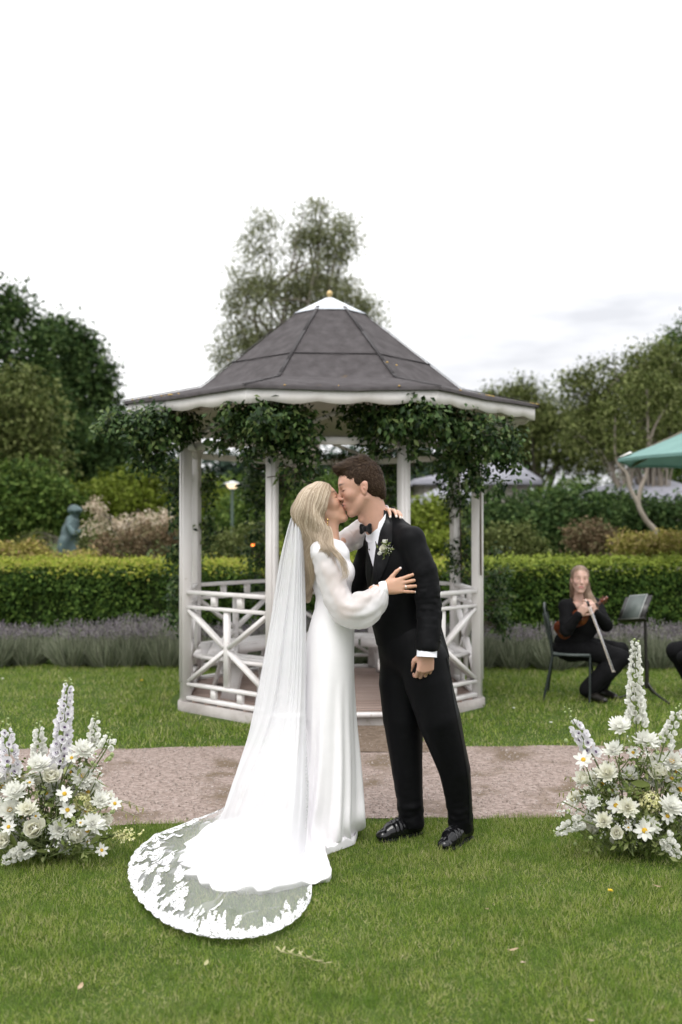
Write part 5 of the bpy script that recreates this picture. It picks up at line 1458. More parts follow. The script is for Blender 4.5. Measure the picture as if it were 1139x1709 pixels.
flat = np.clip((f - .72) / .08, 0, 1); gv = V.reshape(-1, 3)
fold = np.maximum(vnoise(gv * [1.5, .7, 0], 7.5, 14), 0) * .045 + np.abs(vnoise(gv * [1, 1.3, 0], 15, 16)) * .014
edge = np.clip((1 - f) / .05, 0, 1)
V[..., 2] = np.where(flat > 0, np.maximum(V[..., 2] * 1.0, .028) + fold.reshape(nv, nu) * flat * edge, V[..., 2])
dens = np.clip(1.18 - f * .68, .58, .95) * (1 - flat) + .27 * flat
dens = np.clip(dens + .05 * vnoise(uf * [1.7, .6, 1], 1.0, 73).reshape(nv, nu) * (1 - flat) + .12 * (vnoise(gv * [1, 1, .2], 13, 31).reshape(nv, nu) > .55) * flat, .16, .95)
C = np.repeat(dens.reshape(-1, 1), 3, 1)
ve = obj('veil', V.reshape(-1, 3), [sheet(nu, nv)], m_tulle, BR, True, C)
# lace motifs sewn round the edge of the veil
r = np.random.default_rng(44); b = MB()
Vv = V
def lace_leaf(fv_, uv_, ang, L, W, lift=.004):
    """leaf shaped motif on the veil surface at (f,u)"""
    pts = []; n = 9
    for i in range(n + 1):
        t = i / n; w = W * (math.sin(math.pi * t ** .8) ** .9) * (1 + .30 * math.sin(t * 22))
        for s_ in (-1, 0, 1):
            df = t * L * math.cos(ang) + s_ * w * math.sin(ang) ; du = t * L * math.sin(ang) - s_ * w * math.cos(ang)
            ff = min(max(fv_ - df, 0), 1); uu = min(max(uv_ + du * .62, 0), 1)
            p = Vv[int(ff * (nv - 1)), int(uu * (nu - 1))]; x = ff * (nv - 1); i0 = min(int(x), nv - 2); y = uu * (nu - 1); j0 = min(int(y), nu - 2); a_, c_ = x - i0, y - j0
            p = (Vv[i0, j0] * (1 - a_) + Vv[i0 + 1, j0] * a_) * (1 - c_) + (Vv[i0, j0 + 1] * (1 - a_) + Vv[i0 + 1, j0 + 1] * a_) * c_
            pts.append(p + [0, 0, lift])
    F = []
    for i in range(n):
        for j in range(2): F.append([3 * i + j, 3 * i + j + 1, 3 * i + j + 4, 3 * i + j + 3])
    b.add(pts, F)
for i in range(190):
    uu = r.uniform(0, 1); lace_leaf(1.0, uu, r.uniform(-1.35, 1.35), r.uniform(.025, .060), r.uniform(.008, .016), .004 + .002 * r.random())
for i in range(75):
    uu = r.uniform(.45, .98); lace_leaf(r.uniform(.90, .985), uu, r.uniform(-2.5, 2.5), r.uniform(.03, .075), r.uniform(.008, .018), .004 + .002 * r.random())
for i in range(26):
    uu = r.uniform(0, .5); lace_leaf(r.uniform(.945, .99), uu, r.uniform(-.9, .9), r.uniform(.02, .05), r.uniform(.005, .010), .004 + .002 * r.random())
# continuous scalloped hem
hemv = []
for j in range(0, nu):
    w_in = unit(V[-6, j] - V[-1, j]) * [1, 1, 0]; sc_ = abs(math.sin(j * .62)); hemv += [V[-1, j] - w_in * (.010 * sc_ + .003 * vnoise(V[-1, j][None], 60, 5)[0]) + [0, 0, .003], V[-1, j] + w_in * (.009 + .008 * abs(math.sin(j * .31 + 1)) + .006 * vnoise(V[-1, j][None], 40, 6)[0]) + [0, 0, .0045]]
i = np.arange(nu - 1) * 2; b.add(hemv, np.stack([i, i + 2, i + 3, i + 1], 1))
b.build('lace_edge', m_lace, ve, True)
b = MB()
for i in range(34):
    lace_leaf(r.uniform(.46, .64), r.uniform(0, .05), r.uniform(-1.5, 1.5), r.uniform(.010, .022), r.uniform(.008, .016), 0)
b.V = [v + [0, -.006, 0] for v in b.V]; b.build('lace_applique', m_lace, ve, True)

# blonde hair, loose waves: strands between guide curves, over a soft base
m_hairB = surf('blonde hair', [(.21, .15, .10), (.34, .262, .18), (.48, .385, .28), (.60, .50, .39), (.27, .20, .135)], island=True, rough=.42, spec=.25)
m_hairBb = surf('blonde hair base', [(.22, .16, .105), (.36, .28, .195), (.48, .385, .28)], scale=5, rough=.5, stretch=(14, 14, .8), bump=.5, bscale=30)
sf = soft([Lb(0, 0, .1), P(505, 1000, 4.71), P(545, 880, 4.6), P(560, 820, 4.8)], .10, .0045)
e = lambda a, r_, k=.015, cut=False: sf.ell(Lb(*a), np.array(r_) * sb, Ab, k, cut)
e((-.008, 0, .044), (.104, .082, .087)); e((-.045, 0, .005), (.075, .080, .085), .02)
sf.chain([P(520, 850, 4.72), P(516, 890, 4.70), P(513, 930, 4.72), P(512, 975, 4.74), P(513, 1000, 4.75)], [.075, .066, .052, .040, .020], .03)
sf.chain([P(530, 855, 4.64), P(527, 890, 4.635), P(524, 915, 4.645)], [.030, .030, .020], .02)
e((.108, 0, -.016), (.060, .12, .092), .006, True); e((.06, 0, -.14), (.09, .10, .08), .006, True)
V, F = sf.mesh(2); hb = obj('hair', V, [F], m_hairBb, BR)
GD = [  # guide strands: photograph pixel and distance, near side then far side
    [(551, 812, 4.70), (551, 822, 4.655), (545, 838, 4.632), (540, 855, 4.622), (541, 876, 4.622), (549, 897, 4.57), (556, 914, 4.51), (566, 932, 4.49), (577, 954, 4.49)],
    [(547, 808.5, 4.70), (544, 820, 4.648), (538, 838, 4.624), (533, 858, 4.612), (535, 880, 4.608), (537, 900, 4.565), (532, 918, 4.535), (525, 938, 4.56), (520, 968, 4.60)],
    [(541, 806.5, 4.70), (534, 818, 4.642), (528, 838, 4.618), (524, 860, 4.608), (528, 884, 4.60), (529, 904, 4.595), (523, 926, 4.60), (517, 955, 4.62), (518, 990, 4.65)],
    [(535, 805.5, 4.70), (524, 818, 4.640), (516, 838, 4.622), (512, 860, 4.614), (515, 885, 4.622), (516, 908, 4.632), (512, 932, 4.645), (508, 962, 4.66), (512, 1000, 4.69)],
    [(530, 805.5, 4.70), (514, 818, 4.655), (504, 838, 4.640), (500, 860, 4.638), (504, 886, 4.648), (506, 912, 4.66), (503, 940, 4.67), (503, 970, 4.69), (508, 1005, 4.71)],
    [(526, 806.5, 4.71), (507, 820, 4.690), (494, 840, 4.690), (491, 860, 4.690), (496, 888, 4.70), (500, 915, 4.71), (498, 945, 4.72), (500, 975, 4.73), (507, 1003, 4.74)],
    [(530, 809, 4.72), (512, 822, 4.75), (500, 840, 4.775), (497, 862, 4.785), (500, 888, 4.78), (503, 915, 4.775), (503, 945, 4.77), (505, 975, 4.77), (512, 1004, 4.77)],
    [(540, 811, 4.72), (534, 824, 4.775), (528, 842, 4.80), (524, 864, 4.81), (524, 888, 4.81), (522, 915, 4.80), (518, 945, 4.79), (518, 975, 4.79), (520, 1000, 4.79)],
    [(549, 815, 4.72), (550, 828, 4.765), (546, 845, 4.79), (542, 862, 4.80), (540, 885, 4.805), (538, 905, 4.82), (534, 930, 4.83), (530, 955, 4.82), (526, 985, 4.81)]]
NK = 19; GDp = np.array([catmull([P(*p) for p in g], NK) for g in GD]); r = np.random.default_rng(12); Sn = 6600
uu = np.where(r.random(Sn) < .72, 5 * r.random(Sn) ** .72, r.uniform(5, 8, Sn)); i0 = np.clip(uu.astype(int), 0, 7); fr = (uu - i0)[:, None, None]
paths = GDp[i0] * (1 - fr) + GDp[i0 + 1] * fr
axis = np.linspace(0, 1, NK)[None, :, None]; cen = np.array(Lb(-.03, 0, .03)) * np.ones((1, NK, 1)); cen[..., 2] = np.minimum(cen[..., 2], paths.mean(0)[None, :, 2])
outn = unit((paths - cen) * [1, 1, .6])
lay = (r.random(Sn)[:, None, None] - .55) * .016 * np.clip(axis * 4, .25, 1.4)
ph = (uu * 1.9)[:, None]; t1 = np.linspace(0, 1, NK)[None]
wv = .0145 * np.sin(t1 * 25 + ph + r.normal(size=(Sn, 1)) * .3) * np.clip((t1 - .16) * 3, 0, 1.25)
paths = paths + outn * (lay + .006) + wv[..., None] * np.array([.8, -.55, 0]) + r.normal(size=(Sn, 1, 3)) * .0035 * axis
ln = r.uniform(.74, 1.0, Sn)
for s_ in range(Sn):                                # uneven lengths
    tq = np.linspace(0, ln[s_] * (NK - 1), NK); a_ = np.clip(tq.astype(int), 0, NK - 2); fq = (tq - a_)[:, None]; paths[s_] = paths[s_, a_] * (1 - fq) + paths[s_, a_ + 1] * fq
ribbons('hair_strands', paths, r.uniform(.0012, .0024, Sn), outn, m_hairB, hb, True)
# a few loose curls in front of the shoulder
Sc = 90; tq = np.linspace(0, 1, 20)[None, :, None]; ck = catmull([P(547, 880, 4.62), P(550, 898, 4.57), P(556, 915, 4.515), P(565, 930, 4.49), P(576, 945, 4.485), P(578, 956, 4.485), P(573, 966, 4.485)], 20)
cp2 = ck[None] + r.normal(size=(Sc, 1, 3)) * [.006, .004, .004] + r.normal(size=(Sc, 1, 3)) * .006 * tq + (.007 * np.sin(tq * 15 + r.normal(size=(Sc, 1, 1)) * .5)) * np.array([.8, -.3, .2])
ribbons('loose_curls', cp2, .0016, np.broadcast_to(np.array([0., -1, .2]), cp2.shape), m_hairB, hb, True)
b = MB(); b.tube(catmull([P(507, 852, 4.64), P(500, 853, 4.645), P(494, 857, 4.68), P(491, 859, 4.72)], 12), .006, 6); b.build('veil_comb', m_lace, ve, True)

# ------------------------------------------------------------------ flower arrangements
m_lilac = surf('pale lilac petal', [(.80, .775, .815), (.85, .835, .86), (.88, .87, .88)], island=True, rough=.55, transl=.45)
m_eye = surf('dark floret eye', [(.06, .03, .09), (.10, .05, .13)], scale=60, rough=.7)
m_bud = surf('green bud', [(.22, .28, .10), (.34, .40, .18)], scale=50, rough=.6)
m_hyd = surf('pale yellow floret', [(.55, .55, .22), (.68, .66, .34), (.76, .74, .48)], island=True, rough=.6, transl=.3)
m_oat = surf('dry oat seed', [(.20, .19, .07), (.30, .27, .12)], island=True, rough=.8)

def proto(builder, name):
    return npmesh(name, np.concatenate(builder.V), [np.concatenate(f) for f in builder.F.values()])
def place(name, me, mats, loc, d, roll, s, parent):
    if not me.materials:
        for m in mats: me.materials.append(m)
        me.polygons.foreach_set('use_smooth', np.ones(len(me.polygons), bool))
    o = bpy.data.objects.new(name, me); col.objects.link(o); o.parent = parent; o.matrix_parent_inverse = Matrix.Translation(-root_loc(parent)) if parent.type == 'EMPTY' else Matrix()
    aim(o, loc, d, roll, s); return o
def dome(R, H, n=14, m=5):
    return MB().lathe((0, 0, 0), [(R * math.cos(a), H * math.sin(a)) for a in np.linspace(0, math.pi / 2 * .98, m)], n)
DAH = [proto(rosette([(14, .056, .019, 8, .25, .006, -.004), (14, .050, .018, 22, .25, .006, .0), (12, .042, .016, 38, .25, .006, .003), (11, .032, .015, 55, .2, .005, .005), (10, .025, .014, 70, .1, .004, .005), (7, .021, .013, 84, .0, .001, .006)], k), 'dahlia') for k in range(4)]
PEO = [proto(rosette([(7, .052, .046, 18, .7, .004, -.004), (8, .047, .042, 38, .7, .004, 0), (8, .040, .036, 55, .5, .004, .002), (8, .034, .030, 70, .2, .003, .004), (7, .031, .026, 80, .0, .002, .004), (6, .030, .022, 88, -.1, .000, .004)], 10 + k), 'peony') for k in range(3)]
DAI = [proto(rosette([(8, .034, .018, 4, .15, .006, 0), (4, .032, .017, 10, .15, .006, .002)], 20 + k), 'daisy') for k in range(3)]
DAHC = [proto(rosette([(13, .056, .022, 12, .3, .006, -.004), (13, .050, .021, 28, .3, .006, .0), (12, .042, .019, 44, .25, .006, .003), (11, .034, .017, 60, .2, .005, .005), (9, .028, .016, 76, .1, .003, .005), (6, .024, .014, 86, 0, .001, .006)], 50 + k), 'dahlia_cream') for k in range(3)]
DCEN = proto(dome(.0105, .007), 'daisy_centre'); DCEN2 = proto(dome(.014, .010), 'dahlia_centre')
FLO = [proto(rosette([(5, .026, .027, 26, .4, .0, 0), (4, .018, .018, 50, .3, 0, .001)], 30 + k), 'floret') for k in range(3)]
FLO2 = [proto(rosette([(6, .022, .025, 36, .5, .0, 0), (5, .017, .019, 60, .3, 0, .001)], 34 + k), 'floret_white') for k in range(3)]
EYE = proto(dome(.0062, .006, 8, 4), 'floret_eye')
OAT = proto(MB().lathe((0, 0, 0), [(0, 0), (.004, -.008), (.003, -.02), (0, -.03)], 6), 'oat_seed')
BUD = proto(MB().lathe((0, 0, 0), [(0, 0), (.006, .003), (.0085, .010), (.006, .017), (.001, .021)], 8), 'bud')
r = np.random.default_rng(99)
CAMV = np.array([0, 0, CAM_H])

class Bouquet:
    def __init__(s, label, foot):
        s.root = empty('flower_arrangement', foot, label, 'flowers', 'floral arrangements flanking the couple'); s.foot = np.array(foot); s.stems = MB(); s.top = []
    def dirc(s, loc, up=.95):
        return unit(unit(CAMV - loc) * .75 + unit((loc - s.foot - [0, 0, .15])) * .55 + [0, 0, up * .6] + r.normal(size=3) * .18)
    def stem(s, loc, d=None):
        a = s.foot + r.normal(size=3) * [.07, .05, 0]; a[2] = .03; m = (a + loc) / 2 + r.normal(size=3) * .03
        s.stems.tube(catmull([a, m, loc - (d * .015 if d is not None else 0)], 8), .0028, 5, False)
    def bloom(s, kind, px, py, depth, size):
        loc = P(px, py, depth); d = s.dirc(loc)
        if kind in ('daisy', 'dahliay'): d = unit(d + unit(CAMV - loc) * .5)
        R = {'dahlia': .062, 'dahliay': .062, 'peony': .056, 'daisy': .041}[kind]; sc = size / 350. / 2 / R
        src = {'dahlia': DAH, 'dahliay': DAH, 'peony': PEO, 'daisy': DAI}[kind]; me = src[r.integers(len(src))]
        nm = {'dahlia': 'dahlia', 'dahliay': 'dahlia', 'peony': 'peony', 'daisy': 'daisy'}[kind]
        mats = [m_cream if kind == 'peony' else m_petal]
        if kind == 'peony' and r.random() < .55: me, nm, mats, R = DAHC[r.integers(len(DAHC))], 'dahlia', [m_cream], .062; sc = size / 350. / 2 / R
        o = place(nm, me, mats, loc, d, r.uniform(0, 6), sc, s.root)
        if kind in ('daisy', 'dahliay'):
            c = place('centre', DCEN if kind == 'daisy' else DCEN2, [m_yellow], Vector((0, 0, .002 if kind == 'daisy' else .012)), (0, 0, 1), 0, 1, o)
        s.stem(loc, d)
    def spike(s, tip, base, depth, dtip, wide, n, eyes, tipbuds=5):
        a, c = P(base[0], base[1], depth), P(tip[0], tip[1], dtip); ax_ = unit(c - a); L = np.linalg.norm(c - a)
        u = unit(np.cross(ax_, [0, 1, 0])); w = np.cross(ax_, u)
        b = MB(); b.tube([s.foot + [0, 0, .05], a, c], [.004, .0035, .0015], 6)
        sp = b.build('delphinium_spike' if eyes else 'stock_spike', m_stemg, s.root, True)
        src = FLO if eyes else FLO2; mat_ = m_lilac if eyes else m_petal
        for i in range(n):
            f = (i + r.random() * .6) / n; rr = wide * (1 - .72 * f ** 1.4) * .8; an = i * 2.399 + r.normal() * .25
            dv = unit(u * math.cos(an) + w * math.sin(an) + ax_ * .15); loc = a + ax_ * L * f + dv * rr
            sc = (1.15 - .6 * f) * r.uniform(.85, 1.15) * (1.1 if eyes else 1.0)
            if i >= n - tipbuds: 
                place('bud', BUD, [m_bud], loc, dv, 0, .6, sp); continue
            o = place('floret', src[r.integers(3)], [mat_], loc, unit(dv + unit(CAMV - loc) * .35), r.uniform(0, 6), sc, sp)
            if eyes and dv @ (CAMV - loc) > -.2: place('eye', EYE, [m_eye], Vector((0, 0, .006)), (0, 0, 1), 0, 1, o)
    def cluster(s, px, py, depth, R, n):
        c = P(px, py, depth); pts = c + unit(r.normal(size=(n, 3))) * R * r.uniform(.75, 1.05, (n, 1)); nr = unit(pts - c)
        V, F = [], []
        for k in range(2):
            v, f = leaf_cloud(pts, nr + r.normal(size=pts.shape) * .4, .012 * r.uniform(.8, 1.3, n), .9, .3, 0, r); V.append(v); F.append(f + k * len(v))
        obj('hydrangea', np.concatenate(V), [np.concatenate(F)], m_hyd, s.root, smooth=False)
        s.stem(c)
    def greens(s, ells, n, size, name='foliage', mat=None, per=10, spread=.02, aspect=.4):
        pts, nr, cc = clumps(ells, n, per, spread, r, shell=.0); k = pts[:, 2] > .01
        V, F = leaf_cloud(pts[k], nr[k] + [0, -.3, .2], size * r.uniform(.5, 1.3, k.sum()), aspect, .3, .2, r)
        o = obj(name, V, [F], mat or m_green, s.root, smooth=False); o['kind'] = 'stuff'
        for c in cc[::6]: s.stem(c)
    def big_leaf(s, px, py, depth, L):
        loc = P(px, py, depth); V, F = petal(L, L * .42, .25, 6, point=.8); o = MB().add(V, F); me = proto(o, 'leaf')
        d = unit(r.normal(size=3) + [0, -.6, .5]); place('leaf', me, [m_green], loc, d, r.uniform(0, 6), 1, s.root)
    def oats(s, pts):
        b = MB()
        for px, py, depth in pts:
            c = P(px, py, depth); a = s.foot + [np.sign(c[0] - s.foot[0]) * .1, 0, .18]; t = catmull([a, (a + c) / 2 + [0, 0, .06], c + [0, 0, .01]], 10)
            s.stems.tube(t, .0012, 4, False)
            for k in range(5):
                q0 = t[5 + k] + r.normal(size=3) * .006; place('oat_seed', OAT, [m_oat], q0, unit(r.normal(size=3) * .4 + [0, 0, 1]), 0, 1, s.root)
    def done(s): s.stems.build('stems', m_stemg, s.root, True)

# ---- left of the couple
bq = Bouquet('white flower arrangement on the lawn at left with lilac-eyed delphiniums', G(75, 1432))
for px, py, k, sz in [(65, 1279, 'dahlia', 44), (139, 1253, 'dahlia', 44), (86, 1299, 'peony', 38), (25, 1323, 'dahlia', 42), (17, 1352, 'dahliay', 40), (47, 1352, 'peony', 36), (138, 1296, 'dahliay', 40), (168, 1336, 'dahlia', 34), (58, 1386, 'peony', 44), (99, 1385, 'dahlia', 38), (124, 1398, 'peony', 36), (155, 1375, 'dahlia', 38), (107, 1412, 'dahlia', 30), (192, 1341, 'daisy', 22), (-12, 1300, 'dahlia', 42), (-25, 1345, 'peony', 42), (-20, 1390, 'dahlia', 42), (-55, 1370, 'dahlia', 40), (-50, 1320, 'daisy', 30), (8, 1405, 'peony', 34),
                      (120, 1265, 'daisy', 22), (108, 1325, 'daisy', 28), (113, 1352, 'daisy', 28), (15, 1380, 'daisy', 24), (170, 1419, 'daisy', 22), (135, 1373, 'daisy', 14), (50, 1306, 'daisy', 18), (60, 1362, 'daisy', 16)]:
    bq.bloom(k, px, py, 4.42 + r.normal() * .03 - (.06 if py > 1340 else 0), sz)
for i in range(52):
    a_, q_ = r.uniform(0, 6.28), math.sqrt(r.random()); px, py = 72 + 112 * q_ * math.cos(a_), 1352 + 72 * q_ * math.sin(a_) ; bq.bloom(('peony', 'dahlia', 'daisy', 'peony')[i % 4], px, py, 4.50 + r.normal() * .03, r.uniform(22, 34))
bq.spike((116, 1131), (98, 1288), 4.47, 4.52, .034, 58, True); bq.spike((9, 1199), (20, 1295), 4.47, 4.5, .028, 26, True); bq.spike((65, 1204), (66, 1266), 4.50, 4.52, .018, 26, False)
bq.spike((161, 1188), (154, 1250), 4.50, 4.52, .016, 24, False); bq.spike((186, 1222), (178, 1250), 4.46, 4.46, .022, 9, False, 3); bq.spike((2, 1440), (50, 1414), 4.33, 4.30, .018, 22, False, 2); bq.spike((-45, 1210), (-25, 1300), 4.47, 4.5, .028, 22, True)
bq.cluster(137, 1338, 4.43, .036, 150); bq.cluster(30, 1300, 4.5, .03, 100); bq.cluster(150, 1355, 4.44, .028, 90)
bq.greens([E(80, 1370, 100, 62, 4.47), E(60, 1310, 80, 40, 4.49), E(130, 1320, 60, 60, 4.48), E(-20, 1360, 60, 60, 4.47), E(90, 1412, 90, 20, 4.42)], 180, .034, aspect=.42)
bq.greens([E(100, 1380, 90, 40, 4.40), E(150, 1290, 40, 50, 4.45), E(20, 1340, 40, 60, 4.42)], 110, .012, 'filler_flowers', m_petal, 7, .012, .8)
bq.greens([E(213, 1392, 26, 9, 4.42)], 26, .012, 'pale_sprig', m_hyd, 7, .008, .8)
for q_ in [(120, 1425, 4.34, .09), (60, 1420, 4.34, .08), (190, 1258, 4.46, .07), (160, 1300, 4.4, .07), (30, 1415, 4.34, .09), (180, 1395, 4.38, .10), (150, 1410, 4.36, .08)]: bq.big_leaf(*q_)
for i in range(26):
    loc = P(r.uniform(0, 190), r.uniform(1240, 1420), 4.40 + r.normal() * .03); place('bud', BUD, [m_bud], loc, bq.dirc(loc), 0, r.uniform(.6, 1.3), bq.root)
bq.oats([(205, 1350, 4.45), (225, 1345, 4.46), (240, 1352, 4.45), (232, 1368, 4.42)]); bq.done()

# ---- right of the couple
bq = Bouquet('white flower arrangement on the lawn at right with one tall white spire', G(1062, 1424))
for px, py, k, sz in [(1035, 1214, 'dahlia', 40), (1078, 1238, 'dahlia', 44), (1024, 1253, 'dahlia', 36), (1014, 1291, 'peony', 38), (1051, 1294, 'dahlia', 36), (1094, 1296, 'peony', 40), (1122, 1272, 'dahliay', 42), (1121, 1346, 'dahlia', 42), (1047, 1348, 'peony', 36), (1008, 1371, 'peony', 32), (977, 1303, 'peony', 32), (1085, 1380, 'dahlia', 36), (1150, 1300, 'dahlia', 42), (1165, 1350, 'dahlia', 42), (1150, 1385, 'peony', 40), (1190, 1320, 'dahlia', 40), (990, 1340, 'dahlia', 26), (1030, 1390, 'peony', 26),
                      (974, 1268, 'daisy', 30), (1022, 1319, 'daisy', 24), (1028, 1344, 'daisy', 30), (1076, 1386, 'daisy', 34), (1114, 1362, 'daisy', 26), (1135, 1318, 'daisy', 36), (1057, 1256, 'daisy', 22), (1049, 1381, 'daisy', 14), (1180, 1385, 'daisy', 30)]:
    bq.bloom(k, px, py, 4.47 + r.normal() * .03 - (.06 if py > 1340 else 0), sz)
for i in range(52):
    a_, q_ = r.uniform(0, 6.28), math.sqrt(r.random()); px, py = 1070 + 112 * q_ * math.cos(a_), 1335 + 74 * q_ * math.sin(a_) ; bq.bloom(('peony', 'dahlia', 'daisy', 'peony')[i % 4], px, py, 4.55 + r.normal() * .03, r.uniform(22, 34))
bq.spike((1060, 1066), (1062, 1212), 4.52, 4.56, .034, 80, False, 3); bq.spike((943, 1178), (990, 1262), 4.50, 4.50, .022, 24, True, 8); bq.spike((1138, 1172), (1107, 1246), 4.52, 4.52, .022, 26, False); bq.spike((924, 1392), (972, 1368), 4.42, 4.40, .016, 22, False, 2); bq.spike((1136, 1432), (1108, 1396), 4.36, 4.32, .022, 16, False, 1); bq.spike((1180, 1190), (1150, 1260), 4.52, 4.52, .024, 24, True)
bq.cluster(1085, 1338, 4.45, .046, 190); bq.cluster(1060, 1320, 4.52, .03, 90)
bq.greens([E(1050, 1350, 100, 62, 4.52), E(1070, 1290, 80, 50, 4.54), E(1000, 1320, 50, 50, 4.53), E(1140, 1340, 60, 70, 4.52), E(1050, 1400, 100, 20, 4.47)], 190, .034, aspect=.42)
bq.greens([E(1030, 1370, 90, 40, 4.46), E(1085, 1260, 40, 40, 4.5), E(990, 1310, 40, 60, 4.48), E(960, 1345, 30, 26, 4.48)], 110, .012, 'filler_flowers', m_petal, 7, .012, .8)
for q_ in [(980, 1392, 4.40, .10), (1010, 1400, 4.40, .08), (1065, 1300, 4.46, .08), (1110, 1405, 4.40, .09), (1085, 1310, 4.44, .08), (960, 1380, 4.42, .08), (1125, 1250, 4.48, .07)]: bq.big_leaf(*q_)
for i in range(28):
    loc = P(r.uniform(940, 1139), r.uniform(1230, 1410), 4.46 + r.normal() * .03); place('bud', BUD, [m_bud], loc, bq.dirc(loc), 0, r.uniform(.6, 1.3), bq.root)
bq.oats([(945, 1300, 4.5), (935, 1325, 4.5), (930, 1345, 4.48), (1010, 1240, 4.5)]); bq.done()

# ------------------------------------------------------------------ violinist, chair, violin, bow, music stand
m_woodv = surf('varnished violin wood', [(.09, .022, .010), (.16, .04, .015)], scale=20, rough=.25, coat=.5)
m_ebony = surf('ebony', [(.008, .007, .006), (.015, .013, .011)], scale=30, rough=.35)
m_polelamp = surf('lamp pole paint', [(.06, .09, .07), (.09, .12, .10)], scale=10, rough=.5)
m_steel = surf('dark green steel', [(.012, .018, .016), (.02, .028, .025)], scale=20, rough=.4, metal=.2)
m_seatp = surf('grey plastic seat', [(.06, .075, .07), (.09, .11, .10)], scale=10, rough=.5)
m_bowh = surf('pale bow', [(.62, .54, .46), (.72, .64, .56)], scale=30, rough=.4)
m_screen = surf('tablet back', [(.20, .21, .20), (.26, .27, .26)], scale=4, rough=.35, metal=.3)
m_hairM = surf('light brown hair', [(.13, .08, .05), (.21, .135, .085), (.30, .205, .135), (.38, .27, .19)], island=True, rough=.4)
m_hairMb = surf('light brown hair base', [(.14, .09, .06), (.22, .145, .095)], scale=6, rough=.5, stretch=(12, 12, 1))

def chair(label, T, group):
    root = empty('chair', T(940, 1165, 8.55) * [1, 1, 0], label, 'chair', group)
    Z = lambda a, z: np.array([a[0], a[1], z])
    s0, s1, s2, s3 = T(924, 1088, 8.85), T(922, 1094, 8.48), T(985, 1100, 8.42), T(985, 1094, 8.80); zz = s1[2]
    c = (s0 + s1 + s2 + s3) / 4; b = MB(); V = [Z(v * .97 + c * .03, zz + .012) for v in (s0, s1, s2, s3)] + [Z(v * .97 + c * .03, zz - .006) for v in (s0, s1, s2, s3)]
    b.add(V, [[0, 1, 2, 3], [7, 6, 5, 4], [0, 4, 5, 1], [1, 5, 6, 2], [2, 6, 7, 3], [3, 7, 4, 0]]); b.build('seat', m_seatp, root)
    for v, dx, dy in ((s0, -.04, .06), (s1, -.085, -.03), (s2, -.02, -.06), (s3, .06, .05)):
        MB().tube([Z(v, zz - .005), Z(v + [dx, dy, 0], .0)], .010, 8).build('leg', m_steel, root, True)
    MB().tube([Z(s0, zz), Z(s1, zz), Z(s2, zz), Z(s3, zz), Z(s0, zz)], .010, 8).build('seat_frame', m_steel, root, True)
    t0, t1 = Z(s0, zz + .36) + [-.06, .02, 0], Z(s1, zz + .36) + [-.06, 0, 0]
    b = MB(); b.tube(catmull([Z(s1, zz), Z(s1, zz + .2) + [-.03, 0, 0], t1 + [0, .01, 0], (t0 + t1) / 2 + [-.01, 0, .07], t0 + [0, -.01, 0], Z(s0, zz + .2) + [-.03, 0, 0], Z(s0, zz)], 40), .010, 8); b.build('back_frame', m_steel, root, True)
    b = MB(); nn_ = 6; V = []
    for z, dx in ((.14, -.02), (.24, -.04), (.34, -.058)):
        for k in range(nn_): f = k / (nn_ - 1); p = Z(s1, 0) * (1 - f) + Z(s0, 0) * f; V.append([p[0] + dx - .03 * math.sin(math.pi * f), p[1], zz + z])
    b.add(V, sheet(nn_, 3)); b.build('backrest', m_seatp, root, True)

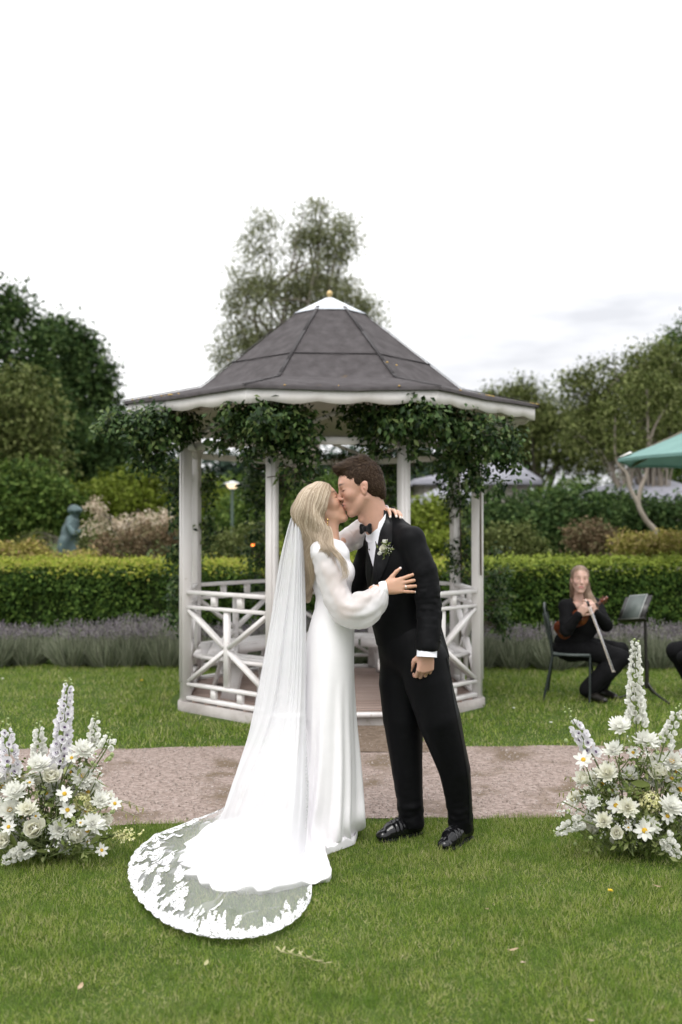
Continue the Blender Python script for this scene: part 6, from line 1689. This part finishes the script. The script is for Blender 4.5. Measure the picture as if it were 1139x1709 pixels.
def musician(T, label, mir, group):
    root = empty('person', T(985, 1165, 8.6) * [1, 1, 0], label, 'person', group)
    SK = (.56, .36, .29)
    if not mir: O = T(968, 968, 8.58); A = frame((-.06, -.985, -.02), U=(.05, -.02, 1))
    else: O = T(968, 968, 8.58); A = frame((-.9, -.3, -.05), U=(0, 0, 1))
    s = .93; nk_ = T(967, 1003, 8.62)
    sf = Soft(O - [.15, .15, .24], O + [.15, .15, .17], .008 if mir else .0046); Lm = head(sf, O, A, s, True)
    sf.cone(Lm(-.02, 0, -.05), nk_, .043, .045, .03); sf.cone(nk_, nk_ + [0, -.01, -.09], .045, .07, .03)
    V, F = sf.mesh(1); C = head_tint(V, O, A, s, SK, (.52, .22, .20), (.24, .16, .11), (.62, .33, .27), False)
    q = ((V - O) @ A.T) / s; w = np.exp(-(((q[:, 2] - .015) / .0045) ** 2 + ((np.abs(q[:, 1]) - .031) / .009) ** 4)) * (q[:, 0] > .07); C = C * (1 - w[:, None] * .8) + w[:, None] * .8 * np.array([.08, .06, .055])
    parts = [(V, F, C)]
    shn, shf = T(945, 1012, 8.52), T(995, 1010, 8.72); pel = T(955, 1075, 8.68)
    eln, wn = T(946, 1052, 8.42), T(966, 1026, 8.34); elf, wf = T(1012, 1044, 8.55), T(994, 1022, 8.38)
    kn_n, kn_f = T(1036, 1098, 8.50), T(1034, 1086, 8.68); ft_n, ft_f = T(982, 1150, 8.52), T(1000, 1146, 8.70)
    sf = soft([nk_, shn, shf, pel, eln, wn, elf, kn_n, ft_n, ft_f], .14, .014)
    sf.cone(nk_ + [0, 0, -.12], pel, .075, .09, .04); sf.chain([shn, eln, wn], [.036, .03, .022], .02); sf.chain([shf, elf, wf], [.036, .03, .022], .02); sf.cone(shn, shf, .04, .04, .03)
    sf.chain([pel, kn_n, ft_n], [.07, .045, .03], .03); sf.chain([pel, kn_f, ft_f], [.07, .045, .03], .03)
    V, F = sf.mesh(1); parts.append((V, F, SK))
    X = 1.0 if not mir else -1.0
    sf = soft([wn, wf], .12, .006 if mir else .0036)
    hand(sf, wn, (.55 * X, -.35, .7), (-.3 * X, -.9, .1), (.9 * X, -.3, 0), .95, [(40, 50, 30)] * 4, [5, 1, -3, -7], [(.6, .6, -.2), (.7, .5, -.4), (.8, .3, -.5)])
    hand(sf, wf, (-.45 * X, -.3, .75), (.5 * X, -.8, .1), (-.8 * X, -.5, 0), .95, [(30, 45, 30)] * 4, [5, 1, -3, -7], [(.6, .6, -.2), (.7, .5, -.4), (.8, .3, -.5)])
    V, F = sf.mesh(1); parts.append((V, F, SK)); V, F, C = merge(parts); obj('body', V, [F], m_skin, root, True, C)
    # black top and trousers
    sf = soft([nk_, shn, shf, pel, eln, wn, elf, wf], .15, .013 if mir else .0095)
    sf.ell((shn + shf) / 2 + [0, .02, -.10], (.165, .13, .20), None, .04); sf.cone((shn + shf) / 2 + [0, 0, -.2], pel, .115, .155, .06); sf.cone(nk_ + [0, .02, -.05], shn, .05, .055, .03); sf.cone(nk_ + [0, .02, -.05], shf, .05, .055, .03)
    sf.chain([shn, eln, wn], [.060, .055, .036], .03); sf.chain([shf, elf, wf], [.060, .055, .036], .03)
    sf.cone(nk_ + [0, -.06, .02], nk_ + [.01, -.11, -.14], .075, .012, .01, True); sf.cone(nk_ + [0, 0, .05], nk_, .06, .06, .01, True)
    V, F = sf.mesh(1); N = normals(V, F); V = V + N * (.004 * vnoise(V, 16, 3))[:, None]; obj('blouse', V, [F], m_black, root)
    sf = soft([pel, kn_n, kn_f, ft_n, ft_f], .17, .011)
    sf.ell(pel + [0, 0, -.03], (.17, .16, .12), None, .04); sf.chain([pel + [.03 * X, -.06, -.02], kn_n, T(1012, 1122, 8.5), ft_n], [.105, .078, .085, .075], .03); sf.chain([pel + [.03 * X, .07, -.02], kn_f, T(1012, 1118, 8.68), ft_f], [.105, .078, .085, .07], .03)
    V, F = sf.mesh(1); N = normals(V, F); V = V + N * (.005 * vnoise(V, 13, 4))[:, None]; V[:, 2] = np.maximum(V[:, 2], .03); obj('trousers', V, [F], m_black, root)
    for ft in (ft_n, ft_f):
        d = unit([.5 * X, -.75, 0]); h = np.array([ft[0], ft[1], 0]); sf = soft([h, h + d * .2], .08, .006)
        sf.chain([h + [0, 0, .05], h + d * .1 + [0, 0, .04], h + d * .18 + [0, 0, .028]], [.036, .036, .026], .02); sf.halfspace(h + [0, 0, .004], (0, 0, -1)); V, F = sf.mesh(1); obj('shoe', V, [F], m_ebony, root)
    # long hair, parted, falling over the far shoulder
    sf = soft([Lm(0, 0, .1), T(1000, 1035, 8.6), T(948, 1000, 8.6)], .09, .006)
    sf.ell(Lm(-.012, 0, .050), np.array([.100, .080, .087]) * s, A, .01); sf.ell(Lm(-.04, 0, -.01), np.array([.075, .072, .085]) * s, A, .02)
    sf.chain([Lm(-.03, .045, -.02), T(979, 988, 8.60), T(990, 1008, 8.56), T(997, 1030, 8.54)], [.045, .040, .036, .016], .02); sf.chain([Lm(-.03, -.05, -.02), T(955, 992, 8.64)], [.035, .02], .02)
    sf.ell(Lm(.10, 0, -.008), np.array([.075, .062, .100]) * s, A, .006, True)
    V, F = sf.mesh(1); hb = obj('hair', V, [F], m_hairMb, root); N = normals(V, F); rr = np.random.default_rng(5); k = rr.choice(len(V), 1500); fl = unit(np.array([0, 0, -1.]) + N[k] * .0 + rr.normal(size=(1500, 3)) * .08); fl = unit(fl - N[k] * np.sum(fl * N[k], 1, keepdims=True) * .9)
    t5 = np.linspace(0, 1, 5)[None, :, None]; ribbons('hair_strands', V[k][:, None] + N[k][:, None] * .002 + fl[:, None] * t5 * .05, .003, np.repeat(N[k][:, None], 5, 1), m_hairM, hb)
    return root
ID = lambda px, py, d: P(px, py, d)
musician(ID, 'seated person in black with long light hair holding violin and bow', False, 'musicians seated on the back lawn')
chair('dark metal framed chair under the violinist', ID, 'chairs for the musicians')
# a second musician, cut by the right edge of the photograph, sits mirrored
mx0 = P(1047, 0, 8.5)[0] + P(1125, 0, 8.5)[0]
def MIR(px, py, d):
    p = P(px, py, d); return np.array([mx0 - p[0], p[1], p[2]])
musician(MIR, 'person in black trousers cut off by the right edge, only the knee showing', True, 'musicians seated on the back lawn')
chair('metal chair of the half hidden person beyond the right edge', MIR, 'chairs for the musicians')

# violin under her arm
vn = empty('violin', P(950, 1060, 8.40), 'reddish violin tucked under the seated musician\'s arm', 'violin')
v0, v1 = P(930, 1058, 8.50), P(1026, 988, 8.36); ax_ = unit(v1 - v0); nn = unit(np.array([.15, -.9, .45]) - ax_ * (np.array([.15, -.9, .45]) @ ax_)); sd = np.cross(nn, ax_)
prof = [(0, .0), (.005, .045), (.03, .078), (.07, .083), (.11, .068), (.145, .054), (.18, .056), (.215, .068), (.255, .067), (.29, .05), (.31, .022), (.315, .0)]
pc = catmull(prof, 40); ring = [v0 + ax_ * a + sd * w for a, w in pc] + [v0 + ax_ * a - sd * w for a, w in pc[::-1][1:-1]]; n = len(ring); ring = np.array(ring); b = MB()
c0 = v0 + ax_ * .16
V = np.concatenate([ring + nn * .016, ring - nn * .016, ring * .6 + c0 * .4 + nn * .026, ring * .6 + c0 * .4 - nn * .026]); b.add(V, [[i, (i + 1) % n, n + (i + 1) % n, n + i] for i in range(n)] + [[2 * n + i, 2 * n + (i + 1) % n, (i + 1) % n, i] for i in range(n)] + [[n + i, n + (i + 1) % n, 3 * n + (i + 1) % n, 3 * n + i] for i in range(n)], [list(range(2 * n, 3 * n)), list(range(4 * n - 1, 3 * n - 1, -1))])
b.build('body', m_woodv, vn, False)
MB().bar(v0 + ax_ * .16 + nn * .036, v0 + ax_ * .43 + nn * .028, .026, .008, nn).build('fingerboard', m_ebony, vn)
MB().bar(v0 + ax_ * .30, v0 + ax_ * .46 + nn * .012, .022, .02, nn).build('neck', m_woodv, vn)
b = MB(); b.lathe(v0 + ax_ * .515 - sd * .012, [(0, 0), (.013, 0), (.016, .012), (.013, .024), (0, .024)], 12, sd); b.bar(v0 + ax_ * .45 + nn * .01, v0 + ax_ * .52, .02, .022, nn)
for k in range(4): b.bar(v0 + ax_ * (.465 + k * .012) - sd * .03, v0 + ax_ * (.465 + k * .012) + sd * .03, .006, .006, nn)
b.build('scroll', m_woodv, vn)
MB().bar(v0 + ax_ * .03 + nn * .03, v0 + ax_ * .13 + nn * .036, .03, .006, nn).build('tailpiece', m_ebony, vn); MB().bar(v0 + ax_ * .155 - sd * .02 + nn * .035, v0 + ax_ * .155 + sd * .02 + nn * .035, .003, .03, nn).build('bridge', m_bowh, vn)
b = MB()
for k in range(4): b.tube([v0 + ax_ * .12 + nn * .042 + sd * (.008 - k * .0053), v0 + ax_ * .46 + nn * .034 + sd * (.006 - k * .004)], .0007, 4)
b.build('strings', m_steel, vn)
bw_ = empty('violin_bow', P(1000, 1060, 8.27), 'pale violin bow held point down across the musician\'s knee', 'bow')
a, c = P(977, 1000, 8.28), P(1023, 1122, 8.22); MB().tube(catmull([a, a * .5 + c * .5 + [.004, 0, .004], c], 12), np.linspace(.0040, .0030, 12), 8).build('stick', m_bowh, bw_, True)
d_ = unit(c - a); sd_ = unit(np.cross(d_, [0, 1, 0])); MB().bar(a + sd_ * .018 + d_ * .04, c + sd_ * .014 - d_ * .01, .005, .002, (0, 1, 0)).build('hair', m_shirt, bw_); MB().bar(a + sd_ * .009 + d_ * .02, a + sd_ * .009 + d_ * .065, .02, .012, (0, 1, 0)).build('frog', m_ebony, bw_); MB().bar(c - d_ * .012, c + sd_ * .02, .006, .01, (0, 1, 0)).build('tip', m_bowh, bw_)

ms = empty('music_stand', G(1080, 1170), 'black music stand with tilted desk at the right, beside the violinist', 'music stand')
gb = G(1080, 1168); pt = np.array([gb[0] - .015, gb[1], P(1073, 1020, gb[1])[2]])
MB().tube([gb + [0, 0, .12], pt], .013, 10).build('pole', m_ebony, ms, True); MB().tube([gb + [0, 0, .10], gb + [0, 0, .34]], .019, 10).build('lower_tube', m_ebony, ms, True)
for k in range(3):
    an = 1.0 + k * 2.094; MB().tube(catmull([gb + [0, 0, .16], gb + [.10 * math.cos(an), .10 * math.sin(an), .07], gb + [.26 * math.cos(an), .26 * math.sin(an), .008]], 10), .009, 6).build('leg', m_ebony, ms, True)
dk = P(1060, 1014, gb[1] - .05); e1 = unit([.55, -.80, .12]); e2 = unit(np.array([.50, .30, .80]) - e1 * (np.array([.50, .30, .80]) @ e1)); e3 = np.cross(e1, e2)
MB().frame_box(dk, e1, e2, e3, .14, .115, .004).build('desk', m_ebony, ms); MB().frame_box(dk - e2 * .115 - e3 * .02, e1, e2, e3, .14, .005, .025).build('ledge', m_ebony, ms); MB().lathe(pt, [(0, -.03), (.022, -.02), (.022, .02), (0, .03)], 10, (1, 0, 0)).build('clamp', m_ebony, ms, True)
tb = empty('tablet', dk, 'grey tablet resting on the black music stand', 'tablet'); sgn = -1 if e3[1] > 0 else 1
MB().frame_box(dk + e3 * sgn * .010 - e2 * .0, e1, e2, e3, .095, .125, .004, ).build('case', m_screen, tb); MB().frame_box(dk + e3 * sgn * .0155, e1, e2, e3, .087, .115, .001).build('screen', m_seatp, tb)

# ------------------------------------------------------------------ statue, lamp, small light, parasol
m_bronze = surf('verdigris bronze', [(.03, .05, .052), (.055, .088, .09), (.10, .155, .16)], scale=7, rough=.55, metal=.25, bump=.3, bscale=40)
m_stonep = surf('plinth stone', [(.20, .19, .17), (.28, .27, .25)], scale=5, rough=.9, bump=.4)
SD = 17.0; st_ = empty('statue', P(122, 925, SD) * [1, 1, 0], 'green bronze statue of a robed figure in a round hat above the hedge', 'statue')
T = lambda px, py, dy=0: P(px, py, SD + dy)
sf = soft([T(100, 960), T(150, 845)], .35, .016)
sf.chain([T(118, 965), T(117, 930), T(116, 905), T(119, 885), T(121, 872)], [.21, .20, .155, .15, .12], .06)
sf.ell(T(126, 858), (.075, .085, .095), None, .02); sf.cone(T(122, 872), T(125, 862), .05, .05, .03); sf.ell(T(126, 852), (.125, .125, .07), None, .02); sf.ell(T(124, 848), (.09, .1, .06), None, .03)
sf.chain([T(116, 878, -.14), T(124, 892, -.2), T(143, 883, -.12)], [.065, .055, .04], .03); sf.chain([T(120, 878, .14), T(130, 893, .12), T(144, 882, .02)], [.065, .055, .04], .03); sf.ell(T(146, 881, -.06), (.06, .07, .03), None, .02)
sf.cone(T(108, 905, -.1), T(106, 935, -.08), .10, .13, .05)
V, F = sf.mesh(1); N = normals(V, F); V = V + N * (.012 * vnoise(V * [1, 1, .35], 9, 3))[:, None]; obj('figure', V, [F], m_bronze, st_)
c = T(118, 965); MB().box(c[0] - .3, SD - .3, 0, c[0] + .3, SD + .3, c[2] - .1).build('plinth', m_stonep, st_); MB().box(c[0] - .36, SD - .36, c[2] - .13, c[0] + .36, SD + .36, c[2] - .04).build('plinth_cap', m_stonep, st_)
lp = empty('garden_lamp', P(388, 880, 19) * [1, 1, 0], 'lit garden lamp with pale shade seen between the left gazebo posts', 'lamp')
m_lit, n_, l_, out_ = newmat('lit lamp glass'); em = n_.new('ShaderNodeEmission'); em.inputs['Color'].default_value = (1, .78, .50, 1); em.inputs['Strength'].default_value = 1.3; l_.new(em.outputs[0], out_.inputs['Surface'])
m_lampm = surf('pale lamp metal', [(.5, .5, .5), (.58, .58, .58)], scale=6, rough=.4)
c = P(388, 812, 19); MB().tube([[c[0], 19, 0], [c[0], 19, c[2]]], .03, 10).build('pole', m_polelamp, lp, True); MB().lathe(c, [(0, .11), (.05, .10), (.16, .06), (.17, .045), (.15, .045), (0, .06)], 20).build('lamp_shade', m_lampm, lp, True); MB().lathe(c, [(.06, -.04), (.085, -.02), (.115, .04), (0, .045)], 16).build('lamp_glass', m_lit, lp, True); MB().lathe(c, [(0, -.06), (.05, -.06), (.055, -.035), (0, -.03)], 12).build('lamp_collar', m_lampm, lp, True)
m_red, n_, l_, out_ = newmat('small orange light'); em = n_.new('ShaderNodeEmission'); em.inputs['Color'].default_value = (1, .22, .04, 1); em.inputs['Strength'].default_value = 4; l_.new(em.outputs[0], out_.inputs['Surface'])
ol = empty('path_light', P(423, 910, 12.6) * [1, 1, 0], 'tiny orange light above the hedge beside the bride\'s veil', 'light'); c = P(423, 910, 12.6)
MB().tube([[c[0], c[1], .9], [c[0], c[1], c[2] - .02]], .008, 6).build('stake', m_steel, ol, True); MB().lathe(c, [(0, -.022), (.016, -.016), (.022, 0), (.016, .016), (0, .022)], 10).build('bulb', m_red, ol, True)

m_canvas = surf('green canvas', [(.13, .25, .23), (.17, .31, .285)], scale=3, rough=.8, transl=.12, bump=.1, bscale=120)
m_canvd = surf('canvas trim', [(.62, .62, .58), (.7, .7, .66)], scale=8, rough=.8)
pr = empty('parasol', (5.0, 12.0, 0), 'green canvas garden parasol reaching in from the right edge', 'parasol')
tip = P(1031, 766, 12.0); R = 5.0 - tip[0]; zt = tip[2]; apex = zt + .78; nS = 8; rows = []
for f_ in np.linspace(0, 1, 9):
    ringp = []
    for k in range(nS * 4):
        s_ = k // 4; g = (k % 4) / 4; a0, a1 = math.pi + s_ * math.pi / 4, math.pi + (s_ + 1) * math.pi / 4
        p = np.array([math.cos(a0), math.sin(a0)]) * (1 - g) + np.array([math.cos(a1), math.sin(a1)]) * g
        sag = .05 * math.sin(math.pi * f_) + .03 * math.sin(math.pi * g) * f_; ringp.append([5.0 + p[0] * R * f_, 12 + p[1] * R * f_, apex - (apex - zt) * f_ - sag + .04 * math.sin(math.pi * g) * f_ * f_])
    rows.append(ringp)
cp_ = obj('canopy', np.array(rows).reshape(-1, 3), [sheet(nS * 4, 9, True)], m_canvas, pr, smooth=True)
edge = np.array(rows[-1]); n = len(edge); obj('valance', np.concatenate([edge, edge + [0, 0, -.035]]), [sheet(n, 2, True)], m_canvas, cp_)
MB().tube([[5, 12, 0], [5, 12, apex + .05]], .025, 10).build('pole', m_bark_pale, pr, True)
for k in range(8):
    a0 = math.pi + k * math.pi / 4; MB().bar([5, 12, apex - .05], [5 + math.cos(a0) * R * .98, 12 + math.sin(a0) * R * .98, zt - .02], .02, .02).build('rib', m_bark_pale, pr)
for k in range(8):
    a0 = math.pi + k * math.pi / 4; e_ = np.array([5 + math.cos(a0) * R, 12 + math.sin(a0) * R, zt]); i_ = np.array([5, 12, apex]); w_ = np.array([-math.sin(a0), math.cos(a0), 0])
    V = [e_ + (i_ - e_) * .0 + [0, 0, .012], e_ + (i_ - e_) * .09 + w_ * .10 + [0, 0, .0], e_ + (i_ - e_) * .09 + [0, 0, .02], e_ + (i_ - e_) * .09 - w_ * .10 + [0, 0, .0]]
    MB().add(V, [[0, 1, 2], [0, 2, 3]]).build('corner_patch', m_canvd, pr)
MB().lathe((5, 12, 0), [(0, .09), (.22, .09), (.25, .06), (.25, 0)], 20).build('base', m_stonep, pr)

# ------------------------------------------------------------------ things lying on the grass
m_dry = surf('dry leaf', [(.22, .15, .09), (.32, .23, .14), (.40, .30, .20)], scale=30, rough=.8)
m_dry2 = surf('pale dry sprig leaf', [(.26, .25, .11), (.34, .32, .17)], scale=30, rough=.8)
m_pink = surf('pinkish dry leaf', [(.34, .25, .19), (.44, .33, .26)], scale=30, rough=.8)
def fallen(label, px, py, L, mat, group='dry leaves on the front lawn', h=.03):
    c = G(px, py, h); V, F = petal(L, L * .6, .35, 6, point=.7); a = r.uniform(0, 6.28); V = V @ np.array([[math.cos(a), math.sin(a), 0], [-math.sin(a), math.cos(a), 0], [0, 0, 1]]) + c - [L / 2 * math.cos(a), L / 2 * math.sin(a), 0]
    root = empty('fallen_leaf', c, label, 'leaf', group); obj('blade', V, [F], mat, root); b = MB(); b.tube([V[1] + [0, 0, .001], V[1] - [L * .25 * math.cos(a), L * .25 * math.sin(a), 0]], .0009, 5); b.build('stalk', mat, root)
fallen('round tan dry leaf on the grass in front of the groom', 858, 1586, .032, m_dry); fallen('narrow pinkish dry leaf just below the round tan leaf', 874, 1608, .034, m_pink)
fallen('small brown leaf on the grass below the near shoe', 812, 1518, .026, m_dry); fallen('tan leaf at the bottom edge right of centre', 985, 1704, .026, m_pink); fallen('rusty curled leaf near the right edge of the front lawn', 1096, 1480, .034, m_dry); fallen('dry leaf on the grass near the left bottom edge', 135, 1647, .026, m_dry); fallen('brown leaf lying below the lace edge of the veil', 345, 1608, .024, m_dry2)
sp_ = empty('dry_sprig', G(515, 1590), 'pale dry leafy sprig lying on the grass right of the veil', 'sprig')
st0 = [G(468, 1588, .03), G(500, 1595, .035), G(545, 1608, .03)]; MB().tube(catmull(st0, 12), .0015, 5).build('stem', m_dry2, sp_, True)
for k in range(12):
    f_ = k / 11; c = catmull(st0, 12)[k] + [0, 0, .004]; V, F = petal(.024, .009, .3, 5, point=.7); a = r.uniform(-1.4, 1.4) + (0 if k % 2 else 3.1); V = V @ np.array([[math.cos(a), math.sin(a), 0], [-math.sin(a), math.cos(a), 0], [0, 0, 1]]) + c; obj('leaf', V, [F], m_dry2, sp_)
def wild(label, px, py, mats, R, name, far=False):
    c = G(px, py, .035); root = empty(name, c * [1, 1, 0], label, 'flower', 'small flowers in the grass'); MB().tube([c * [1, 1, 0], c], .0012, 5).build('stem', m_stemg, root, True)
    o = rosette([(9, R, R * .5, 10, .2, .002, 0), (7, R * .8, R * .45, 30, .2, .002, .001)], 3).build('petals', mats, root, True); o.matrix_parent_inverse = Matrix.Translation(-root_loc(root)); o.location = c
m_dand = surf('dandelion yellow', [(.65, .45, .02), (.78, .58, .04)], island=True, rough=.7)
wild('yellow dandelion in the grass at the right of the front lawn', 1019, 1487, m_dand, .011, 'dandelion'); wild('yellow dandelion on the back lawn left of the gazebo', 237, 1136, m_dand, .018, 'dandelion')
wild('white daisy on the back lawn beside the gazebo base', 858, 1182, m_petal, .014, 'lawn_daisy'); wild('white daisy on the back lawn in front of the chair', 920, 1206, m_petal, .014, 'lawn_daisy'); wild('white daisy on the back lawn at the left edge', 5, 1133, m_petal, .016, 'lawn_daisy')
